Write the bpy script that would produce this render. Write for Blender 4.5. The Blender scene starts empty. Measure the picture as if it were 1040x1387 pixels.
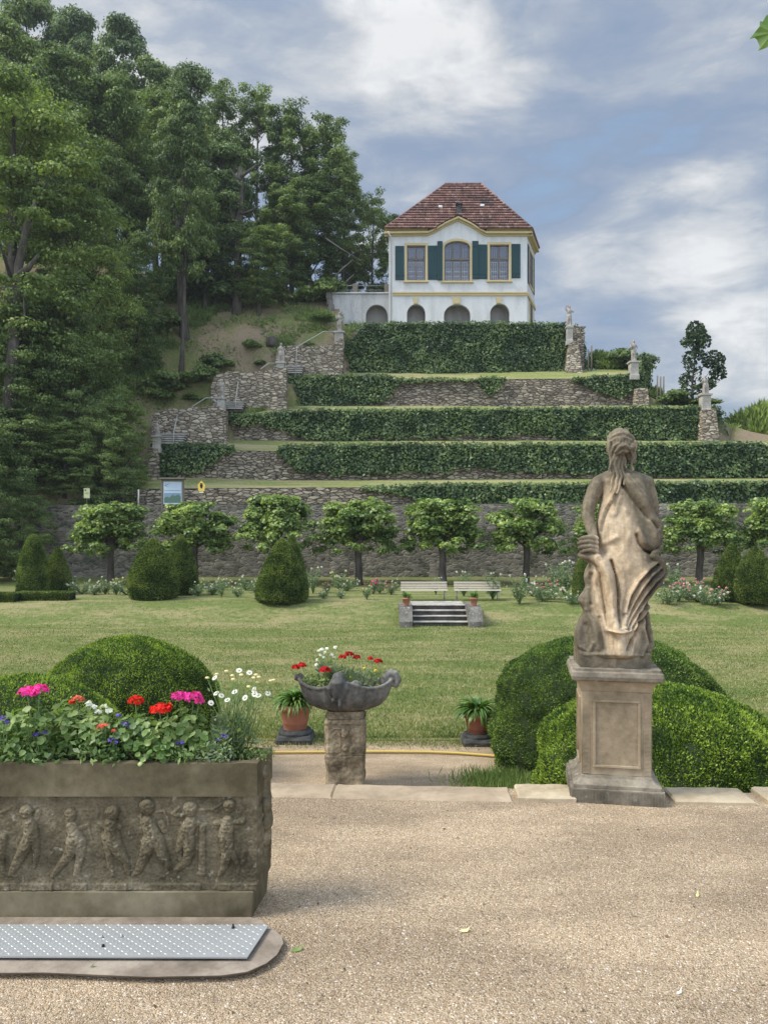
import bpy, math, random
import numpy as np
from mathutils import Vector, Matrix
from mathutils.geometry import tessellate_polygon
rnd = random.Random(11)
RNG = np.random.default_rng(5)
R = math.radians
SC = bpy.context.scene
COL = SC.collection
# ------------------------------------------------------------------ camera
F, CX, HY, EYE = 1041.0, 520.0, 730.0, 1.7
cam = bpy.data.cameras.new("camera")
cam.sensor_fit = 'VERTICAL'; cam.sensor_height = 36.0
cam.lens = 36.0 * F / 1387.0
cam.shift_y = (HY - 693.5) / 1387.0
cam.clip_start = 0.05; cam.clip_end = 4000
camo = bpy.data.objects.new("camera", cam); COL.objects.link(camo)
camo.location = (0, 0, EYE); camo.rotation_euler = (R(90), 0, 0)
SC.camera = camo
SC.view_settings.view_transform = 'Standard'
SC.view_settings.look = 'None'
SC.view_settings.exposure = 0.62
SC.view_settings.gamma = 1.0
SC.cycles.max_bounces = 6
SC.cycles.transparent_max_bounces = 6
# ------------------------------------------------------------------ sun
SUN_AZ, SUN_EL = R(-102), R(50)          # azimuth from +Y, negative = left
sdir = Vector((math.sin(SUN_AZ) * math.cos(SUN_EL), math.cos(SUN_AZ) * math.cos(SUN_EL), math.sin(SUN_EL)))
sun = bpy.data.lights.new("sun", 'SUN'); sun.energy = 3.0; sun.angle = R(22); sun.color = (1.0, 0.95, 0.86)
suno = bpy.data.objects.new("sun", sun); COL.objects.link(suno)
suno.rotation_euler = sdir.to_track_quat('Z', 'Y').to_euler(); suno.location = (-40, 10, 60)

# ------------------------------------------------------------------ node helpers
class NT:
    def __init__(s, nt): s.nt = nt; s.n = nt.nodes; s.l = nt.links
    def new(s, t, **kw):
        n = s.n.new(t)
        for k, v in kw.items():
            if k in n.inputs.keys(): n.inputs[k].default_value = v
            else: setattr(n, k, v)
        return n
    def link(s, a, b): s.l.new(a, b); return b
    def put(s, v, sock):
        if isinstance(v, (int, float)): sock.default_value = v
        elif isinstance(v, (tuple, list)): sock.default_value = v if len(v) == len(sock.default_value) else (*v, 1)
        else: s.l.new(v, sock)
    def math(s, op, a, b=0.0, c=None, clamp=False):
        n = s.n.new('ShaderNodeMath'); n.operation = op; n.use_clamp = clamp
        s.put(a, n.inputs[0]); s.put(b, n.inputs[1])
        if c is not None: s.put(c, n.inputs[2])
        return n.outputs[0]
    def vmath(s, op, a, b=(0, 0, 0)):
        n = s.n.new('ShaderNodeVectorMath'); n.operation = op
        s.put(a, n.inputs[0]); s.put(b, n.inputs[1])
        return n.outputs['Value'] if op in ('DOT_PRODUCT', 'DISTANCE', 'LENGTH') else n.outputs[0]
    def mix(s, f, a, b, blend='MIX'):
        n = s.n.new('ShaderNodeMix'); n.data_type = 'RGBA'; n.blend_type = blend
        s.put(f, n.inputs[0]); s.put(a, n.inputs[6]); s.put(b, n.inputs[7])
        return n.outputs[2]
    def ramp(s, f, stops, interp='LINEAR'):
        n = s.n.new('ShaderNodeValToRGB'); n.color_ramp.interpolation = interp
        el = n.color_ramp.elements
        while len(el) < len(stops): el.new(0.5)
        for e, (p, c) in zip(el, stops):
            e.position = p; e.color = (c, c, c, 1) if isinstance(c, (int, float)) else (*c, 1)
        s.put(f, n.inputs[0]); return n.outputs[0]
    def noise(s, vec, scale, detail=4, rough=0.55, dist=0.0, out=0):
        n = s.n.new('ShaderNodeTexNoise'); n.inputs['Scale'].default_value = scale
        n.inputs['Detail'].default_value = detail; n.inputs['Roughness'].default_value = rough
        n.inputs['Distortion'].default_value = dist
        if vec is not None: s.l.new(vec, n.inputs['Vector'])
        return n.outputs[out]
    def vor(s, vec, scale, feature='F1', out='Distance', rand=1.0):
        n = s.n.new('ShaderNodeTexVoronoi'); n.feature = feature; n.inputs['Scale'].default_value = scale
        n.inputs['Randomness'].default_value = rand
        if vec is not None: s.l.new(vec, n.inputs['Vector'])
        return n.outputs[out]
    def mapping(s, vec, scale=(1, 1, 1), loc=(0, 0, 0), rot=(0, 0, 0)):
        n = s.n.new('ShaderNodeMapping'); s.l.new(vec, n.inputs[0])
        n.inputs['Scale'].default_value = scale; n.inputs['Location'].default_value = loc; n.inputs['Rotation'].default_value = rot
        return n.outputs[0]
    def obj(s): return s.n.new('ShaderNodeTexCoord').outputs['Object']
    def pos(s): return s.n.new('ShaderNodeNewGeometry').outputs['Position']
    def island(s): return s.n.new('ShaderNodeNewGeometry').outputs['Random Per Island']
    def bump(s, h, strength=0.5, dist=0.02, normal=None):
        n = s.n.new('ShaderNodeBump'); n.inputs['Strength'].default_value = strength; n.inputs['Distance'].default_value = dist
        s.l.new(h, n.inputs['Height'])
        if normal is not None: s.l.new(normal, n.inputs['Normal'])
        return n.outputs[0]

def mat(name):
    m = bpy.data.materials.new(name); m.use_nodes = True
    nt = NT(m.node_tree); b = m.node_tree.nodes['Principled BSDF']
    b.inputs['Roughness'].default_value = 0.85
    b.inputs['Specular IOR Level'].default_value = 0.25
    return m, nt, b

# ------------------------------------------------------------------ world
w = bpy.data.worlds.new("World"); SC.world = w; w.use_nodes = True
W = NT(w.node_tree); bg = w.node_tree.nodes['Background']
sky = W.new('ShaderNodeTexSky'); sky.sky_type = 'NISHITA'; sky.sun_disc = False
sky.sun_elevation = SUN_EL; sky.sun_rotation = SUN_AZ; sky.air_density = 1.3; sky.dust_density = 2.0
dirv = W.new('ShaderNodeTexCoord').outputs['Generated']
sep = W.n.new('ShaderNodeSeparateXYZ'); W.link(dirv, sep.inputs[0])
zc = W.math('MAXIMUM', sep.outputs[2], 0.0)
inv = W.math('DIVIDE', 1.0, W.math('ADD', zc, 0.16))
cv = W.vmath('SCALE', dirv); cvn = cv.node; W.link(inv, cvn.inputs['Scale'])
cvm = W.mapping(cv, scale=(1.0, 1.35, 1.0), loc=(3.1, 1.7, 0))
n1 = W.noise(cvm, 0.95, 9, 0.52, 0.35)
n2 = W.noise(W.mapping(dirv, scale=(1, 1, 2.3), loc=(4.2, 4, 2)), 4.2, 10, 0.56, 0.35)
n3 = W.noise(W.mapping(dirv, scale=(1, 1, 3.0), loc=(1.2, 7, 2)), 11.0, 8, 0.6, 0.4)
dens = W.math('ADD', W.math('ADD', W.math('MULTIPLY', n1, 0.42), W.math('MULTIPLY', n2, 0.66)), W.math('MULTIPLY', n3, 0.20))
def blob(px, py, rad, amp):
    v = Vector(((px - CX) / F, 1, (HY - py) / F)).normalized()
    d = W.vmath('DOT_PRODUCT', dirv, tuple(v))
    # 1-cos -> falloff
    q = W.math('DIVIDE', W.math('SUBTRACT', 1.0, d), 1 - math.cos(rad))
    return W.math('MULTIPLY', W.math('POWER', 2.718, W.math('MULTIPLY', q, -1.0)), amp)
lift = blob(610, 25, 0.12, 0.15)
for a in ((480, 60, 0.16, 0.07), (960, 375, 0.06, 0.15), (900, 300, 0.06, 0.03), (1035, 480, 0.06, 0.03), (790, 330, 0.07, 0.06), (1000, 70, 0.12, 0.08),
          (720, 160, 0.14, -0.06), (560, 210, 0.16, -0.04), (900, 200, 0.13, -0.05), (800, 470, 0.05, -0.03), (980, 560, 0.09, -0.05)):
    lift = W.math('ADD', lift, blob(*a))
dd = W.math('ADD', W.math('MULTIPLY_ADD', dens, 1.45, -0.425), lift)
cloud = W.ramp(dd, [(0.32, (0.19, 0.28, 0.41)), (0.42, (0.195, 0.25, 0.345)), (0.51, (0.24, 0.285, 0.365)), (0.58, (0.31, 0.345, 0.40)), (0.65, (0.43, 0.445, 0.465)), (0.76, (0.62, 0.62, 0.615))])
skyc = W.mix(1.0, (0, 0, 0, 1), sky.outputs[0], 'ADD')
sk = W.vmath('SCALE', sky.outputs[0]); sk.node.inputs['Scale'].default_value = 0.08
tot = W.mix(0.86, sk, cloud)
# sky gain added behind the viewer and overhead as fill light
back = W.math('MULTIPLY_ADD', W.math('MULTIPLY', sep.outputs[1], -1.0), 1.0, 0.55, clamp=True)
up = W.math('MULTIPLY', W.math('SUBTRACT', sep.outputs[2], 0.56, clamp=True), 4.2)
gain = W.math('ADD', 1.0, W.math('ADD', W.math('MULTIPLY', W.math('MAXIMUM', W.math('MULTIPLY', sep.outputs[1], -1.0), 0.0), 2.3), up))
fin = W.vmath('SCALE', tot); W.link(gain, fin.node.inputs['Scale'])
W.link(fin, bg.inputs[0]); bg.inputs[1].default_value = 1.0

# ------------------------------------------------------------------ mesh helpers
def P(px, py, d): return Vector(((px - CX) * d / F, d, EYE - (py - HY) * d / F))
def PX(px, d): return (px - CX) * d / F
def PZ(py, d): return EYE - (py - HY) * d / F

def mesh_np(name, V, Fc, mats, mi=None, smooth=False):
    """V (n,3) array, Fc (m,k) array of equal-size faces"""
    V = np.asarray(V, dtype=np.float32).reshape(-1, 3); Fc = np.asarray(Fc, dtype=np.int32)
    me = bpy.data.meshes.new(name)
    m, k = Fc.shape
    me.vertices.add(len(V)); me.vertices.foreach_set('co', V.ravel())
    me.loops.add(m * k); me.loops.foreach_set('vertex_index', Fc.ravel())
    me.polygons.add(m); me.polygons.foreach_set('loop_start', np.arange(0, m * k, k, dtype=np.int32))
    if smooth: me.polygons.foreach_set('use_smooth', np.ones(m, dtype=bool))
    for x in (mats if isinstance(mats, (list, tuple)) else [mats]): me.materials.append(x)
    if mi is not None: me.polygons.foreach_set('material_index', np.asarray(mi, dtype=np.int32))
    me.update(calc_edges=True); me.validate()
    return me

def link(name, me, parent=None, loc=(0, 0, 0)):
    o = bpy.data.objects.new(name, me); COL.objects.link(o)
    o.location = loc
    if parent is not None: o.parent = parent
    return o

def tag(o, label=None, cat=None, group=None, kind=None):
    if label: o['label'] = label
    if cat: o['category'] = cat
    if group: o['group'] = group
    if kind: o['kind'] = kind
    return o
def thing(name, loc, label, cat, group=None, rz=0):
    o = bpy.data.objects.new(name, None); COL.objects.link(o); o.empty_display_size = 0.3
    o.location = loc; o.rotation_euler = (0, 0, rz)
    return tag(o, label, cat, group)
def copy_tree(o, parent=None):
    c = o.copy(); COL.objects.link(c)
    if parent is not None: c.parent = parent
    for ch in [x for x in o.children]: copy_tree(ch, c)
    return c

class MB:
    def __init__(s): s.v = []; s.f = []; s.sm = []
    def poly(s, pts, smooth=False):
        b = len(s.v); s.v += [tuple(p) for p in pts]; s.f.append(tuple(range(b, b + len(pts)))); s.sm.append(smooth)
    def faces(s, pts, fs, smooth=False):
        b = len(s.v); s.v += [tuple(p) for p in pts]
        for f in fs: s.f.append(tuple(b + i for i in f)); s.sm.append(smooth)
        return s
    def box(s, c, size, rot=None, taper=1.0, bev=0.0):
        """taper scales the top in x,y"""
        x, y, z = size[0] / 2, size[1] / 2, size[2] / 2
        pts = []
        if bev > 0:
            b = bev
            rings = [(-z, x - b, y - b), (-z + b, x, y), (z - b, x * taper, y * taper), (z, x * taper - b, y * taper - b)]
            for (zz, xx, yy) in rings:
                for sx, sy in ((-1, -1), (1, -1), (1, 1), (-1, 1)): pts.append(Vector((sx * xx, sy * yy, zz)))
            fs = [(3, 2, 1, 0), (12, 13, 14, 15)]
            for r in range(3):
                for k in range(4):
                    a = r * 4 + k; b2 = r * 4 + (k + 1) % 4
                    fs.append((a, b2, b2 + 4, a + 4))
        else:
            for zz, t in ((-z, 1), (z, taper)):
                for sx, sy in ((-1, -1), (1, -1), (1, 1), (-1, 1)): pts.append(Vector((sx * x * t, sy * y * t, zz)))
            fs = [(3, 2, 1, 0), (4, 5, 6, 7), (0, 1, 5, 4), (1, 2, 6, 5), (2, 3, 7, 6), (3, 0, 4, 7)]
        M = rot if rot is not None else Matrix.Identity(3)
        return s.faces([M @ p + Vector(c) for p in pts], fs)
    def tube(s, path, rad, n=8, cap=True, smooth=True, flat=(1, 1), round_=False):
        path = [Vector(p) for p in path]
        if isinstance(rad, (int, float)): rad = [rad] * len(path)
        rad = list(rad)
        if round_:
            d0 = (path[0] - path[1]).normalized(); d1 = (path[-1] - path[-2]).normalized()
            r0, r1 = rad[0], rad[-1]
            A = [(path[0] + d0 * r0 * c, r0 * q) for c, q in ((0.98, 0.12), (0.85, 0.53), (0.5, 0.866))]
            B = [(path[-1] + d1 * r1 * c, r1 * q) for c, q in ((0.5, 0.866), (0.85, 0.53), (0.98, 0.12))]
            path = [a[0] for a in A] + path + [b[0] for b in B]
            rad = [a[1] for a in A] + rad + [b[1] for b in B]
        b0 = len(s.v); up = None
        for i, p in enumerate(path):
            t = (path[min(i + 1, len(path) - 1)] - path[max(i - 1, 0)])
            t = t.normalized() if t.length > 1e-9 else Vector((0, 0, 1))
            if up is None:
                up = Vector((0, 1, 0)) if abs(t.y) < 0.9 else Vector((1, 0, 0))
            u = up - t * up.dot(t)
            u = u.normalized() if u.length > 1e-6 else t.orthogonal().normalized()
            up = u; v = t.cross(u)
            for k in range(n):
                a = 2 * math.pi * k / n
                s.v.append(tuple(p + (u * math.cos(a) * flat[0] + v * math.sin(a) * flat[1]) * rad[i]))
        for i in range(len(path) - 1):
            for k in range(n):
                a = b0 + i * n + k; b = b0 + i * n + (k + 1) % n
                s.f.append((a, b, b + n, a + n)); s.sm.append(smooth)
        if cap:
            s.f.append(tuple(b0 + k for k in reversed(range(n)))); s.sm.append(False)
            e = b0 + (len(path) - 1) * n
            s.f.append(tuple(e + k for k in range(n))); s.sm.append(False)
        return s
    def lathe(s, prof, n=24, c=(0, 0, 0), smooth=True, sq=None, close=True):
        """prof [(r,z)] ; sq=angle offset for 4-sided"""
        c = Vector(c); b0 = len(s.v)
        for r, z in prof:
            for k in range(n):
                a = 2 * math.pi * k / n + (sq or 0)
                s.v.append(tuple(c + Vector((r * math.cos(a), r * math.sin(a), z))))
        for i in range(len(prof) - 1):
            for k in range(n):
                a = b0 + i * n + k; b = b0 + i * n + (k + 1) % n
                s.f.append((a, b, b + n, a + n)); s.sm.append(smooth)
        if close:
            s.f.append(tuple(b0 + k for k in reversed(range(n)))); s.sm.append(False)
            e = b0 + (len(prof) - 1) * n; s.f.append(tuple(e + k for k in range(n))); s.sm.append(False)
        return s
    def ball(s, c, r, n=12, m=8, scale=(1, 1, 1)):
        prof = [(max(r * math.sin(math.pi * i / m), 1e-4), -r * math.cos(math.pi * i / m)) for i in range(m + 1)]
        b0 = len(s.v); s.lathe(prof, n, (0, 0, 0))
        for i in range(b0, len(s.v)):
            v = s.v[i]; s.v[i] = (v[0] * scale[0] + c[0], v[1] * scale[1] + c[1], v[2] * scale[2] + c[2])
        return s
    def holes(s, outer, holes, to3, depth, back=False):
        """planar panel (2d loops) with holes; to3(u,v,w) maps to 3d, w = depth inwards; reveals extruded inwards"""
        loops = [[Vector((u, v, 0)) for u, v in outer]] + [[Vector((u, v, 0)) for u, v in h] for h in holes]
        tris = tessellate_polygon(loops); flat = [p for l in loops for p in l]
        s.faces([to3(p.x, p.y, 0) for p in flat], tris)
        if back: s.faces([to3(p.x, p.y, depth) for p in flat], [t[::-1] for t in tris])
        for l in loops[1:] + ([loops[0]] if back else []):
            for i in range(len(l)):
                a, b = l[i], l[(i + 1) % len(l)]
                s.poly([to3(a.x, a.y, 0), to3(b.x, b.y, 0), to3(b.x, b.y, depth), to3(a.x, a.y, depth)])
        return s
    def mesh(s, name, m, org=(0, 0, 0)):
        me = bpy.data.meshes.new(name)
        V = [(v[0] - org[0], v[1] - org[1], v[2] - org[2]) for v in s.v]
        me.from_pydata(V, [], s.f)
        me.polygons.foreach_set('use_smooth', s.sm)
        me.materials.append(m); me.update(); return me
    def build(s, name, m, parent=None, org=None, loc=None):
        """top-level: pass loc (origin, world). child: verts world, org = parent's location"""
        if parent is not None: return link(name, s.mesh(name, m, org if org is not None else (0, 0, 0)), parent)
        loc = loc if loc is not None else (0, 0, 0)
        return link(name, s.mesh(name, m, loc), None, loc)

def arch(x0, x1, y0, y1, rise, n=10):
    """loop: rectangle x0..x1, bottom y0, springing y1, arch rise"""
    pts = [(x0, y0), (x1, y0)]
    for i in range(n + 1):
        a = math.pi * i / n
        pts.append(((x0 + x1) / 2 + (x1 - x0) / 2 * math.cos(a), y1 + rise * math.sin(a)))
    return pts

def unit(a): return a / np.maximum(np.linalg.norm(a, axis=1, keepdims=True), 1e-9)
def leafs(Pt, N, size, aspect=0.55, jit=0.6, rng=RNG, droop=0.0, fold=0.12):
    """one folded 4-vertex leaf per point"""
    n = len(Pt); Pt = np.asarray(Pt, float)
    N = unit(np.asarray(N, float) + rng.normal(0, jit, (n, 3)))
    T = rng.normal(0, 1, (n, 3)); T[:, 2] -= droop; T = unit(T - N * np.sum(T * N, 1, keepdims=True))
    B = np.cross(N, T)
    sz = np.broadcast_to(np.asarray(size, float), (n,)) * rng.uniform(0.65, 1.3, n); sz = sz[:, None]
    a = Pt - T * sz * 0.5; c = Pt + T * sz * 0.5
    b = Pt + B * sz * aspect * 0.5 + N * sz * fold - T * sz * 0.06; d = Pt - B * sz * aspect * 0.5 + N * sz * fold - T * sz * 0.06
    V = np.stack([a, b, c, d], 1).reshape(-1, 3)
    Fc = np.arange(4 * n).reshape(n, 4)
    return V, Fc
def join_np(parts):
    Vs, Fs, o = [], [], 0
    for V, Fc in parts: Vs.append(V); Fs.append(Fc + o); o += len(V)
    return np.concatenate(Vs), np.concatenate(Fs)
def leaf_obj(name, parts, m, parent=None, loc=(0, 0, 0), org=(0, 0, 0)):
    V, Fc = join_np(parts); V = V - np.asarray(tuple(org), float)
    return link(name, mesh_np(name, V, Fc, m), parent, loc)
def fill_tri(loopface):
    return loopface
def fnoise(x, y, z=0.0, seed=0):
    from mathutils import noise
    return noise.noise(Vector((x + seed * 17.3, y - seed * 5.1, z)))

def sculpt(mb, name, m, voxel, smooth=4, org=(0, 0, 0), fac=0.5):
    """fuse overlapping closed shapes into one continuous skin"""
    me = mb.mesh("tmp", m, org); o = bpy.data.objects.new("tmp", me); COL.objects.link(o)
    r = o.modifiers.new("r", 'REMESH'); r.mode = 'VOXEL'; r.voxel_size = voxel; r.use_smooth_shade = True
    if smooth: q = o.modifiers.new("s", 'SMOOTH'); q.iterations = smooth; q.factor = fac
    dg = bpy.context.evaluated_depsgraph_get(); dg.update()
    out = bpy.data.meshes.new_from_object(o.evaluated_get(dg)); out.name = name
    bpy.data.objects.remove(o); bpy.data.meshes.remove(me)
    if not out.materials: out.materials.append(m)
    return out
# ------------------------------------------------------------------ materials
def foliage(name, cols, scale=0.5, trans=0.3, rough=0.55, spec=0.25, wob=0.5):
    """cols: dark, mid, light base colours of the leaf kind"""
    m, t, b = mat(name)
    isl = t.island(); nz = t.noise(t.pos(), scale, 3)
    f = t.math('ADD', t.math('MULTIPLY', isl, wob), t.math('MULTIPLY', t.math('SUBTRACT', nz, 0.5), 1.6))
    f = t.math('ADD', f, 0.5 - wob * 0.5)
    c = t.ramp(f, [(0.15, cols[0]), (0.5, cols[1]), (0.85, cols[2])])
    t.put(c, b.inputs['Base Color']); b.inputs['Roughness'].default_value = rough; b.inputs['Specular IOR Level'].default_value = spec
    tr = t.new('ShaderNodeBsdfTranslucent'); t.put(t.mix(1.0, c, (1.25, 1.35, 0.6, 1), 'MULTIPLY'), tr.inputs[0])
    mx = t.new('ShaderNodeMixShader'); mx.inputs[0].default_value = trans
    t.link(b.outputs[0], mx.inputs[1]); t.link(tr.outputs[0], mx.inputs[2])
    t.link(mx.outputs[0], t.n['Material Output'].inputs[0]); return m
def plain(name, c, rough=0.8, var=0.12, scale=6, bump=0.2, bscale=40, bd=0.004, metal=0.0, spec=0.25):
    m, t, b = mat(name); o = t.obj()
    nz = t.noise(o, scale, 5)
    t.put(t.mix(nz, tuple(x * (1 - var) for x in c), tuple(min(1, x * (1 + var)) for x in c)), b.inputs['Base Color'])
    b.inputs['Roughness'].default_value = rough; b.inputs['Metallic'].default_value = metal; b.inputs['Specular IOR Level'].default_value = spec
    if bump: t.put(t.bump(t.noise(o, bscale, 5), bump, bd), b.inputs['Normal'])
    return m
def stone(name, c1, c2, c3, scale=3.0, bump=0.6, bd=0.01, lich=None, streak=False, worn=False):
    m, t, b = mat(name); o = t.obj()
    v = t.mapping(o, scale=(1, 1, 0.3)) if streak else o
    a = t.noise(v, scale, 7, 0.6); d = t.noise(o, scale * 7, 6, 0.65)
    f = t.math('ADD', t.math('MULTIPLY', a, 0.7), t.math('MULTIPLY', d, 0.3))
    c = t.ramp(f, [(0.36, c1), (0.5, c2), (0.64, c3)])
    if lich:
        lm = t.ramp(t.noise(o, scale * 5, 4, 0.6), [(0.62, 0.0), (0.70, 1.0)]); c = t.mix(lm, c, lich)
    if worn:  # paints highlights on raised parts and shade in recesses into the colour
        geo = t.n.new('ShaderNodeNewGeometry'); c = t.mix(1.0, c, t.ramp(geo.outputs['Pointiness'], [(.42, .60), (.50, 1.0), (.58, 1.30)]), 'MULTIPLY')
    t.put(c, b.inputs['Base Color'])
    h = t.math('ADD', t.math('MULTIPLY', t.noise(o, scale * 12, 8, 0.7), 0.7), t.math('MULTIPLY', a, 0.6))
    t.put(t.bump(h, bump, bd), b.inputs['Normal']); b.inputs['Roughness'].default_value = 0.92; b.inputs['Specular IOR Level'].default_value = 0.15
    return m
def rubble(name, cols, mortar, scale=2.2, sq=1.9, joint=0.045, bump=1.0, moss=None):
    m, t, b = mat(name); p = t.pos()
    wv = t.vmath('ADD', p, t.vmath('SCALE', t.noise(p, 1.3, 3, out=1)))
    wv.node.inputs[1].links[0].from_node.inputs['Scale'].default_value = 0.25
    q = t.mapping(wv, scale=(1, 0.6, sq))
    vc = t.vor(q, scale, 'F1', 'Color'); ed = t.vor(q, scale, 'DISTANCE_TO_EDGE')
    s = t.n.new('ShaderNodeSeparateColor'); t.link(vc, s.inputs[0])
    nz = t.noise(p, 9, 6, 0.65)
    f = t.math('ADD', t.math('MULTIPLY', s.outputs[0], 0.8), t.math('MULTIPLY', nz, 0.3))
    c = t.ramp(f, [(0.1, cols[0]), (0.4, cols[1]), (0.7, cols[2]), (1.0, cols[3])])
    jm = t.ramp(ed, [(joint * 0.3, 0.0), (joint * 1.6, 1.0)])
    c = t.mix(jm, mortar, c)
    if moss:
        mm = t.ramp(t.noise(p, 0.7, 5, 0.6), [(0.52, 0.0), (0.68, 0.7)]); c = t.mix(mm, c, moss)
    t.put(c, b.inputs['Base Color'])
    h = t.math('ADD', t.math('MINIMUM', t.math('MULTIPLY', ed, 2.2), 0.35), t.math('MULTIPLY', nz, 0.12))
    h = t.math('ADD', h, t.math('MULTIPLY', s.outputs[1], 0.12))
    t.put(t.bump(h, bump, 0.25), b.inputs['Normal']); b.inputs['Roughness'].default_value = 0.95; b.inputs['Specular IOR Level'].default_value = 0.1
    return m
M = {}
M['rubble'] = rubble('dry_stone', [(.13, .11, .085), (.22, .185, .14), (.33, .28, .215), (.44, .375, .29)], (.05, .042, .033), 2.1, 2.7)
M['rubble_light'] = rubble('pale_dry_stone', [(.19, .16, .12), (.31, .26, .195), (.43, .37, .28), (.54, .46, .36)], (.10, .085, .065), 2.2, 2.5)
M['bigwall'] = rubble('old_garden_wall', [(.085, .075, .060), (.14, .125, .10), (.22, .195, .155), (.30, .265, .21)], (.25, .23, .19), 3.1, 2.2, 0.05, 0.6, moss=(.05, .06, .035))
# gravel
def gravel(name, tint=1.0):
    m, t, b = mat(name); p = t.pos()
    fine = t.vor(p, 190, 'F1', 'Color'); s = t.n.new('ShaderNodeSeparateColor'); t.link(fine, s.inputs[0])
    big = t.noise(t.mapping(p, scale=(0.6, 1.6, 1)), 1.1, 7, 0.62); mid = t.noise(p, 14, 6, 0.7)
    c = t.ramp(s.outputs[0], [(0.0, (.18, .135, .085)), (0.22, (.35, .27, .18)), (0.62, (.46, .36, .245)), (0.90, (.55, .445, .315)), (1.0, (.78, .70, .57))])
    c = t.mix(t.ramp(big, [(0.40, 0.0), (0.60, 1.0)]), t.mix(1.0, c, (.74 * tint, .70 * tint, .655 * tint, 1), 'MULTIPLY'), t.mix(1.0, c, (1.1 * tint, 1.05 * tint, .98 * tint, 1), 'MULTIPLY'))
    c = t.mix(t.ramp(mid, [(0.3, .35), (0.5, 0.0)]), c, (.22, .175, .13))
    t.put(c, b.inputs['Base Color'])
    h = t.math('ADD', t.math('MULTIPLY', t.vor(p, 190), -0.7), t.math('MULTIPLY', mid, 1.2))
    h = t.math('ADD', h, t.math('MULTIPLY', t.vor(p, 75), -0.6))
    t.put(t.bump(h, 0.8, 0.012), b.inputs['Normal']); b.inputs['Roughness'].default_value = 0.95
    return m
M['gravel'] = gravel('gravel'); M['gravel_low'] = gravel('gravel_low', 1.0)
def grassmat(name, g1, g2, dry, dryamt=0.5, stretch=(0.35, 1.2, 1)):
    m, t, b = mat(name); p = t.pos()
    a = t.noise(t.mapping(p, scale=stretch), 0.9, 6, 0.62, 0.4); d = t.noise(p, 5, 6, 0.7); e = t.noise(t.mapping(p, scale=(1, 0.45, 1)), 60, 4, 0.7)
    c = t.mix(t.ramp(d, [(0.35, 0.0), (0.65, 1.0)]), g1, g2)
    f = t.math('ADD', a, t.math('MULTIPLY', t.math('SUBTRACT', d, 0.5), 0.5))
    c = t.mix(t.ramp(f, [(0.62 - dryamt * 0.3, 0.0), (0.80 - dryamt * 0.3, 0.9)]), c, dry)
    c = t.mix(1.0, c, t.ramp(e, [(0.3, 0.62), (0.7, 1.3)]), 'MULTIPLY')
    t.put(c, b.inputs['Base Color'])
    t.put(t.bump(t.math('ADD', e, t.math('MULTIPLY', d, 1.5)), 0.7, 0.04), b.inputs['Normal']); b.inputs['Roughness'].default_value = 0.9
    b.inputs['Specular IOR Level'].default_value = 0.1
    return m
M['lawn'] = grassmat('lawn', (.115, .150, .042), (.165, .195, .062), (.29, .255, .125), 0.58)
M['terrace_grass'] = grassmat('terrace_grass', (.17, .21, .06), (.24, .26, .09), (.36, .31, .17), 0.60, (0.2, 1, 1))
M['hill'] = grassmat('hillside', (.12, .14, .045), (.18, .19, .07), (.27, .20, .14), 0.72, (0.35, 0.35, 0.35))
M['soil'] = plain('soil', (.07, .05, .035), 0.95, 0.4, 20, 0.9, 60, 0.02)
M['bark'] = stone('bark', (.045, .038, .030), (.09, .078, .065), (.14, .125, .105), 5, 0.9, 0.05, streak=True)
M['bark_grey'] = stone('bark_grey', (.10, .09, .08), (.17, .155, .14), (.24, .22, .20), 4, 0.8, 0.05, streak=True)
M['leaf_forest'] = foliage('leaf_forest', [(.060, .098, .036), (.130, .190, .062), (.26, .33, .10)], 0.16, 0.30) if 1 else foliage('leaf_forest_', [(0.024, 0.068, 0.027), (0.049, 0.115, 0.041), (0.101, 0.196, 0.057)], 0.16, 0.28)
M['leaf_blue'] = foliage('leaf_blue', [(.062, .100, .050), (.125, .185, .078), (.24, .31, .125)], 0.16, 0.28) if 1 else foliage('leaf_blue_', [(0.033, 0.078, 0.048), (0.063, 0.132, 0.072), (0.112, 0.203, 0.098)], 0.16, 0.25)
M['leaf_bright'] = foliage('leaf_bright', [(.070, .11, .034), (.165, .235, .065), (.34, .41, .12)], 0.16, 0.34) if 1 else foliage('leaf_bright_', [(0.041, 0.095, 0.030), (0.095, 0.176, 0.049), (0.230, 0.324, 0.074)], 0.16, 0.32)
M['leaf_linden'] = foliage('leaf_linden', [(.055, .105, .026), (.17, .25, .065), (.42, .50, .17)], 0.9, 0.38, 0.4, 0.4)
M['leaf_ivy'] = foliage('leaf_ivy', [(.032, .062, .024), (.088, .145, .048), (.20, .27, .09)], 0.55, 0.24, 0.42, 0.4) if 1 else foliage('leaf_ivy_', [(0.026, 0.070, 0.023), (0.058, 0.123, 0.038), (0.123, 0.203, 0.055)], 0.35, 0.2, 0.45, 0.35)
M['leaf_yew'] = foliage('leaf_yew', [(.030, .068, .012), (.13, .215, .028), (.36, .46, .07)], 3.2, 0.30, 0.5, 0.25, 0.7)
M['leaf_cone'] = foliage('leaf_cone', [(.034, .060, .016), (.10, .15, .036), (.24, .29, .075)], 1.6, 0.28, 0.55, 0.2, 0.7) if 1 else foliage('leaf_cone_', [(0.033, 0.068, 0.021), (0.068, 0.120, 0.033), (0.128, 0.195, 0.053)], 0.8, 0.2, 0.7, 0.1)
M['leaf_plant'] = foliage('leaf_plant', [(.06, .12, .03), (.16, .25, .07), (.36, .44, .17)], 5, 0.35, 0.45, 0.35)
M['leaf_grey'] = foliage('leaf_grey', [(.10, .14, .08), (.17, .23, .13), (.28, .34, .20)], 5, 0.3, 0.6, 0.2)
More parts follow.
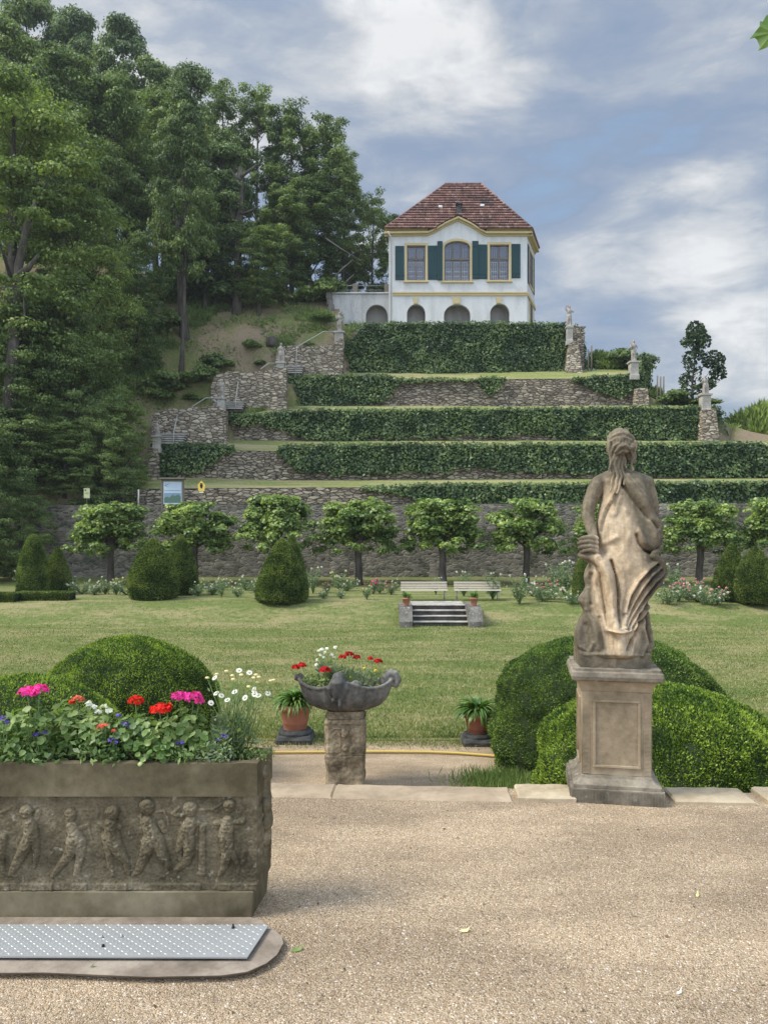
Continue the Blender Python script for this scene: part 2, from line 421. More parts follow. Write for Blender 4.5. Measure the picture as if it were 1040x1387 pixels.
M['leaf_strap'] = foliage('leaf_strap', [(.04, .10, .02), (.10, .20, .04), (.26, .36, .10)], 4, 0.3, 0.35, 0.4)
M['leaf_meadow'] = foliage('leaf_meadow', [(.07, .12, .03), (.15, .22, .06), (.28, .33, .11)], 0.7, 0.3)
M['core'] = plain('yew_twigs', (.020, .032, .010), 0.95, 0.3, 5, 0.6, 30, 0.02)
M['core_ivy'] = plain('ivy_twigs', (.018, .034, .014), 0.95, 0.3, 3, 0.6, 8, 0.08)
M['grassblade'] = foliage('grass_blades', [(.12, .17, .05), (.21, .25, .08), (.42, .38, .20)], 0.7, 0.3, 0.6, 0.2, 0.7)
M['white'] = None
def plaster(name, c, stain, amt=0.5, sc=1.2):
    m, t, b = mat(name); o = t.obj()
    s = t.noise(t.mapping(o, scale=(1.0, 1.0, 0.28)), sc, 7, 0.62); d = t.noise(o, 8, 5)
    f = t.math('ADD', s, t.math('MULTIPLY', t.math('SUBTRACT', d, 0.5), 0.35))
    t.put(t.mix(t.ramp(f, [(0.45, 0.0), (0.75, amt)]), c, stain), b.inputs['Base Color'])
    t.put(t.bump(d, 0.25, 0.02), b.inputs['Normal']); b.inputs['Roughness'].default_value = 0.9; b.inputs['Specular IOR Level'].default_value = 0.1
    return m
M['white'] = plaster('white_plaster', (.60, .60, .59), (.36, .36, .345), 0.65)
M['grey_plaster'] = plaster('grey_plaster', (.46, .46, .45), (.17, .165, .16), 0.95, 0.7)
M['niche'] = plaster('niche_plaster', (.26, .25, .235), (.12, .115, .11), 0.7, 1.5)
M['yellow'] = plain('yellow_trim', (.50, .405, .22), 0.8, 0.1, 2, 0.1)
M['teal'] = plain('shutter_green', (.011, .043, .048), 0.55, 0.12, 2, 0.1)
M['frame'] = plain('window_wood', (.16, .12, .085), 0.6, 0.15, 6, 0.1)
M['innerframe'] = plain('inner_lattice', (.55, .55, .55), 0.6, 0.05, 6, 0.0)
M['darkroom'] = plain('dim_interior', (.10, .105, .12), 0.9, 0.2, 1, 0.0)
def glass():
    m, t, b = mat('window_glass')
    g = t.new('ShaderNodeBsdfGlossy', Roughness=0.03); g.inputs[0].default_value = (.85, .9, 1, 1)
    tr = t.new('ShaderNodeBsdfTransparent'); fr = t.new('ShaderNodeFresnel', IOR=1.5)
    mx = t.new('ShaderNodeMixShader'); t.link(t.math('ADD', fr.outputs[0], 0.06), mx.inputs[0]); t.link(tr.outputs[0], mx.inputs[1]); t.link(g.outputs[0], mx.inputs[2])
    t.link(mx.outputs[0], t.n['Material Output'].inputs[0]); return m
M['glass'] = glass()
def tiles():
    m, t, b = mat('roof_tiles'); o = t.obj()
    q = t.mapping(o, scale=(4.2, 0.001, 2.9)); 
    cc = t.vor(q, 1.0, 'F1', 'Color', 0.35); s = t.n.new('ShaderNodeSeparateColor'); t.link(cc, s.inputs[0])
    n = t.noise(o, 0.55, 6, 0.7); n2 = t.noise(t.mapping(o, scale=(1.6, 1, .5)), 3.0, 6, 0.75)
    c = t.ramp(s.outputs[0], [(0.0, (.16, .088, .074)), (0.4, (.22, .122, .10)), (0.8, (.275, .155, .128)), (1.0, (.37, .25, .21))])
    st = t.ramp(t.math('ADD', t.math('MULTIPLY', n, 0.6), t.math('MULTIPLY', n2, 0.45)), [(0.52, 0.0), (0.63, 0.85)])
    c = t.mix(st, c, (.055, .045, .045))
    t.put(c, b.inputs['Base Color'])
    wv = t.n.new('ShaderNodeTexWave'); wv.inputs['Scale'].default_value = 1.0; t.link(t.mapping(o, scale=(2.1, 0, 0)), wv.inputs[0])
    t.put(t.bump(wv.outputs['Fac'], 0.8, 0.05), b.inputs['Normal']); b.inputs['Roughness'].default_value = 0.8
    return m
M['tiles'] = tiles()
# grey weathered sandstones
M['statue'] = stone('statue_sandstone', (.085, .072, .055), (.19, .16, .12), (.33, .265, .185), 2.6, 0.45, 0.006, streak=True)
M['pedestal'] = stone('pedestal_sandstone', (.19, .15, .095), (.32, .255, .17), (.46, .38, .265), 2.2, 0.5, 0.008)
M['pedestal_grey'] = stone('pedestal_grey', (.10, .088, .066), (.20, .172, .13), (.33, .29, .225), 3.5, 0.6, 0.008, lich=(.33, .31, .27))
M['planter'] = stone('planter_stone', (.080, .066, .038), (.155, .130, .080), (.25, .215, .14), 2.2, 0.35, 0.005)
M['planter_relief'] = stone('planter_relief_stone', (.07, .058, .036), (.15, .125, .078), (.28, .24, .165), 5.0, 1.0, 0.008, lich=(.30, .27, .20), worn=True)  # highlights and recess shade of the carving are painted in
M['bowl'] = stone('bowl_stone', (.05, .048, .044), (.11, .106, .096), (.24, .225, .195), 2.5, 0.6, 0.012, streak=True)
M['column'] = stone('column_stone', (.06, .05, .034), (.26, .21, .14), (.46, .38, .26), 3.2, 0.9, 0.02)
M['far_statue'] = stone('far_statue_stone', (.17, .15, .13), (.30, .27, .235), (.44, .40, .35), 2.5, 0.6, 0.02)
M['far_plinth'] = stone('far_plinth_stone', (.25, .235, .205), (.36, .34, .30), (.46, .43, .38), 2.0, 0.6, 0.02)
M['kerb'] = stone('kerb_stone', (.30, .24, .155), (.43, .35, .235), (.52, .435, .30), 2.5, 0.6, 0.012)
M['kerb_dark'] = stone('kerb_stone_worn', (.25, .195, .135), (.34, .265, .18), (.42, .335, .235), 2.5, 0.6, 0.012)
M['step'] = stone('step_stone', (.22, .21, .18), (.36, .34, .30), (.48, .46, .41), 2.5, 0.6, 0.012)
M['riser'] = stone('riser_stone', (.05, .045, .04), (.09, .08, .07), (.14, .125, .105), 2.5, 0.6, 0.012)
M['concrete'] = stone('concrete_kerb', (.13, .105, .078), (.22, .18, .14), (.34, .29, .23), 3.0, 0.6, 0.008)
M['terracotta'] = plain('terracotta', (.40, .17, .11), 0.75, 0.15, 4, 0.3)
M['terracotta_dark'] = plain('terracotta_weathered', (.30, .12, .075), 0.8, 0.3, 5, 0.4)
M['darkstone'] = stone('dark_plinth', (.035, .037, .037), (.07, .072, .07), (.11, .11, .105), 3, 0.6, 0.01)
M['bench'] = plain('bench_slats', (.42, .37, .29), 0.75, 0.25, 8, 0.3)
M['bench_seat'] = plain('bench_seat_slats', (.52, .48, .39), 0.6, 0.12, 8, 0.3)
M['iron'] = plain('grey_iron', (.22, .22, .21), 0.55, 0.1, 8, 0.1, metal=0.3)
M['rail'] = plain('pale_rail', (.38, .38, .35), 0.5, 0.1, 8, 0.0)
M['black'] = plain('black_paint', (.012, .012, .012), 0.5, 0.1, 8, 0.0)
M['hose'] = plain('yellow_hose', (.56, .40, .09), 0.45, 0.06, 8, 0.0, spec=0.4)
M['wood'] = plain('grey_wood', (.17, .15, .12), 0.85, 0.25, 5, 0.4)
M['signyellow'] = plain('sign_yellow', (.78, .55, .10), 0.5, 0.04, 8, 0.0)
M['paper'] = plain('paper', (.72, .70, .40), 0.7, 0.05, 8, 0.0)
M['panelsky'] = plain('panel_print_pale', (.50, .58, .66), 0.5, 0.1, 3, 0.0)
M['panelmid'] = plain('panel_print_blue', (.20, .30, .38), 0.5, 0.3, 9, 0.0)
M['panelgreen'] = plain('panel_print_green', (.10, .17, .13), 0.5, 0.2, 6, 0.0)
M['vent'] = plain('vent_white', (.75, .75, .74), 0.5, 0.03, 4, 0.0)
def petal(name, c, var=0.3, tr=0.25):
    return foliage(name, [tuple(x * (1 - var) for x in c), c, tuple(min(1, x * (1 + var)) for x in c)], 6, tr, 0.6, 0.15)
M['pink'] = petal('petal_magenta', (.72, .05, .32)); M['red'] = petal('petal_red', (.62, .022, .014)); M['deepred'] = petal('petal_crimson', (.50, .012, .018))
M['salmon'] = petal('petal_salmon', (.72, .16, .10)); M['whitep'] = petal('petal_white', (.82, .82, .76), 0.08); M['rosewhite'] = petal('rose_white', (.62, .60, .54), 0.15); M['purple'] = petal('petal_violet', (.16, .11, .46))
M['cream'] = petal('petal_cream', (.74, .66, .36), 0.2); M['yellowp'] = petal('petal_yellow', (.80, .62, .04), 0.1); M['rosep'] = petal('petal_rose', (.62, .22, .28), 0.4)
M['stem'] = plain('stem', (.12, .20, .06), 0.6, 0.2, 20, 0.0)
def plate():
    m, t, b = mat('chequer_plate'); o = t.obj()
    b.inputs['Metallic'].default_value = 0.35; b.inputs['Roughness'].default_value = 0.45
    t.put(t.mix(t.noise(o, 5, 6, 0.65), (.32, .33, .325), (.44, .45, .44)), b.inputs['Base Color'])
    return m
M['plate'] = plate()

M['stepblock'] = stone('step_block', (.08, .075, .065), (.15, .14, .12), (.22, .205, .18), 2.5, 0.6, 0.012, lich=(.45, .44, .40))
M['leaf_yew_shaded'] = foliage('leaf_yew_shaded', [(.028, .060, .014), (.085, .15, .028), (.22, .31, .055)], 3.2, 0.25, 0.5, 0.25, 0.7)  # yew leaves with the rear dome's shade put into their colour
M['leaf_sapling'] = foliage('leaf_sapling', [(.012, .028, .010), (.028, .055, .018), (.06, .10, .03)], 0.5, 0.15)  # backlit silhouette: shade put into the leaf colour
# ------------------------------------------------------------------ terrain
def interp(x, xs, ys): return float(np.interp(x, xs, ys))
ZL, ZU = -1.6, -0.87
def sheet(name, xs, ys, zf, m, thick=None):
    V = [(x, y, zf(x, y)) for y in ys for x in xs]; nx = len(xs)
    Fc = [(j * nx + i, j * nx + i + 1, (j + 1) * nx + i + 1, (j + 1) * nx + i) for j in range(len(ys) - 1) for i in range(nx - 1)]
    me = mesh_np(name, np.array(V), np.array(Fc), m, smooth=True)
    return tag(link(name, me), kind='structure')
frange = lambda a, b, s: [a + (b - a) * i / max(1, round((b - a) / s)) for i in range(max(1, round((b - a) / s)) + 1)]
sheet('ground', frange(-345, 345, 30), frange(-98, 218, 30), lambda x, y: -1.75, M['hill'])
edge = lambda x: 5.28 - 0.055 * x
g = MB(); g.poly([(-30, -20, 0), (30, -20, 0), (30, edge(30), 0), (-30, edge(-30), 0)])
for f in ([(-30, edge(-30), 0), (30, edge(30), 0), (30, edge(30), -1.7), (-30, edge(-30), -1.7)],): g.poly(f[::-1])
tag(g.build('gravel_terrace', M['gravel']), kind='structure')
sheet('gravel_path', frange(-40, 40, 4), [3.0, 5, 8, 12.9], lambda x, y: ZL, M['gravel_low'])
def lawn_z(x, y):
    z = interp(y, [12.5, 29.0, 29.6, 31.3, 33.0, 42, 47.5], [ZL, ZL, ZL + .03, ZU - .06, ZU, ZU, -0.62])
    return z + 0.012 + 0.03 * fnoise(x * .3, y * .3) * min(1, max(0, (y - 12.6) / 2)) 
sheet('lawn', frange(-60, 60, 1.0), frange(12.55, 29, 1.0) + frange(29.2, 33, 0.25)[0:] + frange(34, 47.9, 1.0), lawn_z, M['lawn'])
# terraces: (px, top_y, foot_y) per wall and its distance
WALLS = [
    (47.0, [(-200, 684, 783), (0, 684, 783), (520, 683, 783), (1300, 680, 784)]),
    (49.5, [(-30, 662, 684), (60, 665, 684), (200, 660, 684), (500, 658, 684), (1040, 652, 684), (1400, 650, 684)]),
    (53.0, [(206, 601, 646), (320, 608, 649), (380, 609, 651), (600, 605, 650), (1040, 600, 648), (1400, 598, 646)]),
    (57.0, [(303, 563, 596), (345, 561, 597), (450, 558, 597), (600, 555, 597), (970, 551, 597)]),
    (61.0, [(385, 514, 549), (600, 513, 550), (700, 511, 551), (872, 510, 549)]),
    (65.0, [(464, 470, 503), (482, 455, 504), (492, 441, 504), (620, 440, 505), (791, 440, 501)]),
]
def wall_fn(k):
    d, s = WALLS[k]; xs = [PX(a, d) for a, _, _ in s]; q = 2.2 if k else 0
    return xs, [PZ(b + q, d) for _, b, _ in s], [PZ(c - (.8 if k > 1 else 0), d) for _, _, c in s]
def make_wall(k, label, m, thick=0.7, parent=None):
    d = WALLS[k][0]; xs, tz, fz = wall_fn(k); mb = MB()
    X = frange(xs[0], xs[-1], 0.35); rows = 5; V = []
    for x in X:
        t = interp(x, xs, tz) + (0.09 * fnoise(x * 1.3, k * 3.3) + 0.05 * fnoise(x * 5, k) if k else 0); f = interp(x, xs, fz) - 0.4
        for r in range(rows + 1):
            z = f + (t - f) * r / rows
            V.append((x, d + 0.10 * r / rows + 0.07 * fnoise(x * .9, z * .9, k), z))
        V.append((x, d + thick, t - 0.02)); V.append((x, d + thick, f))
    n = rows + 3; Fs = []
    for i in range(len(X) - 1):
        for r in range(n - 1): Fs.append((i * n + r, (i + 1) * n + r, (i + 1) * n + r + 1, i * n + r + 1))
    mb.faces(V, Fs); mb.poly([V[r] for r in range(n)][::-1]); mb.poly([V[(len(X) - 1) * n + r] for r in range(n)])
    o = mb.build('retaining_wall' if k else 'garden_wall', m, loc=((xs[0] + xs[-1]) / 2, d, min(fz)))
    return tag(o, label, 'wall', 'stone walls holding the terraces' if k else None)
make_wall(0, 'long dark mossy stone wall behind the row of linden trees', M['bigwall'])
wl = ['low rough stone wall just above the linden crowns, lowest of the hillside walls',
      'dry stone wall behind the information board terrace, second of the hillside walls from below',
      'dry stone wall almost wholly under ivy, middle of the five hillside walls',
      'mostly bare dry stone wall with one small ivy patch in its middle',
      'uppermost stone wall under the tall ivy right below the pavilion']
for k in range(1, 6): make_wall(k, wl[k - 1], M['rubble'])
# grass strips from each wall top to the foot of the next
def strip(k, x0, x1, m):
    d0 = WALLS[k][0] + 0.12; d1 = WALLS[k + 1][0] + 0.15
    xa, ta, _ = wall_fn(k); xb, _, fb = wall_fn(k + 1)
    def zf(x, y):
        t = (y - d0) / (d1 - d0); z0 = interp(x, xa, ta) ; z1 = interp(x, xb, fb) 
        return z0 + (z1 - z0) * min(1, t) + 0.05 * fnoise(x * .7, y * .7) * math.sin(min(1, t) * math.pi) + 0.02
    return sheet('terrace_lawn', frange(x0, x1, 0.6), frange(d0, d1, 0.5), zf, m)
def lx(y): return -15.7 + (y - 53) * 1.02          # left end of the terraces, following the stairs
strip(0, PX(-250, 47), PX(1300, 47), M['terrace_grass'])
strip(1, PX(-30, 49.5), PX(1400, 49.5), M['terrace_grass'])
strip(2, PX(200, 53), PX(1400, 53), M['terrace_grass'])
strip(3, PX(300, 57), PX(972, 57), M['terrace_grass'])
strip(4, PX(382, 61), PX(874, 61), M['terrace_grass'])
sheet('terrace_lawn', frange(PX(462, 65), PX(795, 65), 1.0), frange(65.3, 80, 1.5), lambda x, y: interp(x, [-4, -2.2, -1.6], [17.8, 19.2, 19.75]) , M['terrace_grass'])
xr = lambda y: interp(y, [49, 53, 57, 61, 65, 80], [60, 45, 24.3, 20.8, 17.0, 17.0])
def hill_z(x, y):
    base = interp(y, [40, 46, 48.2, 52, 56, 60, 66, 72, 78, 95, 140], [-1.2, -1.0, 5.0, 7.6, 10.9, 14.2, 20.1, 24.6, 26.8, 31, 30])
    base += max(0.0, -16 - x) * 0.22 * min(1, max(0, (y - 47) / 6))
    right = interp(x, [11, 14, 16, 19, 22, 26, 34, 50], [30, 22, 16.2, 14.6, 12.2, 10.0, 8.0, 3.0])
    far = interp(y, [72, 85], [0, 6]) if x > -6 else 0
    z = min(base - far * min(1, (x + 6) / 5) if x > -6 else base, right)
    if x > -3.5 and 65 < y < 84: z = min(z, 19.3)
    l = lx(y) + 0.8
    if l < x < xr(y) and y < 66.5:
        t = interp(y, [46, 47, 49.5, 53, 57, 61, 65, 67], [-2, 2.5, 3.8, 5.2, 8.2, 11.2, 14.3, 18.0]) - 0.6
        z = min(z, t)
    elif l - 8 < x <= l and 49 < y < 66.5:
        t = interp(y, [49.5, 53.5, 54.9, 55.5, 57.5, 58.9, 59.5, 61.5, 62.9, 63.5, 66], [4.7, 6.9, 7.8, 10.3, 10.8, 11.6, 13.9, 14.3, 15.0, 17.3, 20.0]) - .15; k_ = min(1, max(0, (x - l + 8) / 2.5)); z = z * (1 - k_) + t * k_
    return z + 0.25 * fnoise(x * .35, y * .35) + 0.08 * fnoise(x * 1.4, y * 1.4)
sheet('hillside', frange(-95, 70, 1.0), frange(47.6, 84, 0.7) + frange(86, 150, 4), hill_z, M['hill'])

# ------------------------------------------------------------------ ivy
def ivy(k, samples, label, dens=95, leaf=0.19, thick=0.42, rag=0.25, toprag=0.12, dd=0.0, m='leaf_ivy', name='ivy', cat='ivy', grp='ivy growing over the terrace walls'):
    d = WALLS[k][0] + dd; xs = [PX(a, d) for a, _, _ in samples]; tz = [PZ(b + (2.2 if k < 5 else 0), d) for _, b, _ in samples]; bz = [PZ(c, d) for _, _, c in samples]
    sd = rnd.random() * 90
    top = lambda x: interp(x, xs, tz) + toprag * fnoise(x * 1.1, sd) + 0.06 * fnoise(x * 4, sd)
    bot = lambda x: min(top(x) - 0.15, interp(x, xs, bz) + rag * fnoise(x * 1.3, sd + 9) + rag * .5 * fnoise(x * 3.7, sd))
    fy = lambda x, z: d - thick * (0.72 + 0.55 * fnoise(x * .8, z * .8, sd) + 0.25 * fnoise(x * 2.6, z * 2.6, sd))
    X = frange(xs[0], xs[-1], 0.3); rows = 6; V = []; Fc = []
    for x in X:
        t, b = top(x) - .08, bot(x) + .10
        for r in range(rows + 1):
            z = b + (t - b) * r / rows; V.append((x, fy(x, z) + 0.12, z))
        V.append((x, d + 0.35, t))
    n = rows + 2
    for i in range(len(X) - 1):
        for r in range(n - 1): Fc.append((i * n + r, (i + 1) * n + r, (i + 1) * n + r + 1, i * n + r + 1))
    parts = [(np.array(V), np.array(Fc))]; nc = len(Fc)
    Pn = []; Nn = []
    for i in range(len(X) - 1):
        t, b = top(X[i]), bot(X[i]); w = X[i + 1] - X[i]
        for _ in range(int(dens * w * max(0.15, t - b) + rnd.random())):
            x = X[i] + rnd.random() * w; z = b + (t - b) * rnd.random()
            Pn.append((x, fy(x, z) + rnd.uniform(-.1, .12), z)); Nn.append((fnoise(x * 2, z * 2, sd) * 1.2, -1, 0.45 + fnoise(x * 2, z * 2, 5) * .9))
        for _ in range(int(dens * w * 0.9)):
            x = X[i] + rnd.random() * w; Pn.append((x, rnd.uniform(d - thick, d + .35), t + rnd.uniform(-.08, .12) * (1 + toprag * 3))); Nn.append((0, -.5, 1))
    for e in (0, -1):
        t, b = top(X[e]), bot(X[e])
        for _ in range(int(dens * .7 * (t - b))):
            Pn.append((X[e] + rnd.uniform(-.15, .15), rnd.uniform(d - thick, d + .3), rnd.uniform(b, t))); Nn.append((-1 if e == 0 else 1, -.4, .3))
    parts.append(leafs(np.array(Pn), np.array(Nn), leaf, 0.85, 0.5))
    V, Fa = join_np(parts); org = np.array([(xs[0] + xs[-1]) / 2, d, min(bz)])
    mi = np.ones(len(Fa), int); mi[:nc] = 0
    o = link(name, mesh_np(name, V - org, Fa, [M['core_ivy'], M[m]], mi), None, tuple(org))
    return tag(o, label, cat, grp)
ivy(1, [(490, 660, 663), (540, 657, 672), (600, 656, 684), (1040, 652, 690), (1400, 650, 690)], 'low dark ivy band just above the linden crowns, lowest ivy on the slope', rag=.15)
ivy(2, [(214, 602, 648), (270, 601, 640), (300, 602, 620), (318, 606, 611)], 'short ivy mass at the left stairs above the information board')
ivy(2, [(378, 605, 620), (400, 602, 640), (460, 601, 645), (600, 600, 640), (640, 600, 634), (700, 601, 641), (1040, 599, 650), (1400, 597, 648)], 'very long ivy curtain on the second wall from below, running out of the right edge', rag=.3)
ivy(3, [(306, 560, 580), (345, 560, 574), (380, 557, 584), (410, 555, 600), (690, 553, 590), (700, 553, 585), (755, 552, 595), (960, 550, 600)], 'long ivy curtain on the middle terrace wall with a few bare stones at its foot', rag=.35)
ivy(4, [(386, 510, 553), (480, 507, 554), (520, 507, 545), (540, 513, 522)], 'thick ivy block at the left end of the mostly bare stone wall')
ivy(4, [(540, 512, 521), (590, 512, 518), (640, 513, 517)], 'thin ivy fringe along the top of the bare stone wall', thick=.3, rag=.1)
ivy(4, [(644, 511, 516), (652, 510, 528), (662, 510, 541), (672, 511, 528), (684, 511, 517)], 'small pointed ivy patch hanging in the middle of the bare stone wall', rag=.1)
ivy(4, [(775, 512, 516), (800, 509, 528), (830, 508, 541), (850, 506, 536), (872, 506, 530)], 'dark ivy hanging over the right end of the bare stone wall')
ivy(5, [(464, 470, 500), (480, 457, 507), (491, 441, 508), (600, 439, 508), (700, 440, 508), (766, 440, 506)], 'tall clipped ivy hedge directly below the white pavilion', dens=105, thick=.6)
ivy(5, [(777, 441, 500), (786, 450, 502), (791, 462, 500)], 'narrow ivy column behind the top right statue pillar', dd=.5, thick=.3)
ivy(4, [(868, 478, 545), (880, 490, 545)], 'narrow bushy ivy at the far right end of the bare stone wall', dd=.6, thick=.3)
ivy(3, [(964, 548, 600), (974, 552, 600), (981, 575, 600)], 'narrow ivy strip on the outer edge of the right rubble pillar', dd=.5, thick=.3)

# ------------------------------------------------------------------ rubble side walls along the stair, pillars, steps
def side_wall(pts, d0, d1, label, thick=0.8):
    """pts (px, top, foot); distance runs from d0 to d1"""
    mb = MB(); n = len(pts); V = []; Fs = []; N = 40
    pxs = [p[0] for p in pts]
    for i in range(N + 1):
        px = pxs[0] + (pxs[-1] - pxs[0]) * i / N; d = d0 + (d1 - d0) * i / N
        t = PZ(interp(px, pxs, [p[1] for p in pts]), d) + .35 * fnoise(i * .9, d0); f = PZ(interp(px, pxs, [p[2] for p in pts]), d) - 0.5; x = PX(px, d)
        for r in range(5): V.append((x, d + .1 * fnoise(x * 2, r), f + (t - f) * r / 4))
        V.append((x, d + thick, t)); V.append((x, d + thick, f))
    for i in range(N):
        for r in range(6): Fs.append((i * 7 + r, (i + 1) * 7 + r, (i + 1) * 7 + r + 1, i * 7 + r + 1))
    mb.faces(V, Fs); mb.poly(V[:7][::-1]); mb.poly(V[-7:])
    o = mb.build('rubble_wall', M['rubble_light'], loc=(PX(pxs[0], d0), d0, PZ(pts[0][2], d0)))
    return tag(o, label, 'wall', 'rubble walls beside the hillside stairs')
side_wall([(206, 562, 600), (222, 555, 600), (250, 553, 600), (290, 549, 596), (306, 556, 596)], 54.9, 54.9, 'pale rubble wall behind the lowest hillside stair flight')
side_wall([(286, 522, 548), (292, 508, 548), (310, 503, 548), (340, 505, 547), (368, 500, 549), (388, 497, 549)], 58.9, 58.9, 'pale rubble wall behind the middle hillside stair flight')
side_wall([(374, 480, 502), (380, 470, 502), (400, 468, 502), (430, 471, 500), (450, 464, 500), (464, 457, 500)], 62.9, 62.9, 'pale rubble wall behind the upper hillside stair flight')
def pillar(px0, px1, y0, y1, d, label, mt='rubble_light', top=1.0):
    mb = MB(); a, b = P(px0, y1, d), P(px1, y0, d); w = (b.x - a.x); h = b.z - a.z + .3
    V = []; Fs = []; n = 10
    for i in range(n + 1):
        s = 1 + (top - 1) * i / n
        for sx, sy in ((-1, -1), (0, -1), (1, -1), (1, 0), (1, 1), (-1, 1)):
            V.append(((a.x + b.x) / 2 + sx * w / 2 * s + .05 * fnoise(i * 1.7, sx, sy), d + sy * w / 2 * s + .05 * fnoise(i * 2.7, sx, sy + 3), a.z - .3 + h * i / n))
    for i in range(n):
        for k in range(6): Fs.append((i * 6 + k, i * 6 + (k + 1) % 6, (i + 1) * 6 + (k + 1) % 6, (i + 1) * 6 + k))
    Fs.append(tuple(n * 6 + k for k in range(6))); mb.faces(V, Fs)
    return tag(mb.build('stone_pillar', M[mt], loc=((a.x + b.x) / 2, d, a.z)), label, 'pillar', 'rough stone pillars at the terrace ends')
pillar(764, 786, 463, 503, 64.4, 'tapering rubble pillar at the right end of the tall ivy hedge', top=.55)
pillar(857, 876, 527, 549, 60.5, 'rubble corner pillar at the right end of the bare stone wall', top=.8)
pillar(945, 969, 556, 599, 56.4, 'reddish rubble pillar at the right end of the middle terrace wall', top=.72)
pillar(202, 216, 608, 646, 52.5, 'narrow pale rubble pillar below the lowest left statue', top=.9)
pillar(299, 306, 568, 590, 56.6, 'narrow rubble pillar under the second left statue', top=.9)
pillar(376, 387, 512, 549, 60.5, 'narrow rubble pillar under the third left statue', top=.9)
pillar(451, 466, 466, 500, 64.4, 'rubble pillar beside the upper end of the hillside stairs', top=.95)
def flight(px0, px1, y0, y1, d, n, label):
    mb = MB(); a = P(px0, y1, d); w = PX(px1, d) - a.x; H = PZ(y0, d) - a.z; rs = MB()
    root = thing('stone_stairs', (a.x + w / 2, d, a.z), label, 'stairs', 'short stone stair flights on the slope')
    for i in range(n):
        z = a.z + H * (i + 1) / n; y = d + 0.38 * i
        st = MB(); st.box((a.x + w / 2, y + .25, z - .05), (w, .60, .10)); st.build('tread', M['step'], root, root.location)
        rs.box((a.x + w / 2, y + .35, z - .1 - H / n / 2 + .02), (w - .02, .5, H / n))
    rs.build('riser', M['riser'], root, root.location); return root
flight(203, 246, 583, 603, 53.2, 5, 'lowest flight of stone steps on the slope beside the left ivy mass')
flight(287, 328, 540, 556, 57.2, 4, 'middle flight of stone steps on the slope beside the second left statue')
flight(369, 409, 491, 508, 61.2, 4, 'upper flight of stone steps on the slope beside the third left statue')
def rail(pts, label, r=.035):
    mb = MB(); q = [P(*p) for p in pts]; mb.tube(q, r, 6)
    o = mb.build('handrail', M['rail'], loc=tuple(q[0])); return tag(o, label, 'handrail', 'pale metal handrails by the hillside stairs')
rail([(203, 584, 53), (213, 583, 53), (213, 603, 53)], 'short level handrail beside the lowest left statue')
rail([(235, 601, 53), (236, 583, 53.1), (241, 561, 55.0)], 'slanting handrail on the lowest hillside stairs')
rail([(260, 551, 56), (279, 539, 57), (300, 539, 57), (300, 555, 57)], 'bent handrail left of the second left statue')
rail([(319, 554, 57), (320, 538, 57.1), (323, 516, 59)], 'slanting handrail on the middle hillside stairs')
rail([(353, 500, 60), (364, 492, 61), (386, 492, 61), (386, 508, 61)], 'bent handrail left of the third left statue')
rail([(401, 508, 61), (402, 470, 61.2), (438, 449, 64), (466, 449, 64.2)], 'long handrail climbing to the top left statue')

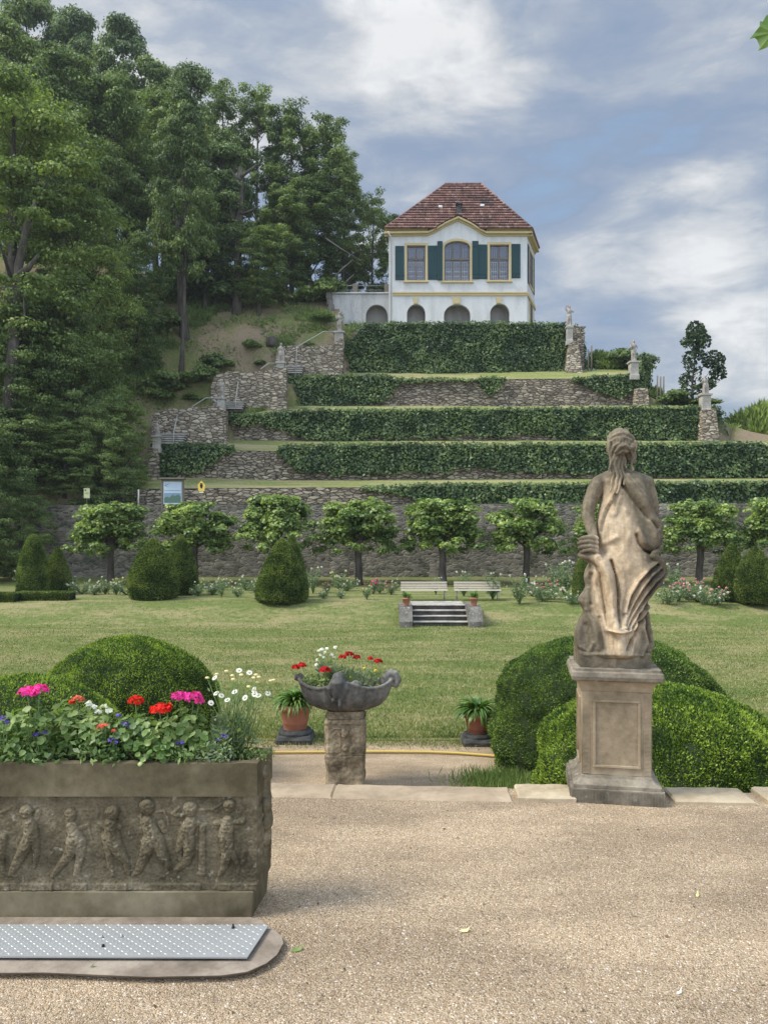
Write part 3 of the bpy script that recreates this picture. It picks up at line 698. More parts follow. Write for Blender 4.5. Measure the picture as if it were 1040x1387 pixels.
# ------------------------------------------------------------------ pavilion
HD = 68.0
def build_house():
    o3 = P(620, 446, HD); org = Vector((PX(620, HD), HD, 19.7))
    root = thing('pavilion', org, 'white garden pavilion with red hipped tile roof on top of the terraced slope', 'pavilion')
    L = org
    def to3(u, v, w): return (PX(u, HD), HD + w, PZ(v, HD))       # front plane in picture metres
    # front wall with openings
    def rect(x0, x1, y0, y1): return [(x0, y1), (x1, y1), (x1, y0), (x0, y0)]
    def pa(x0, x1, ybase, yspring, ytop, n=12):
        pts = [(x0, ybase), (x1, ybase)]
        for i in range(n + 1):
            a = math.pi * i / n; pts.append(((x0 + x1) / 2 + (x1 - x0) / 2 * math.cos(a), yspring + (ytop - yspring) * math.sin(a)))
        return pts
    wins = [rect(551, 576, 332.5, 380), pa(601.5, 636.5, 380.5, 335, 326.5), rect(663, 689, 331.5, 379.5)]
    arches = [pa(551, 576, 449, 425, 411.8), pa(601, 637, 449, 427, 411.8), pa(663.5, 690, 449, 425, 411)]
    outer = [(526.5, 452), (713.5, 452), (713.5, 318), (657, 318), (641, 308), (620, 299), (599, 307), (579, 318), (526.5, 318)]
    mb = MB(); mb.holes(outer, wins + arches, to3, 0.35)
    FR = Vector((PX(713.5, HD), HD, 0)); FL = Vector((PX(526.5, HD), HD, 0)); B = Vector((PX(723.8, 72.3), 72.3, 0))
    BR = Vector((13.3, 77, 0)); BL = Vector((1.6, 77, 0)); LB = Vector((1.3, 72.4, 0))
    zt = PZ(318, HD); zb = 19.3
    def vq(a, b, z0, z1, off=0): return [(a.x, a.y, z0), (b.x, b.y, z0), (b.x, b.y, z1), (a.x, a.y, z1)]
    for a, b in ((FR, B), (B, BR), (BR, BL), (BL, LB), (LB, FL)): mb.poly(vq(a, b, zb, zt))
    mb.build('wall', M['white'], root, L)
    # interiors
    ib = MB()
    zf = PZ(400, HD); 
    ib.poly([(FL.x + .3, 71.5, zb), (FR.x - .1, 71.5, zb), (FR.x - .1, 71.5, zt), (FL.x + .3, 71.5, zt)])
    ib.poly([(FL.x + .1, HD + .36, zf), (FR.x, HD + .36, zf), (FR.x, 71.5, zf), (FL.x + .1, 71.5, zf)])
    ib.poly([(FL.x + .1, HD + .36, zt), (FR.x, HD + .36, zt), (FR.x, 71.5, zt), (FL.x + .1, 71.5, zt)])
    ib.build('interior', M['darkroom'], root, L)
    for (x0, x1) in ((551, 576), (601, 637), (663.5, 690)):
        ab = MB(); pp = pa(x0 - .2, x1 + .2, 449, 425, 411.5); ab.poly([to3(u, v, 1.1) for u, v in pp])
        for i in range(len(pp)):
            a, b = pp[i], pp[(i + 1) % len(pp)]; ab.poly([to3(a[0], a[1], .34), to3(b[0], b[1], .34), to3(b[0], b[1], 1.11), to3(a[0], a[1], 1.11)])
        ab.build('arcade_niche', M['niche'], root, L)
    # cornice follows the eaves and the gable
    line = [(520.5, 317.5), (579, 316.5), (590, 312), (603, 304), (620, 296.5), (637, 304.5), (649, 312.5), (658, 317), (719.5, 317)]
    cb = MB()
    for k, (dz, dp, hh) in enumerate(((0.16, .22, .16), (0.0, .42, .14), (-.14, .12, .14))):
        for i in range(len(line) - 1):
            a = to3(line[i][0], line[i][1], 0); b = to3(line[i + 1][0], line[i + 1][1], 0)
            A = [Vector((a[0], HD - dp, a[2] + dz - hh / 2)), Vector((b[0], HD - dp, b[2] + dz - hh / 2)), Vector((b[0], HD - dp, b[2] + dz + hh / 2)), Vector((a[0], HD - dp, a[2] + dz + hh / 2))]
            Bk = [Vector((v.x, HD - .003, v.z)) for v in A]
            cb.faces(A + Bk, [(0, 1, 2, 3), (0, 4, 5, 1), (3, 2, 6, 7), (0, 3, 7, 4), (1, 5, 6, 2)])
    # right side cornice
    ez = to3(0, 317, 0)[2]
    dirr = (B - FR).normalized(); nr = Vector((dirr.y, -dirr.x, 0))
    for dz, dp, hh in ((0.16, .22, .16), (0.0, .42, .14), (-.14, .12, .14)):
        a = FR + nr * dp; b = B + nr * dp
        a = a - dirr * dp * .8
        pts = [(a.x, a.y, ez + dz - hh / 2), (b.x, b.y, ez + dz - hh / 2), (b.x, b.y, ez + dz + hh / 2), (a.x, a.y, ez + dz + hh / 2)]
        bk = [(FR.x, FR.y, ez + dz - hh / 2), (B.x, B.y, ez + dz - hh / 2), (B.x, B.y, ez + dz + hh / 2), (FR.x, FR.y, ez + dz + hh / 2)]
        cb.faces(pts + bk, [(0, 1, 2, 3), (0, 4, 5, 1), (3, 2, 6, 7), (0, 3, 7, 4), (1, 5, 6, 2)])
    cb.build('cornice', M['yellow'], root, L)
    # belt course, keystones
    bb = MB(); c = to3(622.5, 399.2, 0); w = PX(713.2, HD) - PX(532, HD)
    bb.box((c[0], HD - .05, c[2]), (w, .10, .20)); bb.box((c[0], HD - .08, c[2] + .15), (w + .02, .16, .12))
    a = FR + nr * .06; b = B + nr * .06; m_ = (a + b) / 2; ang = math.atan2(dirr.y, dirr.x)
    bb.box((m_.x, m_.y, c[2] + .04), ((b - a).length, .12, .30), Matrix.Rotation(ang, 3, 'Z'))
    bb.build('belt_course', M['yellow'], root, L)
    for x0, x1, y0, y1 in ((559, 566.5, 403, 411.5), (612, 624, 402.8, 411.5), (671, 679.5, 402.8, 410.8)):
        k = MB(); pts = [to3(x0, y0, -.09), to3(x1, y0, -.09), to3(x1 - 1.4, y1, -.09), to3(x0 + 1.4, y1, -.09)]
        k.faces(pts + [(p[0], HD - .001, p[2]) for p in pts], [(3, 2, 1, 0), (0, 1, 5, 4), (1, 2, 6, 5), (2, 3, 7, 6), (3, 0, 4, 7)])
        k.build('keystone', M['yellow'], root, L)
    # windows
    def ring(outer, inner, w0, w1):
        mb = MB(); n = len(outer)
        for i in range(n):
            a, b = outer[i], outer[(i + 1) % n]; c, d = inner[i], inner[(i + 1) % n]
            mb.poly([to3(*a, w0), to3(*b, w0), to3(*d, w0), to3(*c, w0)]); mb.poly([to3(*a, w0), to3(*a, w1), to3(*b, w1), to3(*b, w0)]); mb.poly([to3(*c, w0), to3(*d, w0), to3(*d, w1), to3(*c, w1)])
        return mb
    specs = [((551, 576, 332.5, 380), 0, [563.6], 350.3, 2), ((601.5, 636.5, 326.5, 380.5), 1, [613.3, 624.9], 350.5, 3), ((663, 689, 331.5, 379.5), 0, [676.2], 350, 2)]
    for (x0, x1, y0, y1), ar, mull, tr, nc in specs:
        if ar:
            inn = pa(x0, x1, y1, 335, y0); out = pa(x0 - 2.6, x1 + 2.6, y1 + 2.6, 335, y0 - 3.2)
            fin_ = pa(x0 + 1.3, x1 - 1.3, y1 - 1.3, 335.5, y0 + 1.6)
        else:
            inn = rect(x0, x1, y0, y1); out = rect(x0 - 3, x1 + 3, y0 - 3.2, y1 + 2.6); fin_ = rect(x0 + 1.2, x1 - 1.2, y0 + 1.2, y1 - 1.6)
        wr = ring(out, inn, -.07, .0).build('window', M['yellow'], root, L)
        sl = MB(); s0 = to3((x0 + x1) / 2, y1 + 2.2, 0); sl.box((s0[0], HD - .1, s0[2]), ((x1 - x0 + 8.4) * HD / F, .2, .09)); sl.build('sill', M['yellow'], wr, L)
        fr = ring(inn, fin_, .16, .26)
        for mx in mull:
            ytop = y0 + (1.5 if ar else 1); p, q = to3(mx, ytop, 0), to3(mx, y1, 0); fr.box((p[0], HD + .2, (p[2] + q[2]) / 2), (.085, .085, p[2] - q[2]))
        t = to3((x0 + x1) / 2, tr, 0); fr.box((t[0], HD + .195, t[2]), ((x1 - x0) * HD / F, .10, .13))
        for s_ in range(nc):        # thin glazing bars in every light
            xa = [x0 + 1] + mull + [x1 - 1]; xm = (xa[s_] + xa[s_ + 1]) / 2
            for yy in (360.5, 370):
                q = to3(xm, yy, 0); fr.box((q[0], HD + .2, q[2]), ((xa[s_ + 1] - xa[s_]) * HD / F, .03, .03))
        fr.build('frame', M['frame'], wr, L)
        gl = MB(); gl.poly([to3(*p, .215) for p in fin_]); gl.build('pane', M['glass'], wr, L)
        lt = MB()                   # pale inner casement lattice seen through the panes
        xa = [x0 + 1] + mull + [x1 - 1]
        for s_ in range(nc):
            cw = (xa[s_ + 1] - xa[s_])
            for i in range(4):
                xx = xa[s_] + cw * (.16 + .68 * i / 3); p, q = to3(xx, 352, 0), to3(xx, y1 - 2, 0); lt.box((p[0], HD + .55, (p[2] + q[2]) / 2), (.035, .03, p[2] - q[2]))
                if i < 3 : p, q = to3(xx + cw * .1, y0 + (6 if ar and s_ != 1 else 3), 0), to3(xx + cw * .1, 349, 0); lt.box((p[0], HD + .55, (p[2] + q[2]) / 2), (.02, .03, p[2] - q[2]))
            for yy in (352.5, 358.5, 365, 371.5, 377.5):
                q = to3(xa[s_] + cw / 2, yy, 0); lt.box((q[0], HD + .56, q[2]), (cw * .68 * HD / F, .03, .035))
        lt.build('lattice', M['innerframe'], wr, L)
    # shutters
    for i, (x0, x1, y0, y1) in enumerate(((535.2, 547.2, 333.5, 379.5), (579.4, 592, 333, 379), (592.2, 599, 327.3, 380), (639.2, 647.5, 327, 378.6), (647.7, 659.4, 331.5, 378), (692.3, 704.3, 330.8, 376.8))):
        s = MB(); c = to3((x0 + x1) / 2, (y0 + y1) / 2, 0); ww = (x1 - x0) * HD / F; hh = (y1 - y0) * HD / F
        yo = HD - .12 if i in (2, 3) else HD - .06
        s.box((c[0], yo, c[2]), (ww, .05, hh), bev=.01)
        for j in range(3): s.box((c[0] - ww / 3 + ww / 3 * j, yo - .035, c[2]), (ww / 3 - .03, .02, hh - .1), bev=.005)
        for f in (-.36, .36): s.box((c[0], yo - .055, c[2] + f * hh), (ww - .04, .02, .10), bev=.004)
        s.build('shutter', M['teal'], root, L)
    # right side windows, foreshortened
    def side(u, z, o): p = FR + dirr * u + nr * o; return (p.x, p.y, z)
    Ls = (B - FR).length
    for u0, u1, z0, z1 in ((.9, 3.5, PZ(386, 69), PZ(335, 69)), (1.2, 3.2, 19.5, PZ(407, 69.5))):
        s = MB()
        for a, b, c, d in ((u0, u1, z0, z0 + .2), (u0, u1, z1 - .2, z1), (u0, u0 + .2, z0, z1), (u1 - .2, u1, z0, z1)):
            s.faces([side(a, c, .07), side(b, c, .07), side(b, d, .07), side(a, d, .07), side(a, c, 0), side(b, c, 0), side(b, d, 0), side(a, d, 0)], [(0, 1, 2, 3), (0, 4, 5, 1), (1, 5, 6, 2), (2, 6, 7, 3), (3, 7, 4, 0)])
        wr = s.build('window', M['yellow'], root, L)
        s = MB(); s.poly([side(u0 + .2, z0 + .2, .02), side(u1 - .2, z0 + .2, .02), side(u1 - .2, z1 - .2, .02), side(u0 + .2, z1 - .2, .02)]); s.build('pane', M['darkroom'], wr, L)
        s = MB(); um = (u0 + u1) / 2
        s.faces([side(um - .06, z0 + .2, .05), side(um + .06, z0 + .2, .05), side(um + .06, z1 - .2, .05), side(um - .06, z1 - .2, .05)], [(0, 1, 2, 3)])
        zm = z0 + (z1 - z0) * .6; s.faces([side(u0 + .2, zm - .06, .055), side(u1 - .2, zm - .06, .055), side(u1 - .2, zm + .06, .055), side(u0 + .2, zm + .06, .055)], [(0, 1, 2, 3)])
        s.build('frame', M['frame'], wr, L)
        if z1 > 25:
            for a in (u0 - .7, u1):
                s = MB(); s.faces([side(a, z0, .06), side(a + .65, z0, .06), side(a + .65, z1, .06), side(a, z1, .06), side(a, z0, 0), side(a + .65, z0, 0), side(a + .65, z1, 0), side(a, z1, 0)], [(0, 1, 2, 3), (0, 4, 5, 1), (1, 5, 6, 2), (2, 6, 7, 3), (3, 7, 4, 0)]); s.build('shutter', M['teal'], root, L)
    # roof in tile courses
    ez2 = PZ(316, HD) + .22
    e = {'FL': Vector((PX(521, HD - .5), HD - .55, ez2)), 'FR': Vector((PX(719.6, HD - .5), HD - .55, ez2)), 'B': Vector((PX(730.0, 72.0), 72.2, ez2)), 'BR': Vector((13.9, 77.6, ez2)), 'BL': Vector((1.0, 77.6, ez2)), 'LB': Vector((.7, 72.4, ez2))}
    RA = Vector((PX(603.5, 72.4), 72.4, PZ(250, 72.4))); RB = Vector((PX(651.5, 72.4), 72.4, PZ(250, 72.4)))
    rf = MB()
    gl = [(579, 315.6), (590, 310), (603, 301.5), (620, 293.2), (637, 301.8), (649, 310.2), (658, 315.6)]
    def courses(a, b, c, d, n, cut=False):      # eave a->b, ridge d->c
        nn = (b - a).cross(d - a).normalized()
        for i in range(n):
            t0, t1 = i / n, (i + 1.0) / n
            p0 = a.lerp(d, t0) + nn * .15; p1 = b.lerp(c, t0) + nn * .15; p2 = b.lerp(c, t1) + nn * .0; p3 = a.lerp(d, t1) + nn * .0
            q0, q1 = a.lerp(d, t0) - nn * .02, b.lerp(c, t0) - nn * .02
            gz = [(PX(x, HD), PZ(y, HD)) for x, y in gl]; zl = (p0.z + p3.z) / 2
            if cut and zl < gz[3][1]:
                zz = [g_[1] for g_ in gz[:4]]; xl = float(np.interp(zl, zz, [g_[0] for g_ in gz[:4]])); xr2 = float(np.interp(zl, [g_[1] for g_ in gz[:2:-1]], [g_[0] for g_ in gz[:2:-1]]))
                for u, v in (((0, xl)), ((xr2, None))):
                    def on(A, B, x): return A.lerp(B, (x - A.x) / (B.x - A.x))
                    if v is not None: rf.poly([p0, on(p0, p1, v), on(p3, p2, v), p3]); rf.poly([q0, on(q0, q1, v), on(p0, p1, v), p0])
                    else: rf.poly([on(p0, p1, u), p1, p2, on(p3, p2, u)]); rf.poly([on(q0, q1, u), q1, p1, on(p0, p1, u)])
                continue
            rf.poly([p0, p1, p2, p3]); rf.poly([q0, q1, p1, p0])
    courses(e['FL'], e['FR'], RB, RA, 18, True); courses(e['FR'], e['B'], RB, RB, 18); courses(e['B'], e['BR'], RB, RB, 18)
    courses(e['BR'], e['BL'], RA, RB, 12); courses(e['BL'], e['LB'], RA, RA, 12); courses(e['LB'], e['FL'], RA, RA, 18)
    # small swept gable over the middle window
    gl = [(579, 315.6), (590, 310), (603, 301.5), (620, 293.2), (637, 301.8), (649, 310.2), (658, 315.6)]
    for i in range(len(gl) - 1):
        a = Vector(to3(*gl[i], -.5)); b = Vector(to3(*gl[i + 1], -.5)); 
        def hit(p):                     # where a level line running back meets the front slope
            t = (p.z - ez2) / (RA.z - ez2); return Vector((p.x, e['FL'].y + (RA.y - e['FL'].y) * max(t, 0) + .25, p.z + .02))
        rf.poly([a, b, hit(b), hit(a)])
    roof = rf.build('roof', M['tiles'], root, L)
    rb = MB(); rb.tube([RA + Vector((0, 0, .05)), RB + Vector((0, 0, .05))], .13, 8)
    rb.tube([RA + Vector((0, 0, .05)), e['FL'] + Vector((0, .1, .06))], .12, 8); rb.tube([RB + Vector((0, 0, .05)), e['FR'] + Vector((0, .1, .06))], .12, 8); rb.tube([RB + Vector((0, 0, .05)), e['B'] + Vector((0, 0, .06))], .12, 8)
    rb.build('ridge_tiles', M['tiles'], roof, L)
    sx = MB(); zs_ = ez2 - .04; gx0, gx1 = PX(579, HD), PX(658, HD)
    for q in ([(e['FL'].x, e['FL'].y), (gx0, e['FL'].y), (gx0, HD), (FL.x, HD), (LB.x, LB.y), (e['LB'].x, e['LB'].y)], [(gx1, e['FR'].y), (e['FR'].x, e['FR'].y), (e['B'].x, e['B'].y), (B.x, B.y), (FR.x, HD), (gx1, HD)]): sx.poly([(x, y, zs_) for x, y in q])
    sx.poly([(e['B'].x, e['B'].y, zs_), (e['BR'].x, e['BR'].y, zs_), (e['BL'].x, e['BL'].y, zs_), (e['LB'].x, e['LB'].y, zs_)])
    sx; sx.build('soffit', M['yellow'], root, L)
    def onroof(px, py):
        # intersect the picture ray with the front slope
        n = (e['FR'] - e['FL']).cross(RA - e['FL']).normalized(); o = Vector((0, 0, EYE)); dv = Vector(((px - CX) / F, 1, (HY - py) / F)); t = (e['FL'] - o).dot(n) / dv.dot(n); return o + dv * t, n
    for px, py in ((596, 281), (652.5, 279.5)):
        p, n = onroof(px, py); v = MB(); v.box(p - Vector((0, .12, 0)), (.34, .3, .2), bev=.03); v.build('roof_vent', M['vent'], roof, L)
    p, n = onroof(621, 286); v = MB(); v.box(p - Vector((0, .1, .0)), (.42, .5, .95), taper=.8); v.box(p - Vector((0, .2, -.55)), (.6, .6, .14)); v.build('roof_hatch', M['darkstone'], roof, L)
    # gutter pipe
    dp = MB(); x = PX(530, HD); dp.tube([(x - .3, HD - .6, ez2 - .3), (x, HD - .14, ez2 - .7), (x, HD - .12, 19.4)], .06, 8); dp.build('downpipe', M['white'], root, L)
build_house()

# grey annex left of the pavilion
def annex():
    d = 69.0; org = Vector((PX(484, d), d, 17.5))
    root = thing('retaining_annex', org, 'stained grey plastered annex wall with one arched niche left of the white pavilion', 'wall')
    to3 = lambda u, v, w: (PX(u, d), d + w, PZ(v, d))
    pts = [(495.5, 455), (525, 455)] + [((510.2 + 14.7 * math.cos(math.pi * i / 12)), 428 - 15.5 * math.sin(math.pi * i / 12)) for i in range(13)]
    sm = [(466.5, 448), (472, 448), (472, 438.5), (466.5, 438.5)]
    mb = MB(); mb.holes([(447, 480), (531, 480), (531, 398.5), (443, 398.5)], [pts, sm], to3, .3); mb.build('wall', M['grey_plaster'], root, org)
    b = MB(); b.poly([to3(x, y, 1.0) for x, y in pts])
    for i in range(len(pts)):
        a, c = pts[i], pts[(i + 1) % len(pts)]; b.poly([to3(*a, .29), to3(*c, .29), to3(*c, 1.01), to3(*a, 1.01)])
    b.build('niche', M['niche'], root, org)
    b = MB(); b.poly([to3(x, y, .25) for x, y in sm]); w = b.build('window', M['black'], root, org)
    b = MB()
    for x in (468.3, 470.2): b.tube([to3(x, 438.5, .1), to3(x, 448, .1)], .02, 6)
    for y in (441.7, 445): b.tube([to3(466.5, y, .1), to3(472, y, .1)], .02, 6)
    b.build('window_bars', M['iron'], w, org)
    b = MB(); b.box((PX(487, d), d + .5, PZ(398, d) + .05), (84 * d / F, 1.3, .14), bev=.02); b.build('coping', M['grey_plaster'], root, org)
    b = MB()        # leaning buttress at the left end
    for i in range(8):
        y0 = 398 + i * 8; off = [0, 1, 3, 5, 6.5, 7.5, 8.5, 9, 9.5][i]; c = to3(446 + off, y0 + 4, -.15); b.box(c, (.5, .5, .56))
    b.build('buttress', M['bark_grey'], root, org)
    rl = thing('railing', tuple(to3(487, 397, .3)), 'grey railing with stone posts on top of the grey annex wall', 'railing')
    ro = rl.location
    for x in (446.5, 481, 524): 
        b = MB(); c = to3(x, 391, .3); b.box(c, (.45 if x != 446.5 else .55, .45, .95 if x != 446.5 else 1.1), bev=.03); b.build('post', M['wood'], rl, ro)
    for y in (385.5, 391.5, 395): b = MB(); b.tube([to3(447, y, .3), to3(524, y, .3)], .035, 6); b.build('rail', M['iron'], rl, ro)
annex()
# ------------------------------------------------------------------ plants
def sph(n, rng=RNG):
    v = rng.normal(0, 1, (n, 3)); return unit(v)
def shoots(Pt, D, ln, wd, jit=0.35, rng=RNG):
    """blade-like leaves whose long axis follows D"""
    n = len(Pt); Pt = np.asarray(Pt, float); T = unit(np.asarray(D, float) + rng.normal(0, jit, (n, 3)))
    B = unit(np.cross(T, rng.normal(0, 1, (n, 3)))); l = (np.asarray(ln) * rng.uniform(.6, 1.3, n))[:, None]; w_ = (np.asarray(wd) * rng.uniform(.7, 1.3, n))[:, None]
    a = Pt; c = Pt + T * l; b = Pt + T * l * .45 + B * w_ * .5; d = Pt + T * l * .45 - B * w_ * .5
    return np.stack([a, b, c, d], 1).reshape(-1, 3), np.arange(4 * n).reshape(n, 4)

def tree_parts(H, cr, cb, nl, ncl, lpc, lsize, tr, seed, rc=1.0, zr=0.75, top=0.9, lean=0.0, prof=None, low=0.0):
    """returns trunk MB and leaf arrays; local coords, base at 0"""
    rg = random.Random(seed); rn = np.random.default_rng(seed); mb = MB()
    k1, k2 = rg.uniform(-1, 1), rg.uniform(-1, 1)
    def axis(t): return Vector((k1 * .03 * H * math.sin(t * 3) + lean * H * t, k2 * .03 * H * math.sin(t * 2.4 + 1), H * t))
    pr = prof or (lambda t: math.sin(math.pi * min(1, max(0.02, t * .92 + .08))) ** .6)
    N = 10; mb.tube([axis(top * i / N) for i in range(N + 1)], [tr * (1.35 if i == 0 else 1) * (1 - .82 * i / N) for i in range(N + 1)], 9)
    tips = []
    for i in range(nl):
        t0 = cb * .75 + (top - cb * .75) * (i + rg.random()) / nl; s = axis(t0); az = rg.uniform(0, 6.28) + i * 2.4
        t1 = min(1.0, t0 + rg.uniform(.05, .22)); e_r = cr * pr((t1 - cb) / (1 - cb)) * rg.uniform(.55, .95)
        e = axis(t1 * .97) + Vector((math.cos(az) * e_r, math.sin(az) * e_r, 0))
        m1 = s.lerp(e, .4) + Vector((0, 0, rg.uniform(-.02, .05) * H)); rr = tr * .42 * (1 - t0) + .03 * tr
        mb.tube([s, s.lerp(m1, .5), m1, m1.lerp(e, .6), e], [rr, rr * .8, rr * .6, rr * .4, rr * .15], 6); tips += [e, m1.lerp(e, .5)]
        for _ in range(2):
            q = m1.lerp(e, rg.random()); z = q + Vector((rg.uniform(-1, 1), rg.uniform(-1, 1), rg.uniform(-.2, .9))) * cr * .3
            mb.tube([q, q.lerp(z, .5) + Vector((0, 0, .02 * H)), z], [rr * .4, rr * .25, rr * .08], 5); tips.append(z)
    C = list(tips)
    while len(C) < ncl:
        t = rg.random(); az = rg.uniform(0, 6.28); r = cr * pr(t) * math.sqrt(rg.uniform(.05, 1)) ; a = axis(cb + (1 - cb) * t * .97)
        C.append(a + Vector((math.cos(az) * r, math.sin(az) * r, 0)))
    C = np.array([tuple(c) for c in C[:max(ncl, len(tips))]])
    Ps, Ns = [], []
    for c in C:
        n = int(lpc * rn.uniform(.5, 1.5)); D = sph(n, rn); D[:, 2] = np.abs(D[:, 2]) * np.where(rn.random(n) < .75, 1, -1)
        rad = rc * rn.uniform(.6, 1.3); sc = np.array([1 + .5 * rn.random(), 1 + .5 * rn.random(), zr])
        Ps.append(c + D * rad * sc * rn.uniform(.35, 1.05, (n, 1))); Ns.append(D + np.array([0, 0, .7]))
    return mb, leafs(np.concatenate(Ps), np.concatenate(Ns), lsize, .7, .55, rn, .3)
def make_tree(name, mtl, bark='bark', **kw):
    mb, lf = tree_parts(**kw)
    root = thing(name, (0, 0, 0), 'x', 'tree')
    mb.build('trunk', M[bark], root); leaf_obj('crown', [lf], M[mtl], root); return root
def put(root, used, loc, s=(1, 1, 1), rz=0.0, label='', cat='tree', group=None):
    o = root if root.name not in used else copy_tree(root)
    used.add(root.name); o.location = loc; o.scale = s; o.rotation_euler = (0, 0, rz); tag(o, label, cat, group); return o
used = set()
FT = {}
hump = lambda t: max(.12, math.sin(math.pi * min(1, max(0, t * .85 + .12)))) ** .55
FT['oak'] = make_tree('forest_tree', 'leaf_forest', H=22, cr=5.2, cb=.22, nl=20, ncl=210, lpc=220, lsize=.27, tr=.42, seed=3, rc=.95, zr=.6, prof=hump)
FT['tall'] = make_tree('forest_tree', 'leaf_blue', H=22, cr=4.0, cb=.26, nl=20, ncl=190, lpc=220, lsize=.26, tr=.36, seed=8, rc=.85, zr=.7, prof=hump)
FT['high'] = make_tree('forest_tree', 'leaf_forest', H=22, cr=4.4, cb=.36, nl=24, ncl=200, lpc=220, lsize=.26, tr=.34, seed=15, rc=.85, zr=.6, prof=hump)
FT['loose'] = make_tree('forest_tree', 'leaf_forest', H=22, cr=5.0, cb=.28, nl=24, ncl=170, lpc=170, lsize=.27, tr=.34, seed=21, rc=.8, zr=.6, prof=hump)
FT['bright'] = make_tree('forest_tree', 'leaf_bright', H=20, cr=6.5, cb=.12, nl=26, ncl=300, lpc=230, lsize=.21, tr=.5, seed=33, rc=1.0, zr=.38, prof=hump)
FT['dark'] = make_tree('forest_tree', 'leaf_forest', H=16, cr=6.5, cb=.06, nl=22, ncl=260, lpc=210, lsize=.22, tr=.4, seed=44, rc=1.05, zr=.42, prof=hump)
FOREST = [  # px, d, top y, width px, kind, label
    (35, 88, -30, 150, 'oak', 'hazy oak on the forest ridge at the top left corner of the picture'),
    (105, 86, 5, 120, 'tall', 'slender tree on the ridge just right of the top left corner'),
    (165, 84, 12, 110, 'tall', 'tall tree forming the highest pointed peak of the left skyline'),
    (212, 82, 66, 120, 'oak', 'rounded ridge tree just below and right of the highest skyline peak'),
    (258, 80, 80, 110, 'tall', 'ridge tree above the straight trunk that stands bare on the slope'),
    (300, 78, 108, 105, 'loose', 'thin crowned ridge tree above and left of the dead snag'),
    (350, 77, 112, 110, 'loose', 'airy ridge tree directly above the dead snag with sky showing through'),
    (398, 76, 134, 115, 'loose', 'airy oak right of the dead snag, third crown from the open sky'),
    (440, 76, 150, 110, 'loose', 'feathery oak whose crown touches the open sky at the right forest edge'),
    (462, 79, 196, 80, 'loose', 'lower feathery crown at the extreme right edge of the forest'),
    (420, 73, 235, 120, 'oak', 'leafy oak behind the grassy mound left of the grey annex'),
    (385, 70, 250, 100, 'oak', 'dark tree with a leaning trunk on top of the grassy mound'),
    (300, 70, 190, 120, 'tall', 'bluish green tree filling the shade just left of the dead snag'),
    (350, 68, 300, 90, 'oak', 'smaller leafy tree at the right foot of the dead snag'),
    (213, 71, 120, 130, 'high', 'broad dark tree in the middle of the forest left of the bare trunk'),
    (275, 69, 250, 90, 'high', 'low leafy tree between the bare trunk and the dead snag'),
    (243, 61, 110, 100, 'high', 'tall tree with a long straight bare trunk standing on the brown slope'),
    (150, 66, 90, 150, 'oak', 'large dark tree behind the bright foliage at the upper left'),
    (90, 64, 60, 160, 'oak', 'large tree at the upper left behind the brightest foliage'),
    (15, 66, 20, 160, 'oak', 'big tree at the left edge just below the skyline'),
    (185, 60, 310, 110, 'dark', 'low shaded tree at the left border of the brown slope'),
    (20, 52, 95, 330, 'bright', 'huge spreading bright green tree at the left edge with a thick leaning trunk'),
    (105, 54, 240, 180, 'bright', 'bright layered tree reaching out over the brown slope'),
    (95, 51, 400, 170, 'dark', 'dark layered tree drooping beside the lowest hillside stairs'),
    (20, 49.5, 400, 220, 'dark', 'dense dark tree at the left edge above the garden wall'),
    (165, 50.5, 520, 90, 'bright', 'small yellowish green tree right beside the lowest left statue'),
    (50, 48.6, 540, 160, 'dark', 'dark drooping tree hanging over the garden wall at the left'),
    (508, 80, 257, 92, 'loose', 'open dark green tree directly left of the pavilion roof'),
    (468, 82, 320, 70, 'oak', 'low green tree behind the railing of the grey annex'),
    (142, 49.2, 530, 120, 'dark', 'drooping tree between the cream notice and the lowest hillside stairs'),
    (88, 48.2, 585, 120, 'dark', 'low drooping tree reaching down to the cream notice on the wall'),
    (28, 45.0, 640, 100, 'dark', 'dark bushy tree at the wall foot behind the tall narrow topiary'),
    (-30, 44, 560, 170, 'dark', 'dark tree in front of the garden wall, cut by the left edge'),
]
for i, (px, d, ty, wp, k, lab) in enumerate(FOREST):
    x = PX(px, d); gz = hill_z(x, d) - 1.0 if d > 47.6 else ZU
    pr = FT[k]; H0 = {'oak': 22, 'tall': 22, 'loose': 22, 'bright': 20, 'dark': 16, 'high': 22}[k]; R0 = {'high': 5.2, 'oak': 6.0, 'tall': 4.8, 'loose': 5.6, 'bright': 7.4, 'dark': 7.4}[k]
    Ht = PZ(ty, d) - gz; s = wp * d / F / 2 / R0
    put(pr, used, (x, d, gz), (s, s, Ht / H0 / 1.03), rnd.uniform(0, 6.28), lab, 'tree', 'trees of the forest on the slope')
# dead snag and the bare trunk
def hillpt(px, py):
    for i in range(500):
        d = 48 + i * .1; z = hill_z(PX(px, d), d)
        if z >= PZ(py, d): return d
    return 70
def snag():
    d = hillpt(322, 424); b = P(322, 424, d); root = thing('dead_tree', (b.x, d, b.z), 'grey dead tree trunk with broken branch stubs standing among green trees', 'tree')
    mb = MB(); pts = [(-1, 460), (0, 405), (1, 370), (0, 330), (3, 290), (4, 255), (3, 226)]
    mb.tube([P(322 + a, y, d) for a, y in pts], [.60, .42, .36, .33, .31, .28, .20], 10)
    for br in ([(325, 245), (318, 238), (312, 228)], [(326, 240), (338, 231), (350, 222)], [(325, 290), (336, 287), (352, 279)], [(322, 300), (313, 290), (311, 262)], [(322, 312), (316, 300), (314, 285)], [(320, 412), (330, 405), (345, 415)]):
        mb.tube([P(u, v, d - .2) for u, v in br], [.17, .12, .05], 6)
    mb.build('trunk', M['bark'], root, root.location)
snag()
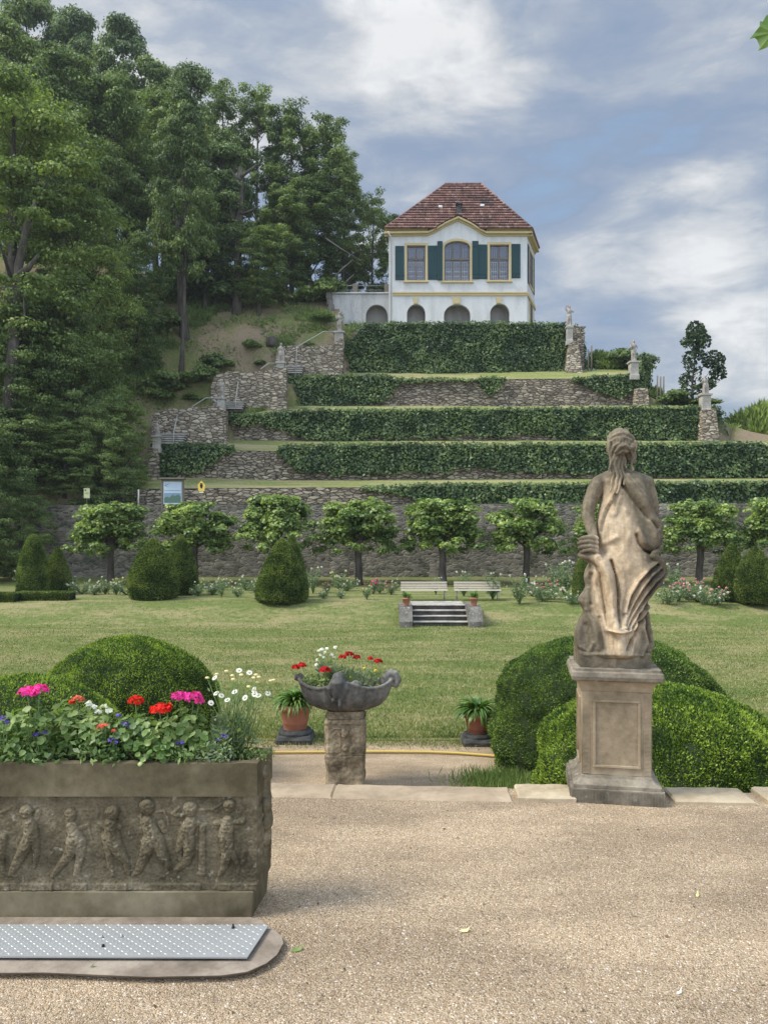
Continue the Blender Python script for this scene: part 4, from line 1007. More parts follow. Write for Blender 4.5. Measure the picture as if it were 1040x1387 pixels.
# visible long trunk on the brown slope
td = hillpt(252, 458); tb = MB(); tb.tube([P(253, 480, td), P(249, 440, td), P(246, 400, td), P(244, 350, td), P(240, 300, td)], [.46, .38, .34, .28, .16], 10)
r_ = thing('tall_tree', tuple(P(252, 458, td)), 'bare straight brown tree trunk rising from the brown slope', 'tree'); tb.build('trunk', M['bark'], r_, r_.location)
# thick leaning trunk seen inside the bright tree
tb = MB(); tb.tube([P(10, 560, 47), P(18, 480, 47.5), P(22, 420, 48), P(26, 360, 48.2), P(36, 310, 48), P(48, 275, 48)], [.36, .34, .30, .26, .2, .12], 10); tb.tube([P(24, 375, 48.1), P(40, 362, 47.8), P(52, 345, 47.6)], [.25, .18, .06], 7)
r_ = thing('leaning_tree', tuple(P(10, 560, 47)), 'thick leaning dark trunk inside the bright foliage near the left edge', 'tree'); tb.build('trunk', M['bark'], r_, r_.location)

# shrubs / weeds as leaf mounds
def mound_parts(r, h, n, lsize, seed, spiky=False, asp=.7):
    rn = np.random.default_rng(seed); cs = rn.normal(0, .45, (10, 3)) * r; cs[:, 2] = np.abs(rn.uniform(.15, .8, 10)) * h
    Ps, Ds = [], []
    for c in cs:
        m = n // 10; D = sph(m, rn); D[:, 2] = np.abs(D[:, 2]); q = c + D * np.array([r * .55, r * .55, h * .35]) * rn.uniform(.5, 1.05, (m, 1)); Ps.append(q); Ds.append(D + np.array([0, 0, .6]))
    Pt, D = np.concatenate(Ps), np.concatenate(Ds); Pt[:, 2] = np.maximum(Pt[:, 2], .02)
    return shoots(Pt, D, lsize * 1.6, lsize * .5, .5, rn) if spiky else leafs(Pt, D, lsize, asp, .6, rn)
def shrub(m, **kw): 
    return link('shrub', mesh_np('shrub', *mound_parts(**kw), M[m]))
SH = {'a': shrub('leaf_forest', r=1.5, h=1.8, n=2600, lsize=.24, seed=5), 'b': shrub('leaf_meadow', r=1.4, h=1.3, n=2200, lsize=.22, seed=6), 'c': shrub('leaf_bright', r=1.3, h=1.6, n=2400, lsize=.22, seed=7, spiky=True)}
def put1(proto, key, loc, s, label, cat='shrub', group=None, name=None):
    o = proto if key not in used else proto.copy()
    if key in used: COL.objects.link(o)
    used.add(key); o.location = loc; o.scale = s; o.rotation_euler = (0, 0, rnd.uniform(0, 6.28)); tag(o, label, cat, group); return o
def hillpt(px, py):
    best = None
    for i in range(500):
        d = 48 + i * .1; z = hill_z(PX(px, d), d)
        if z >= PZ(py, d): return d
    return 70
shr = [(200, 455, 'a', 1.6, 'dark shrub under the trees left of the bare trunk'), (218, 410, 'a', 1.6, 'dark shrub in deep shade above and left of the bare trunk foot'), (280, 405, 'a', 1.5, 'dark shrub in shade between bare trunk and dead snag'),
       (300, 380, 'a', 1.8, 'tall dark shrub just left of the dead snag foot'), (345, 385, 'a', 1.5, 'shrub at the right foot of the dead snag'), (372, 378, 'b', 1.3, 'shrub on the crest of the grassy mound'),
       (408, 395, 'a', 1.2, 'dark shrub on the mound near the grey annex'), (428, 410, 'b', 1.0, 'pale shrub leaning on the left end of the grey annex'), (436, 385, 'a', 1.3, 'shrub beside the left post of the railing'),
       (430, 440, 'b', .8, 'low bush left of the topmost left statue'), (345, 475, 'b', .7, 'low bush beside the grey stump on the slope'), (292, 500, 'a', .8, 'low bush above the middle rubble wall'),
       (268, 520, 'a', .9, 'low dark bush left of the middle rubble wall'), (225, 535, 'a', 1.1, 'low dark bush above the lowest rubble wall'), (200, 545, 'b', 1.0, 'yellowish bush left of the lowest rubble wall'),
       (243, 560, 'b', .35, 'small weeds on top of the lowest rubble wall'), (330, 520, 'b', .35, 'small weeds growing out of the middle rubble wall'), (262, 545, 'b', .5, 'weeds behind the lowest rubble wall'), (420, 468, 'b', .4, 'weeds on top of the upper rubble wall'), (350, 500, 'b', .4, 'weeds beside the bent handrail of the middle wall'),
       (190, 490, 'c', 1.0, 'light green bush at the left rim of the brown slope'), (258, 380, 'a', 1.7, 'dark shrub behind the bare trunk'), (330, 350, 'a', 1.9, 'tall dark shrub behind the dead snag')]
for px, py, k, s, lab in shr:
    d = hillpt(px, py); put1(SH[k], k, (PX(px, d), d, hill_z(PX(px, d), d) - .2), (s, s, s), lab, 'shrub', 'shrubs on the wooded slope')
for px, py, d, k, s, lab in ((812, 500, 66.5, 'c', (1.0, 1, 1.1), 'thin leggy weeds beside the two dark poles'), (832, 503, 66.2, 'c', (1.0, 1, 1.0), 'wispy weeds between the poles and the round bush'), (850, 504, 65.5, 'a', (1.35, 1, 1.25), 'round dark bush behind the second right statue'), (869, 505, 65.8, 'a', (.8, 1, .95), 'small bush right of the second right statue'),
                         (884, 546, 62, 'c', (.7, .7, .9), 'small yellowish bush around the three thin posts'), (915, 549, 61, 'a', (1.0, 1, .8), 'dark low bush left of the sapling'), (937, 549, 60.5, 'b', (1.3, 1, .65), 'low bush under the sapling'),
                         (990, 600, 58.5, 'c', (1.2, 1, 1.0), 'light green bush right of the reddish rubble pillar'), (1012, 600, 59.5, 'c', (1.5, 1.3, 1.6), 'light green shrub second from the right edge'), (1036, 602, 59, 'c', (1.6, 1.3, 2.0), 'tall light green shrub at the right edge above the ivy'), (1050, 600, 61, 'a', (1.6, 1.3, 2.2), 'dark shrub cut by the right edge above the ivy')):
    b = P(px, py, d); put1(SH[k], k, (b.x, d, b.z - .3), s, lab, 'shrub', 'shrubs along the right skyline')
# sapling on the right skyline
def sapling():
    d = 60.0; b = P(938, 550, d); root = thing('sapling', tuple(b), 'slim young tree with sparse dark leaves against the sky on the right', 'tree'); mb = MB(); rn = np.random.default_rng(4)
    mb.tube([P(938, 556, d), P(937, 520, d), P(941, 480, d), P(943, 445, d)], [.10, .08, .05, .02], 7)
    for a in ([(938, 530), (950, 520), (962, 500)], [(939, 505), (955, 495), (975, 482)], [(938, 515), (928, 500), (925, 480)], [(937, 525), (928, 518), (922, 510)], [(941, 480), (932, 468), (925, 462)], [(942, 470), (952, 455), (956, 447)], [(938, 535), (960, 528), (975, 515)]):
        mb.tube([P(u, v, d) for u, v in a], [.05, .035, .012], 5)
    mb.build('trunk', M['bark'], root, root.location)
    Pts = []
    for cx, cy, rx, ry, n in ((942, 452, 14, 17, 330), (930, 464, 9, 8, 70), (953, 462, 10, 10, 110), (966, 488, 16, 13, 230), (972, 505, 12, 10, 130), (932, 488, 10, 12, 70), (927, 515, 8, 10, 50), (958, 520, 12, 8, 120), (940, 505, 10, 14, 60), (945, 530, 12, 12, 70), (926, 530, 7, 12, 40), (944, 478, 9, 10, 90)):
        for _ in range(int(n * 1.5)):
            a = rn.uniform(0, 6.28); r = math.sqrt(rn.random()); q = P(cx + rx * r * math.cos(a), cy + ry * r * math.sin(a), d + rn.normal(0, .7)); Pts.append(tuple(q))
    leaf_obj('crown', [leafs(np.array(Pts), sph(len(Pts), rn), .27, .75, .5, rn)], M['leaf_sapling'], root, (0, 0, 0), root.location)
sapling()
for px, y0, y1, lab in ((796, 473, 503, 'shorter thin dark pole right of the tall ivy hedge'), (800.5, 468, 504, 'taller thin dark pole right of the tall ivy hedge'), (889.5, 509, 545, 'left of three thin posts on the right skyline'), (893.8, 510, 546, 'middle one of three thin posts on the right skyline'), (898, 510, 547, 'right of three thin posts on the right skyline')):
    d = 64.5 if px < 850 else 60.8; mb = MB(); mb.tube([P(px, y1 + 4, d), P(px + .3, y0, d)], .06, 6); tag(mb.build('post', M['wood'], loc=tuple(P(px, y1, d))), lab, 'post', 'thin posts on the terraces')
# fallen bare branches by the annex railing
mb = MB()
for a in ([(440, 322), (462, 337), (492, 355)], [(452, 378), (462, 365), (478, 352)], [(458, 396), (470, 380), (479, 372)], [(455, 380), (470, 388), (482, 384)]):
    mb.tube([P(u, v, 70.5) for u, v in a], [.08, .07, .03], 5)
tag(mb.build('bare_branches', M['bark_grey'], loc=tuple(P(458, 396, 70.5))), 'leafless pale branches leaning above the annex railing', 'branches')
# stump on the slope
d = hillpt(368, 468); mb = MB(); b = P(368, 470, d); mb.lathe([(.5, 0), (.46, .3), (.44, .75), (.35, .8)], 12, tuple(b)); tag(mb.build('tree_stump', M['bark'], loc=tuple(b)), 'short grey tree stump left of the upper hillside stairs', 'stump')

# ground cover on the open slope
def cover():
    Pn = []; rg = random.Random(2)
    while len(Pn) < 60000:
        y = rg.uniform(52, 75); x = lx(y) - rg.random() ** 1.2 * 24 + .6
        n = fnoise(x * .35, y * .35, 3)
        soil = abs((x + 15.5) * .92 - (y - 57) * .42 * .9)
        if n < -.12 + .25 * rg.random() or (soil + 2.5 * fnoise(x * .5, y * .5, 11) < 2.6 + rg.random() and rg.random() < .82): continue
        hgt = .12 + .5 * max(0, fnoise(x * .6, y * .6, 7)); Pn.append((x, y, hill_z(x, y) + rg.random() * hgt))
    Pn = np.array(Pn); N = RNG.normal(0, .5, Pn.shape); N[:, 2] += 1; N[:, 1] -= .6
    o = leaf_obj('ground_cover', [leafs(Pn[:40000], N[:40000], .22, .6, .5), shoots(Pn[40000:], N[40000:] * .4 + np.array([0, 0, 1]), .45, .05, .3)], M['leaf_meadow'])
    tag(o, kind='stuff')
cover()

# ------------------------------------------------------------------ linden row
def linden(seed):
    rg = random.Random(seed); rn = np.random.default_rng(seed); root = thing('linden_tree', (0, 0, 0), 'x', 'tree'); mb = MB()
    mb.tube([(0, 0, -.1), (0, 0, .15), (.02, 0, .8), (-.02, .02, 1.6), (0, 0, 2.2), (.03, 0, 2.7)], [.26, .19, .165, .16, .18, .17], 12)
    mb.ball((0, 0, 2.35), .22, 10, 6)
    Ps, Ns = [], []
    def clump(c, r, n, up=.7):
        D = sph(n, rn); D[:, 2] = np.where(rn.random(n) < .8, np.abs(D[:, 2]), D[:, 2]); Ps.append(np.array(c) + D * r * np.array([1, 1, .75]) * rn.uniform(.3, 1.05, (n, 1))); Ns.append(D + np.array([0, 0, up]))
    for i in range(14):
        az = i * 2.4 + rg.random(); r = rg.uniform(.8, 1.75); z = rg.uniform(2.6, 4.3); s = Vector((0, 0, rg.uniform(2.0, 2.7))); e = Vector((math.cos(az) * r, math.sin(az) * r, z))
        m_ = s.lerp(e, .5) + Vector((0, 0, .15)); mb.tube([s, m_, e], [.075, .05, .015], 6); clump(e, rg.uniform(.42, .62), rg.randint(190, 280)); clump(m_, .5, 120)
    for i in range(60):
        az = rg.uniform(0, 6.28); t = rg.random(); r = math.sqrt(rg.uniform(.02, 1)) * 2.15 * (1 - .50 * t); clump((math.cos(az) * r, math.sin(az) * r, 2.35 + t * 2.2 + .25 * fnoise(r * 3, az, seed)), rg.uniform(.3, .52), rg.randint(90, 170))
    for i in range(22):                                    # low hanging skirts
        az = rg.uniform(0, 6.28); r = rg.uniform(1.0, 2.2); clump((math.cos(az) * r, math.sin(az) * r, rg.uniform(1.75, 2.6)), .30, 70, .3)
    mb.build('trunk', M['bark'], root); leaf_obj('crown', [leafs(np.concatenate(Ps), np.concatenate(Ns), .165, .85, .55, rn, .5)], M['leaf_linden'], root); return root
LP = [linden(51), linden(67), linden(82), linden(95)]
for i, (px, ty, s, lab) in enumerate(((150, 683, 1.0, 'shaded dark linden tree at the left end of the row'), (264, 678, 1.05, 'pollarded linden directly behind the pair of broad left topiary cones'), (374, 672, 1.02, 'pollarded linden partly hidden by the pointed topiary pair in the middle left'),
        (486, 674, 1.03, 'pollarded linden left of the two benches'), (600, 674, 1.06, 'pollarded linden standing behind the gap between the two benches'), (712, 680, .98, 'pollarded linden right of the benches and left of the big statue'),
        (826, 678, 1.02, 'pollarded linden half hidden behind the big statue'), (946, 676, 1.0, 'pollarded linden right of the big statue'), (1058, 676, 1.02, 'linden crown cut by the right edge'))):
    d = 42.5; gz = lawn_z(PX(px, d), d); h = (PZ(ty, d) - gz) / 4.75
    o = put(LP[i % 4], used, (PX(px, d), d, gz), (s * (1.13 + .09 * math.sin(i * 2.3)), s * 1.12, h * (1 + .03 * math.sin(i * 4.1))), i * 1.7 + 2.2 * (i // 3), lab, 'tree', 'row of pollarded lindens in front of the wall'); o.rotation_euler = (.03 * math.sin(i * 3.3), .03 * math.sin(i * 5.1), o.rotation_euler.z)

# ------------------------------------------------------------------ clipped yew
def clipped(name, prof, H, rw, n, ls, lw, m, seed, amp=.04, up=.35, core='core'):
    """prof(t) radius factor, surface of revolution"""
    rn = np.random.default_rng(seed); T = 26; K = 44; V = []; Fc = []
    rr = lambda a, t: rw * prof(t) * (1 + amp * fnoise(math.cos(a) * 2.2 + seed, math.sin(a) * 2.2, t * 3.5) + amp * .6 * fnoise(math.cos(a) * 6, math.sin(a) * 6 + seed, t * 9))
    for i in range(T + 1):
        for k in range(K):
            a = 6.28318 * k / K; t = i / T; r = max(.005, rr(a, t) - ls * .55); V.append((r * math.cos(a), r * math.sin(a), max(0, H * t - ls * .5)))
    for i in range(T):
        for k in range(K): Fc.append((i * K + k, i * K + (k + 1) % K, (i + 1) * K + (k + 1) % K, (i + 1) * K + k))
    # area-weighted sampling along the profile
    ts = np.linspace(0, 1, 200); pr = np.array([prof(t) for t in ts]) * rw; seg = np.hypot(np.diff(pr), np.diff(ts) * H) * (pr[:-1] + pr[1:]) / 2 + 1e-6; cum = np.cumsum(seg) / seg.sum()
    tt = np.interp(rn.random(n), np.concatenate([[0], cum]), ts); aa = rn.uniform(0, 6.28318, n)
    Pt = []; D = []
    dpr = np.gradient(pr, ts)
    for t, a in zip(tt, aa):
        r = rr(a, t); sl = float(np.interp(t, ts, dpr)); nx = Vector((math.cos(a) * H, math.sin(a) * H, -sl)).normalized()
        Pt.append((r * math.cos(a) - nx.x * ls * .5, r * math.sin(a) - nx.y * ls * .5, H * t - nx.z * ls * .5)); D.append((nx.x, nx.y, nx.z + up))
    lf = shoots(np.array(Pt) + rn.normal(0, ls * .25, (n, 3)), np.array(D), ls, lw, .75, rn)
    V2, F2 = join_np([(np.array(V), np.array(Fc)), lf]); mi = np.ones(len(F2), int); mi[:len(Fc)] = 0
    return link(name, mesh_np(name, V2, F2, [M[core], M[m]], mi))
cone_pr = lambda t: float(np.interp(t, [0, .05, .2, .4, .6, .78, .92, 1], [.80, .92, 1.0, .95, .78, .52, .24, .02]))
cone_nar = lambda t: float(np.interp(t, [0, .05, .3, .6, .85, .96, 1], [.92, 1, .96, .76, .46, .24, .02]))
tri_pr = lambda t: float(np.interp(t, [0, .06, .3, .55, .8, .93, 1], [.86, 1, .96, .74, .40, .2, .01]))
C1 = clipped('topiary_cone', cone_pr, 2.6, 1.0, 26000, .085, .032, 'leaf_cone', 1, .06)
C2 = clipped('topiary_cone', cone_nar, 2.6, 1.0, 26000, .085, .032, 'leaf_cone', 2, .06)
C3 = clipped('topiary_cone', tri_pr, 2.6, 1.0, 26000, .085, .032, 'leaf_cone', 3, .07)
for px, by, ty, wp, c, lab in ((45, 807, 723, 43, C2, 'tall narrow dark topiary cone nearest the left edge'), (78, 804, 739, 38, C3, 'small topiary cone right beside the tall narrow one at the left'),
        (208, 811, 728, 66, C1, 'broad egg shaped topiary in front of its pair under the second linden'), (245, 806, 723, 46, C1, 'topiary half hidden behind the broad egg shaped one'),
        (382, 814, 728, 69, C3, 'pointed pear shaped topiary in the middle left of the lawn'), (396, 809, 722, 40, C3, 'topiary tip peeking out behind the pear shaped one'),
        (792, 813, 742, 34, C1, 'topiary mostly hidden behind the hand of the big statue'), (990, 813, 735, 50, C3, 'slanting pointed topiary right of the big statue'), (1022, 820, 739, 56, C1, 'broad topiary cut by the right edge of the picture')):
    d = (EYE - ZU) * F / (by - HY); d = max(d, 31.4); b = P(px, by, d); H = PZ(ty, d) - ZU
    rw = wp * d / F / 2
    put1(c, c.name, (b.x, d, ZU - .02), (rw, rw, H / 2.6), lab, 'topiary', 'clipped yew cones beside the rose beds')
dome_low = lambda t: float(np.interp(t, [0, .25, .52, .68, .80, .90, .97, 1], [.93, .98, 1.0, .93, .78, .56, .30, .02]))
dome = lambda t: float(np.interp(t, [0, .2, .45, .62, .76, .87, .94, .98, 1], [.95, 1.0, .98, .92, .81, .65, .47, .27, .02]))
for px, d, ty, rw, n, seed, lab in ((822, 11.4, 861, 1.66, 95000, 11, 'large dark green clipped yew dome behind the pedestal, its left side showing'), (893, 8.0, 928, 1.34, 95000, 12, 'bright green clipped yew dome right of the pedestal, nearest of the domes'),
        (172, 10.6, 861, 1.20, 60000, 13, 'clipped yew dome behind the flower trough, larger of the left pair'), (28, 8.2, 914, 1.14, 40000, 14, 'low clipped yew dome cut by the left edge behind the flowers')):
    H = PZ(ty, d) - ZL; o = clipped('yew_dome', dome_low if seed > 12 else dome, H, rw, int(n * 1.25), .030, .014, 'leaf_yew_shaded' if seed == 11 else 'leaf_yew', seed, .11, .5); o.location = (PX(px, d), d, ZL); tag(o, lab, 'clipped bush', 'clipped yew domes')

# low box hedges at the left
for px0, px1, by, lab in ((-30, 25, 821, 'low clipped box hedge at the far left edge of the lawn'), (27, 100, 815, 'low clipped box hedge in front of the two narrow topiary cones')):
    d = 32.0 if px1 < 30 else 32.6; a = PX(px0, d); b = PX(px1, d); V, Fc = [], []; rn = np.random.default_rng(3); n = 5000
    q = np.stack([rn.uniform(a, b, n), rn.uniform(d - .35, d + .35, n), rn.uniform(0, .32, n)], 1); fr = rn.random(n) < .5; q[fr, 1] = d - .35; q[~fr, 2] = .32; D = np.where(fr[:, None], np.array([[0, -1, .4]]), np.array([[0, 0, 1.]]))
    q[:, 2] += ZU - .02; mb = MB(); mb.box(((a + b) / 2, d, ZU + .13), (b - a - .06, .62, .3)); cv_ = (np.array(mb.v), np.array(mb.f)); lf = shoots(q, D, .07, .03, .5, rn); V, Fc = join_np([cv_, lf]); mi = np.ones(len(Fc), int); mi[:6] = 0
    org = np.array([(a + b) / 2, d, ZU]); tag(link('box_hedge', mesh_np('box_hedge', V - org, Fc, [M['core'], M['leaf_cone']], mi), None, tuple(org)), lab, 'hedge', 'low box hedges')
# ------------------------------------------------------------------ roses
def rose(mp, seed, nf, h=.6, r=.4):
    rg = random.Random(seed); rn = np.random.default_rng(seed); root = thing('rose_bush', (0, 0, 0), 'x', 'rose bush'); mb = MB(); tips = []
    for i in range(9):
        a = rg.uniform(0, 6.28); q = rg.uniform(.1, r); z = rg.uniform(.5, 1.0) * h; mb.tube([(0, 0, 0), (math.cos(a) * q * .5, math.sin(a) * q * .5, z * .6), (math.cos(a) * q, math.sin(a) * q, z)], [.02, .014, .006], 5); tips.append((math.cos(a) * q, math.sin(a) * q, z))
    mb.build('stems', M['stem'], root); T = np.array(tips)
    Pt = T[rn.integers(0, 9, 420)] * rn.uniform(.35, 1.0, (420, 1)) + rn.normal(0, .06, (420, 3)); leaf_obj('leaves', [leafs(Pt, sph(420, rn) + np.array([0, 0, .8]), .075, .65, .5, rn)], M['leaf_grey'], root)
    fs = []
    for i in range(nf):
        c = T[i % 9] + rn.normal(0, .05, 3) + np.array([0, 0, .03]); D = sph(14, rn); leaf_obj('flower', [leafs(c + D * .028, D, .055, .9, .2, rn)], M[mp], root)
    return root
RS = [rose('rosewhite', 1, 7), rose('rosewhite', 2, 10, .5, .5), rose('rosep', 3, 10), rose('cream', 4, 8, .75), rose('rosewhite', 5, 3, .95, .35), rose('pink', 6, 8)]
rp = [(112, 805, 1, 1), (128, 806, 1, .9), (143, 805, 0, 1), (158, 806, 3, .9), (172, 806, 1, 1), (100, 803, 4, .7), (30, 800, 4, .9), (268, 808, 0, .8), (288, 806, 1, .9), (300, 809, 4, .7), (322, 809, 0, .7), (334, 800, 1, 1.1), (345, 803, 0, .8), (300, 800, 1, .9), (276, 798, 1, .8),
      (424, 804, 4, 1.1), (443, 803, 2, .7), (458, 800, 3, 1.1), (470, 801, 1, 1.1), (438, 811, 1, .6), (462, 811, 1, .6), (497, 812, 3, .7), (506, 805, 5, 1.0), (514, 804, 2, .8), (530, 806, 2, .7), (628, 808, 4, 1.0), (667, 812, 4, 1.0), (703, 818, 4, 1.1), (720, 808, 0, 1.1), (735, 814, 1, 1.2), (742, 812, 2, 1.1), (752, 806, 4, 1.3), (764, 808, 4, 1.4), (728, 812, 2, .9), (775, 817, 1, .9),
      (905, 816, 0, 1.1), (918, 814, 2, 1.1), (930, 812, 2, 1.2), (944, 814, 1, 1.2), (958, 816, 1, 1.1), (970, 817, 2, 1.0), (912, 800, 4, 1.2), (940, 806, 2, 1.0), (978, 812, 2, 1.0), (535, 800, 0, .7), (355, 812, 1, .6), (590, 806, 4, .7), (1038, 812, 1, .9)]
cn = {0: 'small white flowered', 1: 'white flowered bushy', 2: 'pink flowered', 3: 'cream flowered', 4: 'nearly flowerless', 5: 'magenta flowered'}
def rlab(px, k, py):
    ref = ('at the far left by the tall narrow topiary' if px < 90 else 'between the left topiary pairs' if px < 180 else 'right of the broad egg shaped topiary' if px < 350 else 'just right of the pear shaped topiary' if px < 450 else 'left of the left bench' if px < 541 else 'beneath the benches' if px < 650 else 'between the benches and the big statue' if px < 800 else 'right of the big statue' if px < 975 else 'by the right topiary cones')
    return ref
cnt = {}
allr = {}
for px, py, k, s in rp: allr.setdefault((rlab(px, k, py), k), []).append(px)
for v in allr.values(): v.sort()
ords = ['first', 'second', 'third', 'fourth', 'fifth', 'sixth', 'seventh']
for i, (px, py, k, s) in enumerate(rp):
    ref = rlab(px, k, py); L_ = allr[(ref, k)]; od = '' if len(L_) == 1 else ', %s from left' % ords[L_.index(px)]
    d = min(41, (EYE - ZU) * F / (py - HY)); d = max(d, 31.2); z = lawn_z(PX(px, d), d)
    put(RS[k], used, (PX(px, d), d, z), (s * 1.15, s * 1.15, s * 1.15), rnd.uniform(0, 6.28), '%s rose bush %s%s' % (cn[k], ref, od), 'rose bush', 'rose bushes along the bed')

# ------------------------------------------------------------------ grass blades on the near lawn and the edges
def blades():
    n = 150000; u = RNG.random(n) ** 1.6; y = 12.7 + u * 20 * RNG.uniform(.75, 1.0, n); x = RNG.uniform(-.62, .66, n) * y
    nn = np.array([fnoise(a * .5, b * .9) for a, b in zip(x[::10], y[::10])]).repeat(10)[:n]
    z = np.array([lawn_z(a, b) for a, b in zip(x, y)])
    Pt = np.stack([x, y, z], 1); D = np.tile(np.array([[0, 0, 1.]]), (n, 1)); v = shoots(Pt, D, np.maximum(.055 + .05 * nn, .02), .008 + .0006 * y, .5)
    m = 9000; x2 = RNG.uniform(-4.5, 6, m); y2 = RNG.normal(12.45, .18, m); Pt2 = np.stack([x2, y2, np.full(m, ZL + .003)], 1)
    v2 = shoots(Pt2, np.tile(np.array([[0, 0, 1.]]), (m, 1)), .06, .012, .6)
    tag(leaf_obj('grass', [v, v2], M['grassblade']), kind='stuff')
blades()
# green tuft at the foot of the large dome
m = 2600; q = RNG.normal(0, 1, (m, 2)) * np.array([.30, .22]); Pt = np.stack([q[:, 0], q[:, 1], np.zeros(m)], 1); o = link('grass_tuft', mesh_np('grass_tuft', *shoots(Pt, np.tile(np.array([[0, 0, 1.]]), (m, 1)), .17, .012, .45), M['leaf_meadow']), None, tuple(P(682, 1060, 10.3)))
o.location.z = ZL; tag(o, 'tuft of green grass on the gravel at the foot of the dark yew dome', 'grass tuft')
# ================================================================== foreground
def rot_pts(o, rz): o.rotation_euler = (0, 0, rz)
def sq_loft(mb, prof, bev=.012, c=(0, 0), rat=1.0):
    """profile [(half width, z)] swept round a square with cut corners"""
    b0 = len(mb.v)
    for hw, z in prof:
        h = hw; q = h * rat; b = min(bev, h * .3)
        for x, y in ((-h + b, -q), (h - b, -q), (h, -q + b), (h, q - b), (h - b, q), (-h + b, q), (-h, q - b), (-h, -q + b)): mb.v.append((c[0] + x, c[1] + y, z))
    for i in range(len(prof) - 1):
        for k in range(8): mb.f.append((b0 + i * 8 + k, b0 + i * 8 + (k + 1) % 8, b0 + (i + 1) * 8 + (k + 1) % 8, b0 + (i + 1) * 8 + k)); mb.sm.append(False)
    mb.f.append(tuple(b0 + k for k in reversed(range(8)))); mb.f.append(tuple(b0 + (len(prof) - 1) * 8 + k for k in range(8))); mb.sm += [False, False]
def wobble(me, f):
    n = len(me.vertices); co = np.zeros(n * 3, np.float32); no = np.zeros(n * 3, np.float32)
    me.vertices.foreach_get('co', co); me.vertex_normals.foreach_get('vector', no); co = co.reshape(-1, 3); no = no.reshape(-1, 3)
    co += no * np.array([f(*map(float, c)) for c in co])[:, None]; me.vertices.foreach_set('co', co.ravel()); me.update(); return me
def roughen(me, amp, sc, sub=0, seed=0):
    o = bpy.data.objects.new("tmp", me); COL.objects.link(o)
    if sub: q = o.modifiers.new("s", 'SUBSURF'); q.subdivision_type = 'SIMPLE'; q.levels = sub; q.render_levels = sub
    dg = bpy.context.evaluated_depsgraph_get(); dg.update(); out = bpy.data.meshes.new_from_object(o.evaluated_get(dg)); bpy.data.objects.remove(o)
    return wobble(out, lambda x, y, z: amp * (fnoise(x * sc, y * sc, z * sc + seed) + .5 * fnoise(x * sc * 3, y * sc * 3, z * sc * 3 + seed)))

# ------------------------------------------------------------------ kerb stones
def kerb(px0, px1, m, label, h=.03, dy=0.0):
    x0, x1 = PX(px0, 5.2), PX(px1, 5.05); mb = MB(); c = (x0 + x1) / 2; y = edge(c) - .125 + dy
    mb.box((0, 0, h / 2 - .06), (x1 - x0 - .012, .27, h + .12), bev=.012); me = roughen(mb.mesh('kerb_stone', M[m]), .006, 9, 4, px0)
    o = link('kerb_stone', me, None, (c, y, 0)); rot_pts(o, math.atan(-.055)); tag(o, label, 'kerb stone', 'edging stones of the upper gravel terrace')
kerb(-420, 60, 'kerb_dark', 'edging stone hidden behind the left end of the flower trough', .012)
kerb(60, 260, 'kerb_dark', 'edging stone behind the flower trough', .012); kerb(260, 452, 'kerb_dark', 'grey worn edging stone in front of the shell bowl column, right of the trough', .010)
kerb(452, 694, 'kerb_dark', 'long worn gravel coloured edging stone left of the cream one', .012, -.01); kerb(694, 778, 'kerb', 'short cream edging stone immediately left of the pedestal', .035)
kerb(893, 1010, 'kerb', 'pale edging stone immediately right of the pedestal', .03); kerb(1010, 1180, 'kerb', 'pale edging stone cut by the right edge of the picture', .04); kerb(1180, 1500, 'kerb', 'edging stone beyond the right edge', .03)
# ------------------------------------------------------------------ pedestal
PD = thing('pedestal', (1.545, 5.20, 0), 'square sandstone pedestal with a framed panel carrying the big statue', 'pedestal', rz=R(-10.5))
mb = MB(); sq_loft(mb, [(.290, -.03), (.292, .0), (.290, .09)], .006); PD_b = mb
link('base', roughen(mb.mesh('base', M['pedestal_grey']), .004, 10, 4), PD)
mb = MB(); sq_loft(mb, [(.274, .0905), (.274, .112), (.262, .118), (.245, .128), (.228, .145), (.222, .160), (.2175, .165)], .006)
link('base_moulding', roughen(mb.mesh('base_moulding', M['pedestal_grey']), .004, 10, 3), PD)
mb = MB(); sq_loft(mb, [(.2145, .1655), (.2145, .30), (.217, .45), (.219, .60), (.2205, .705)], .005)
link('shaft', roughen(mb.mesh('shaft', M['pedestal']), .002, 8, 4), PD)
mb = MB()
def fr_ring(mb, x0, x1, z0, z1, w_, y, dp, ax=0):
    for (cx, cz, sx, sz) in (((x0 + x1) / 2, z0 + w_ / 2, x1 - x0, w_), ((x0 + x1) / 2, z1 - w_ / 2, x1 - x0, w_), (x0 + w_ / 2, (z0 + z1) / 2, w_, z1 - z0 - 2 * w_), (x1 - w_ / 2, (z0 + z1) / 2, w_, z1 - z0 - 2 * w_)):
        if ax == 0: mb.box((cx, y, cz), (sx, dp, sz), bev=.0022)
        else: mb.box((y, cx, cz), (dp, sx, sz), bev=.0022)
for s in (-1, 1):
    for ax in (0, 1):
        fr_ring(mb, -.148, .148, .215, .655, .016, s * .2225, .014, ax)
        yy = s * .222
        for x0, x1 in ((-.214, -.168), (.168, .214)):
            for k in range(62):          # tooled drafts along the corners
                z = .175 + k * .0085
                if ax == 0: mb.box(((x0 + x1) / 2, s * .2185, z), (x1 - x0, .006, .005))
                else: mb.box((s * .2185, (x0 + x1) / 2, z), (.006, x1 - x0, .005))
link('panel_moulding', mb.mesh('panel_moulding', M['pedestal']), PD)
mb = MB(); sq_loft(mb, [(.221, .7055), (.226, .713), (.228, .72), (.232, .745), (.243, .765), (.250, .776)], .005); link('neck', roughen(mb.mesh('neck', M['pedestal']), .003, 9, 3), PD)
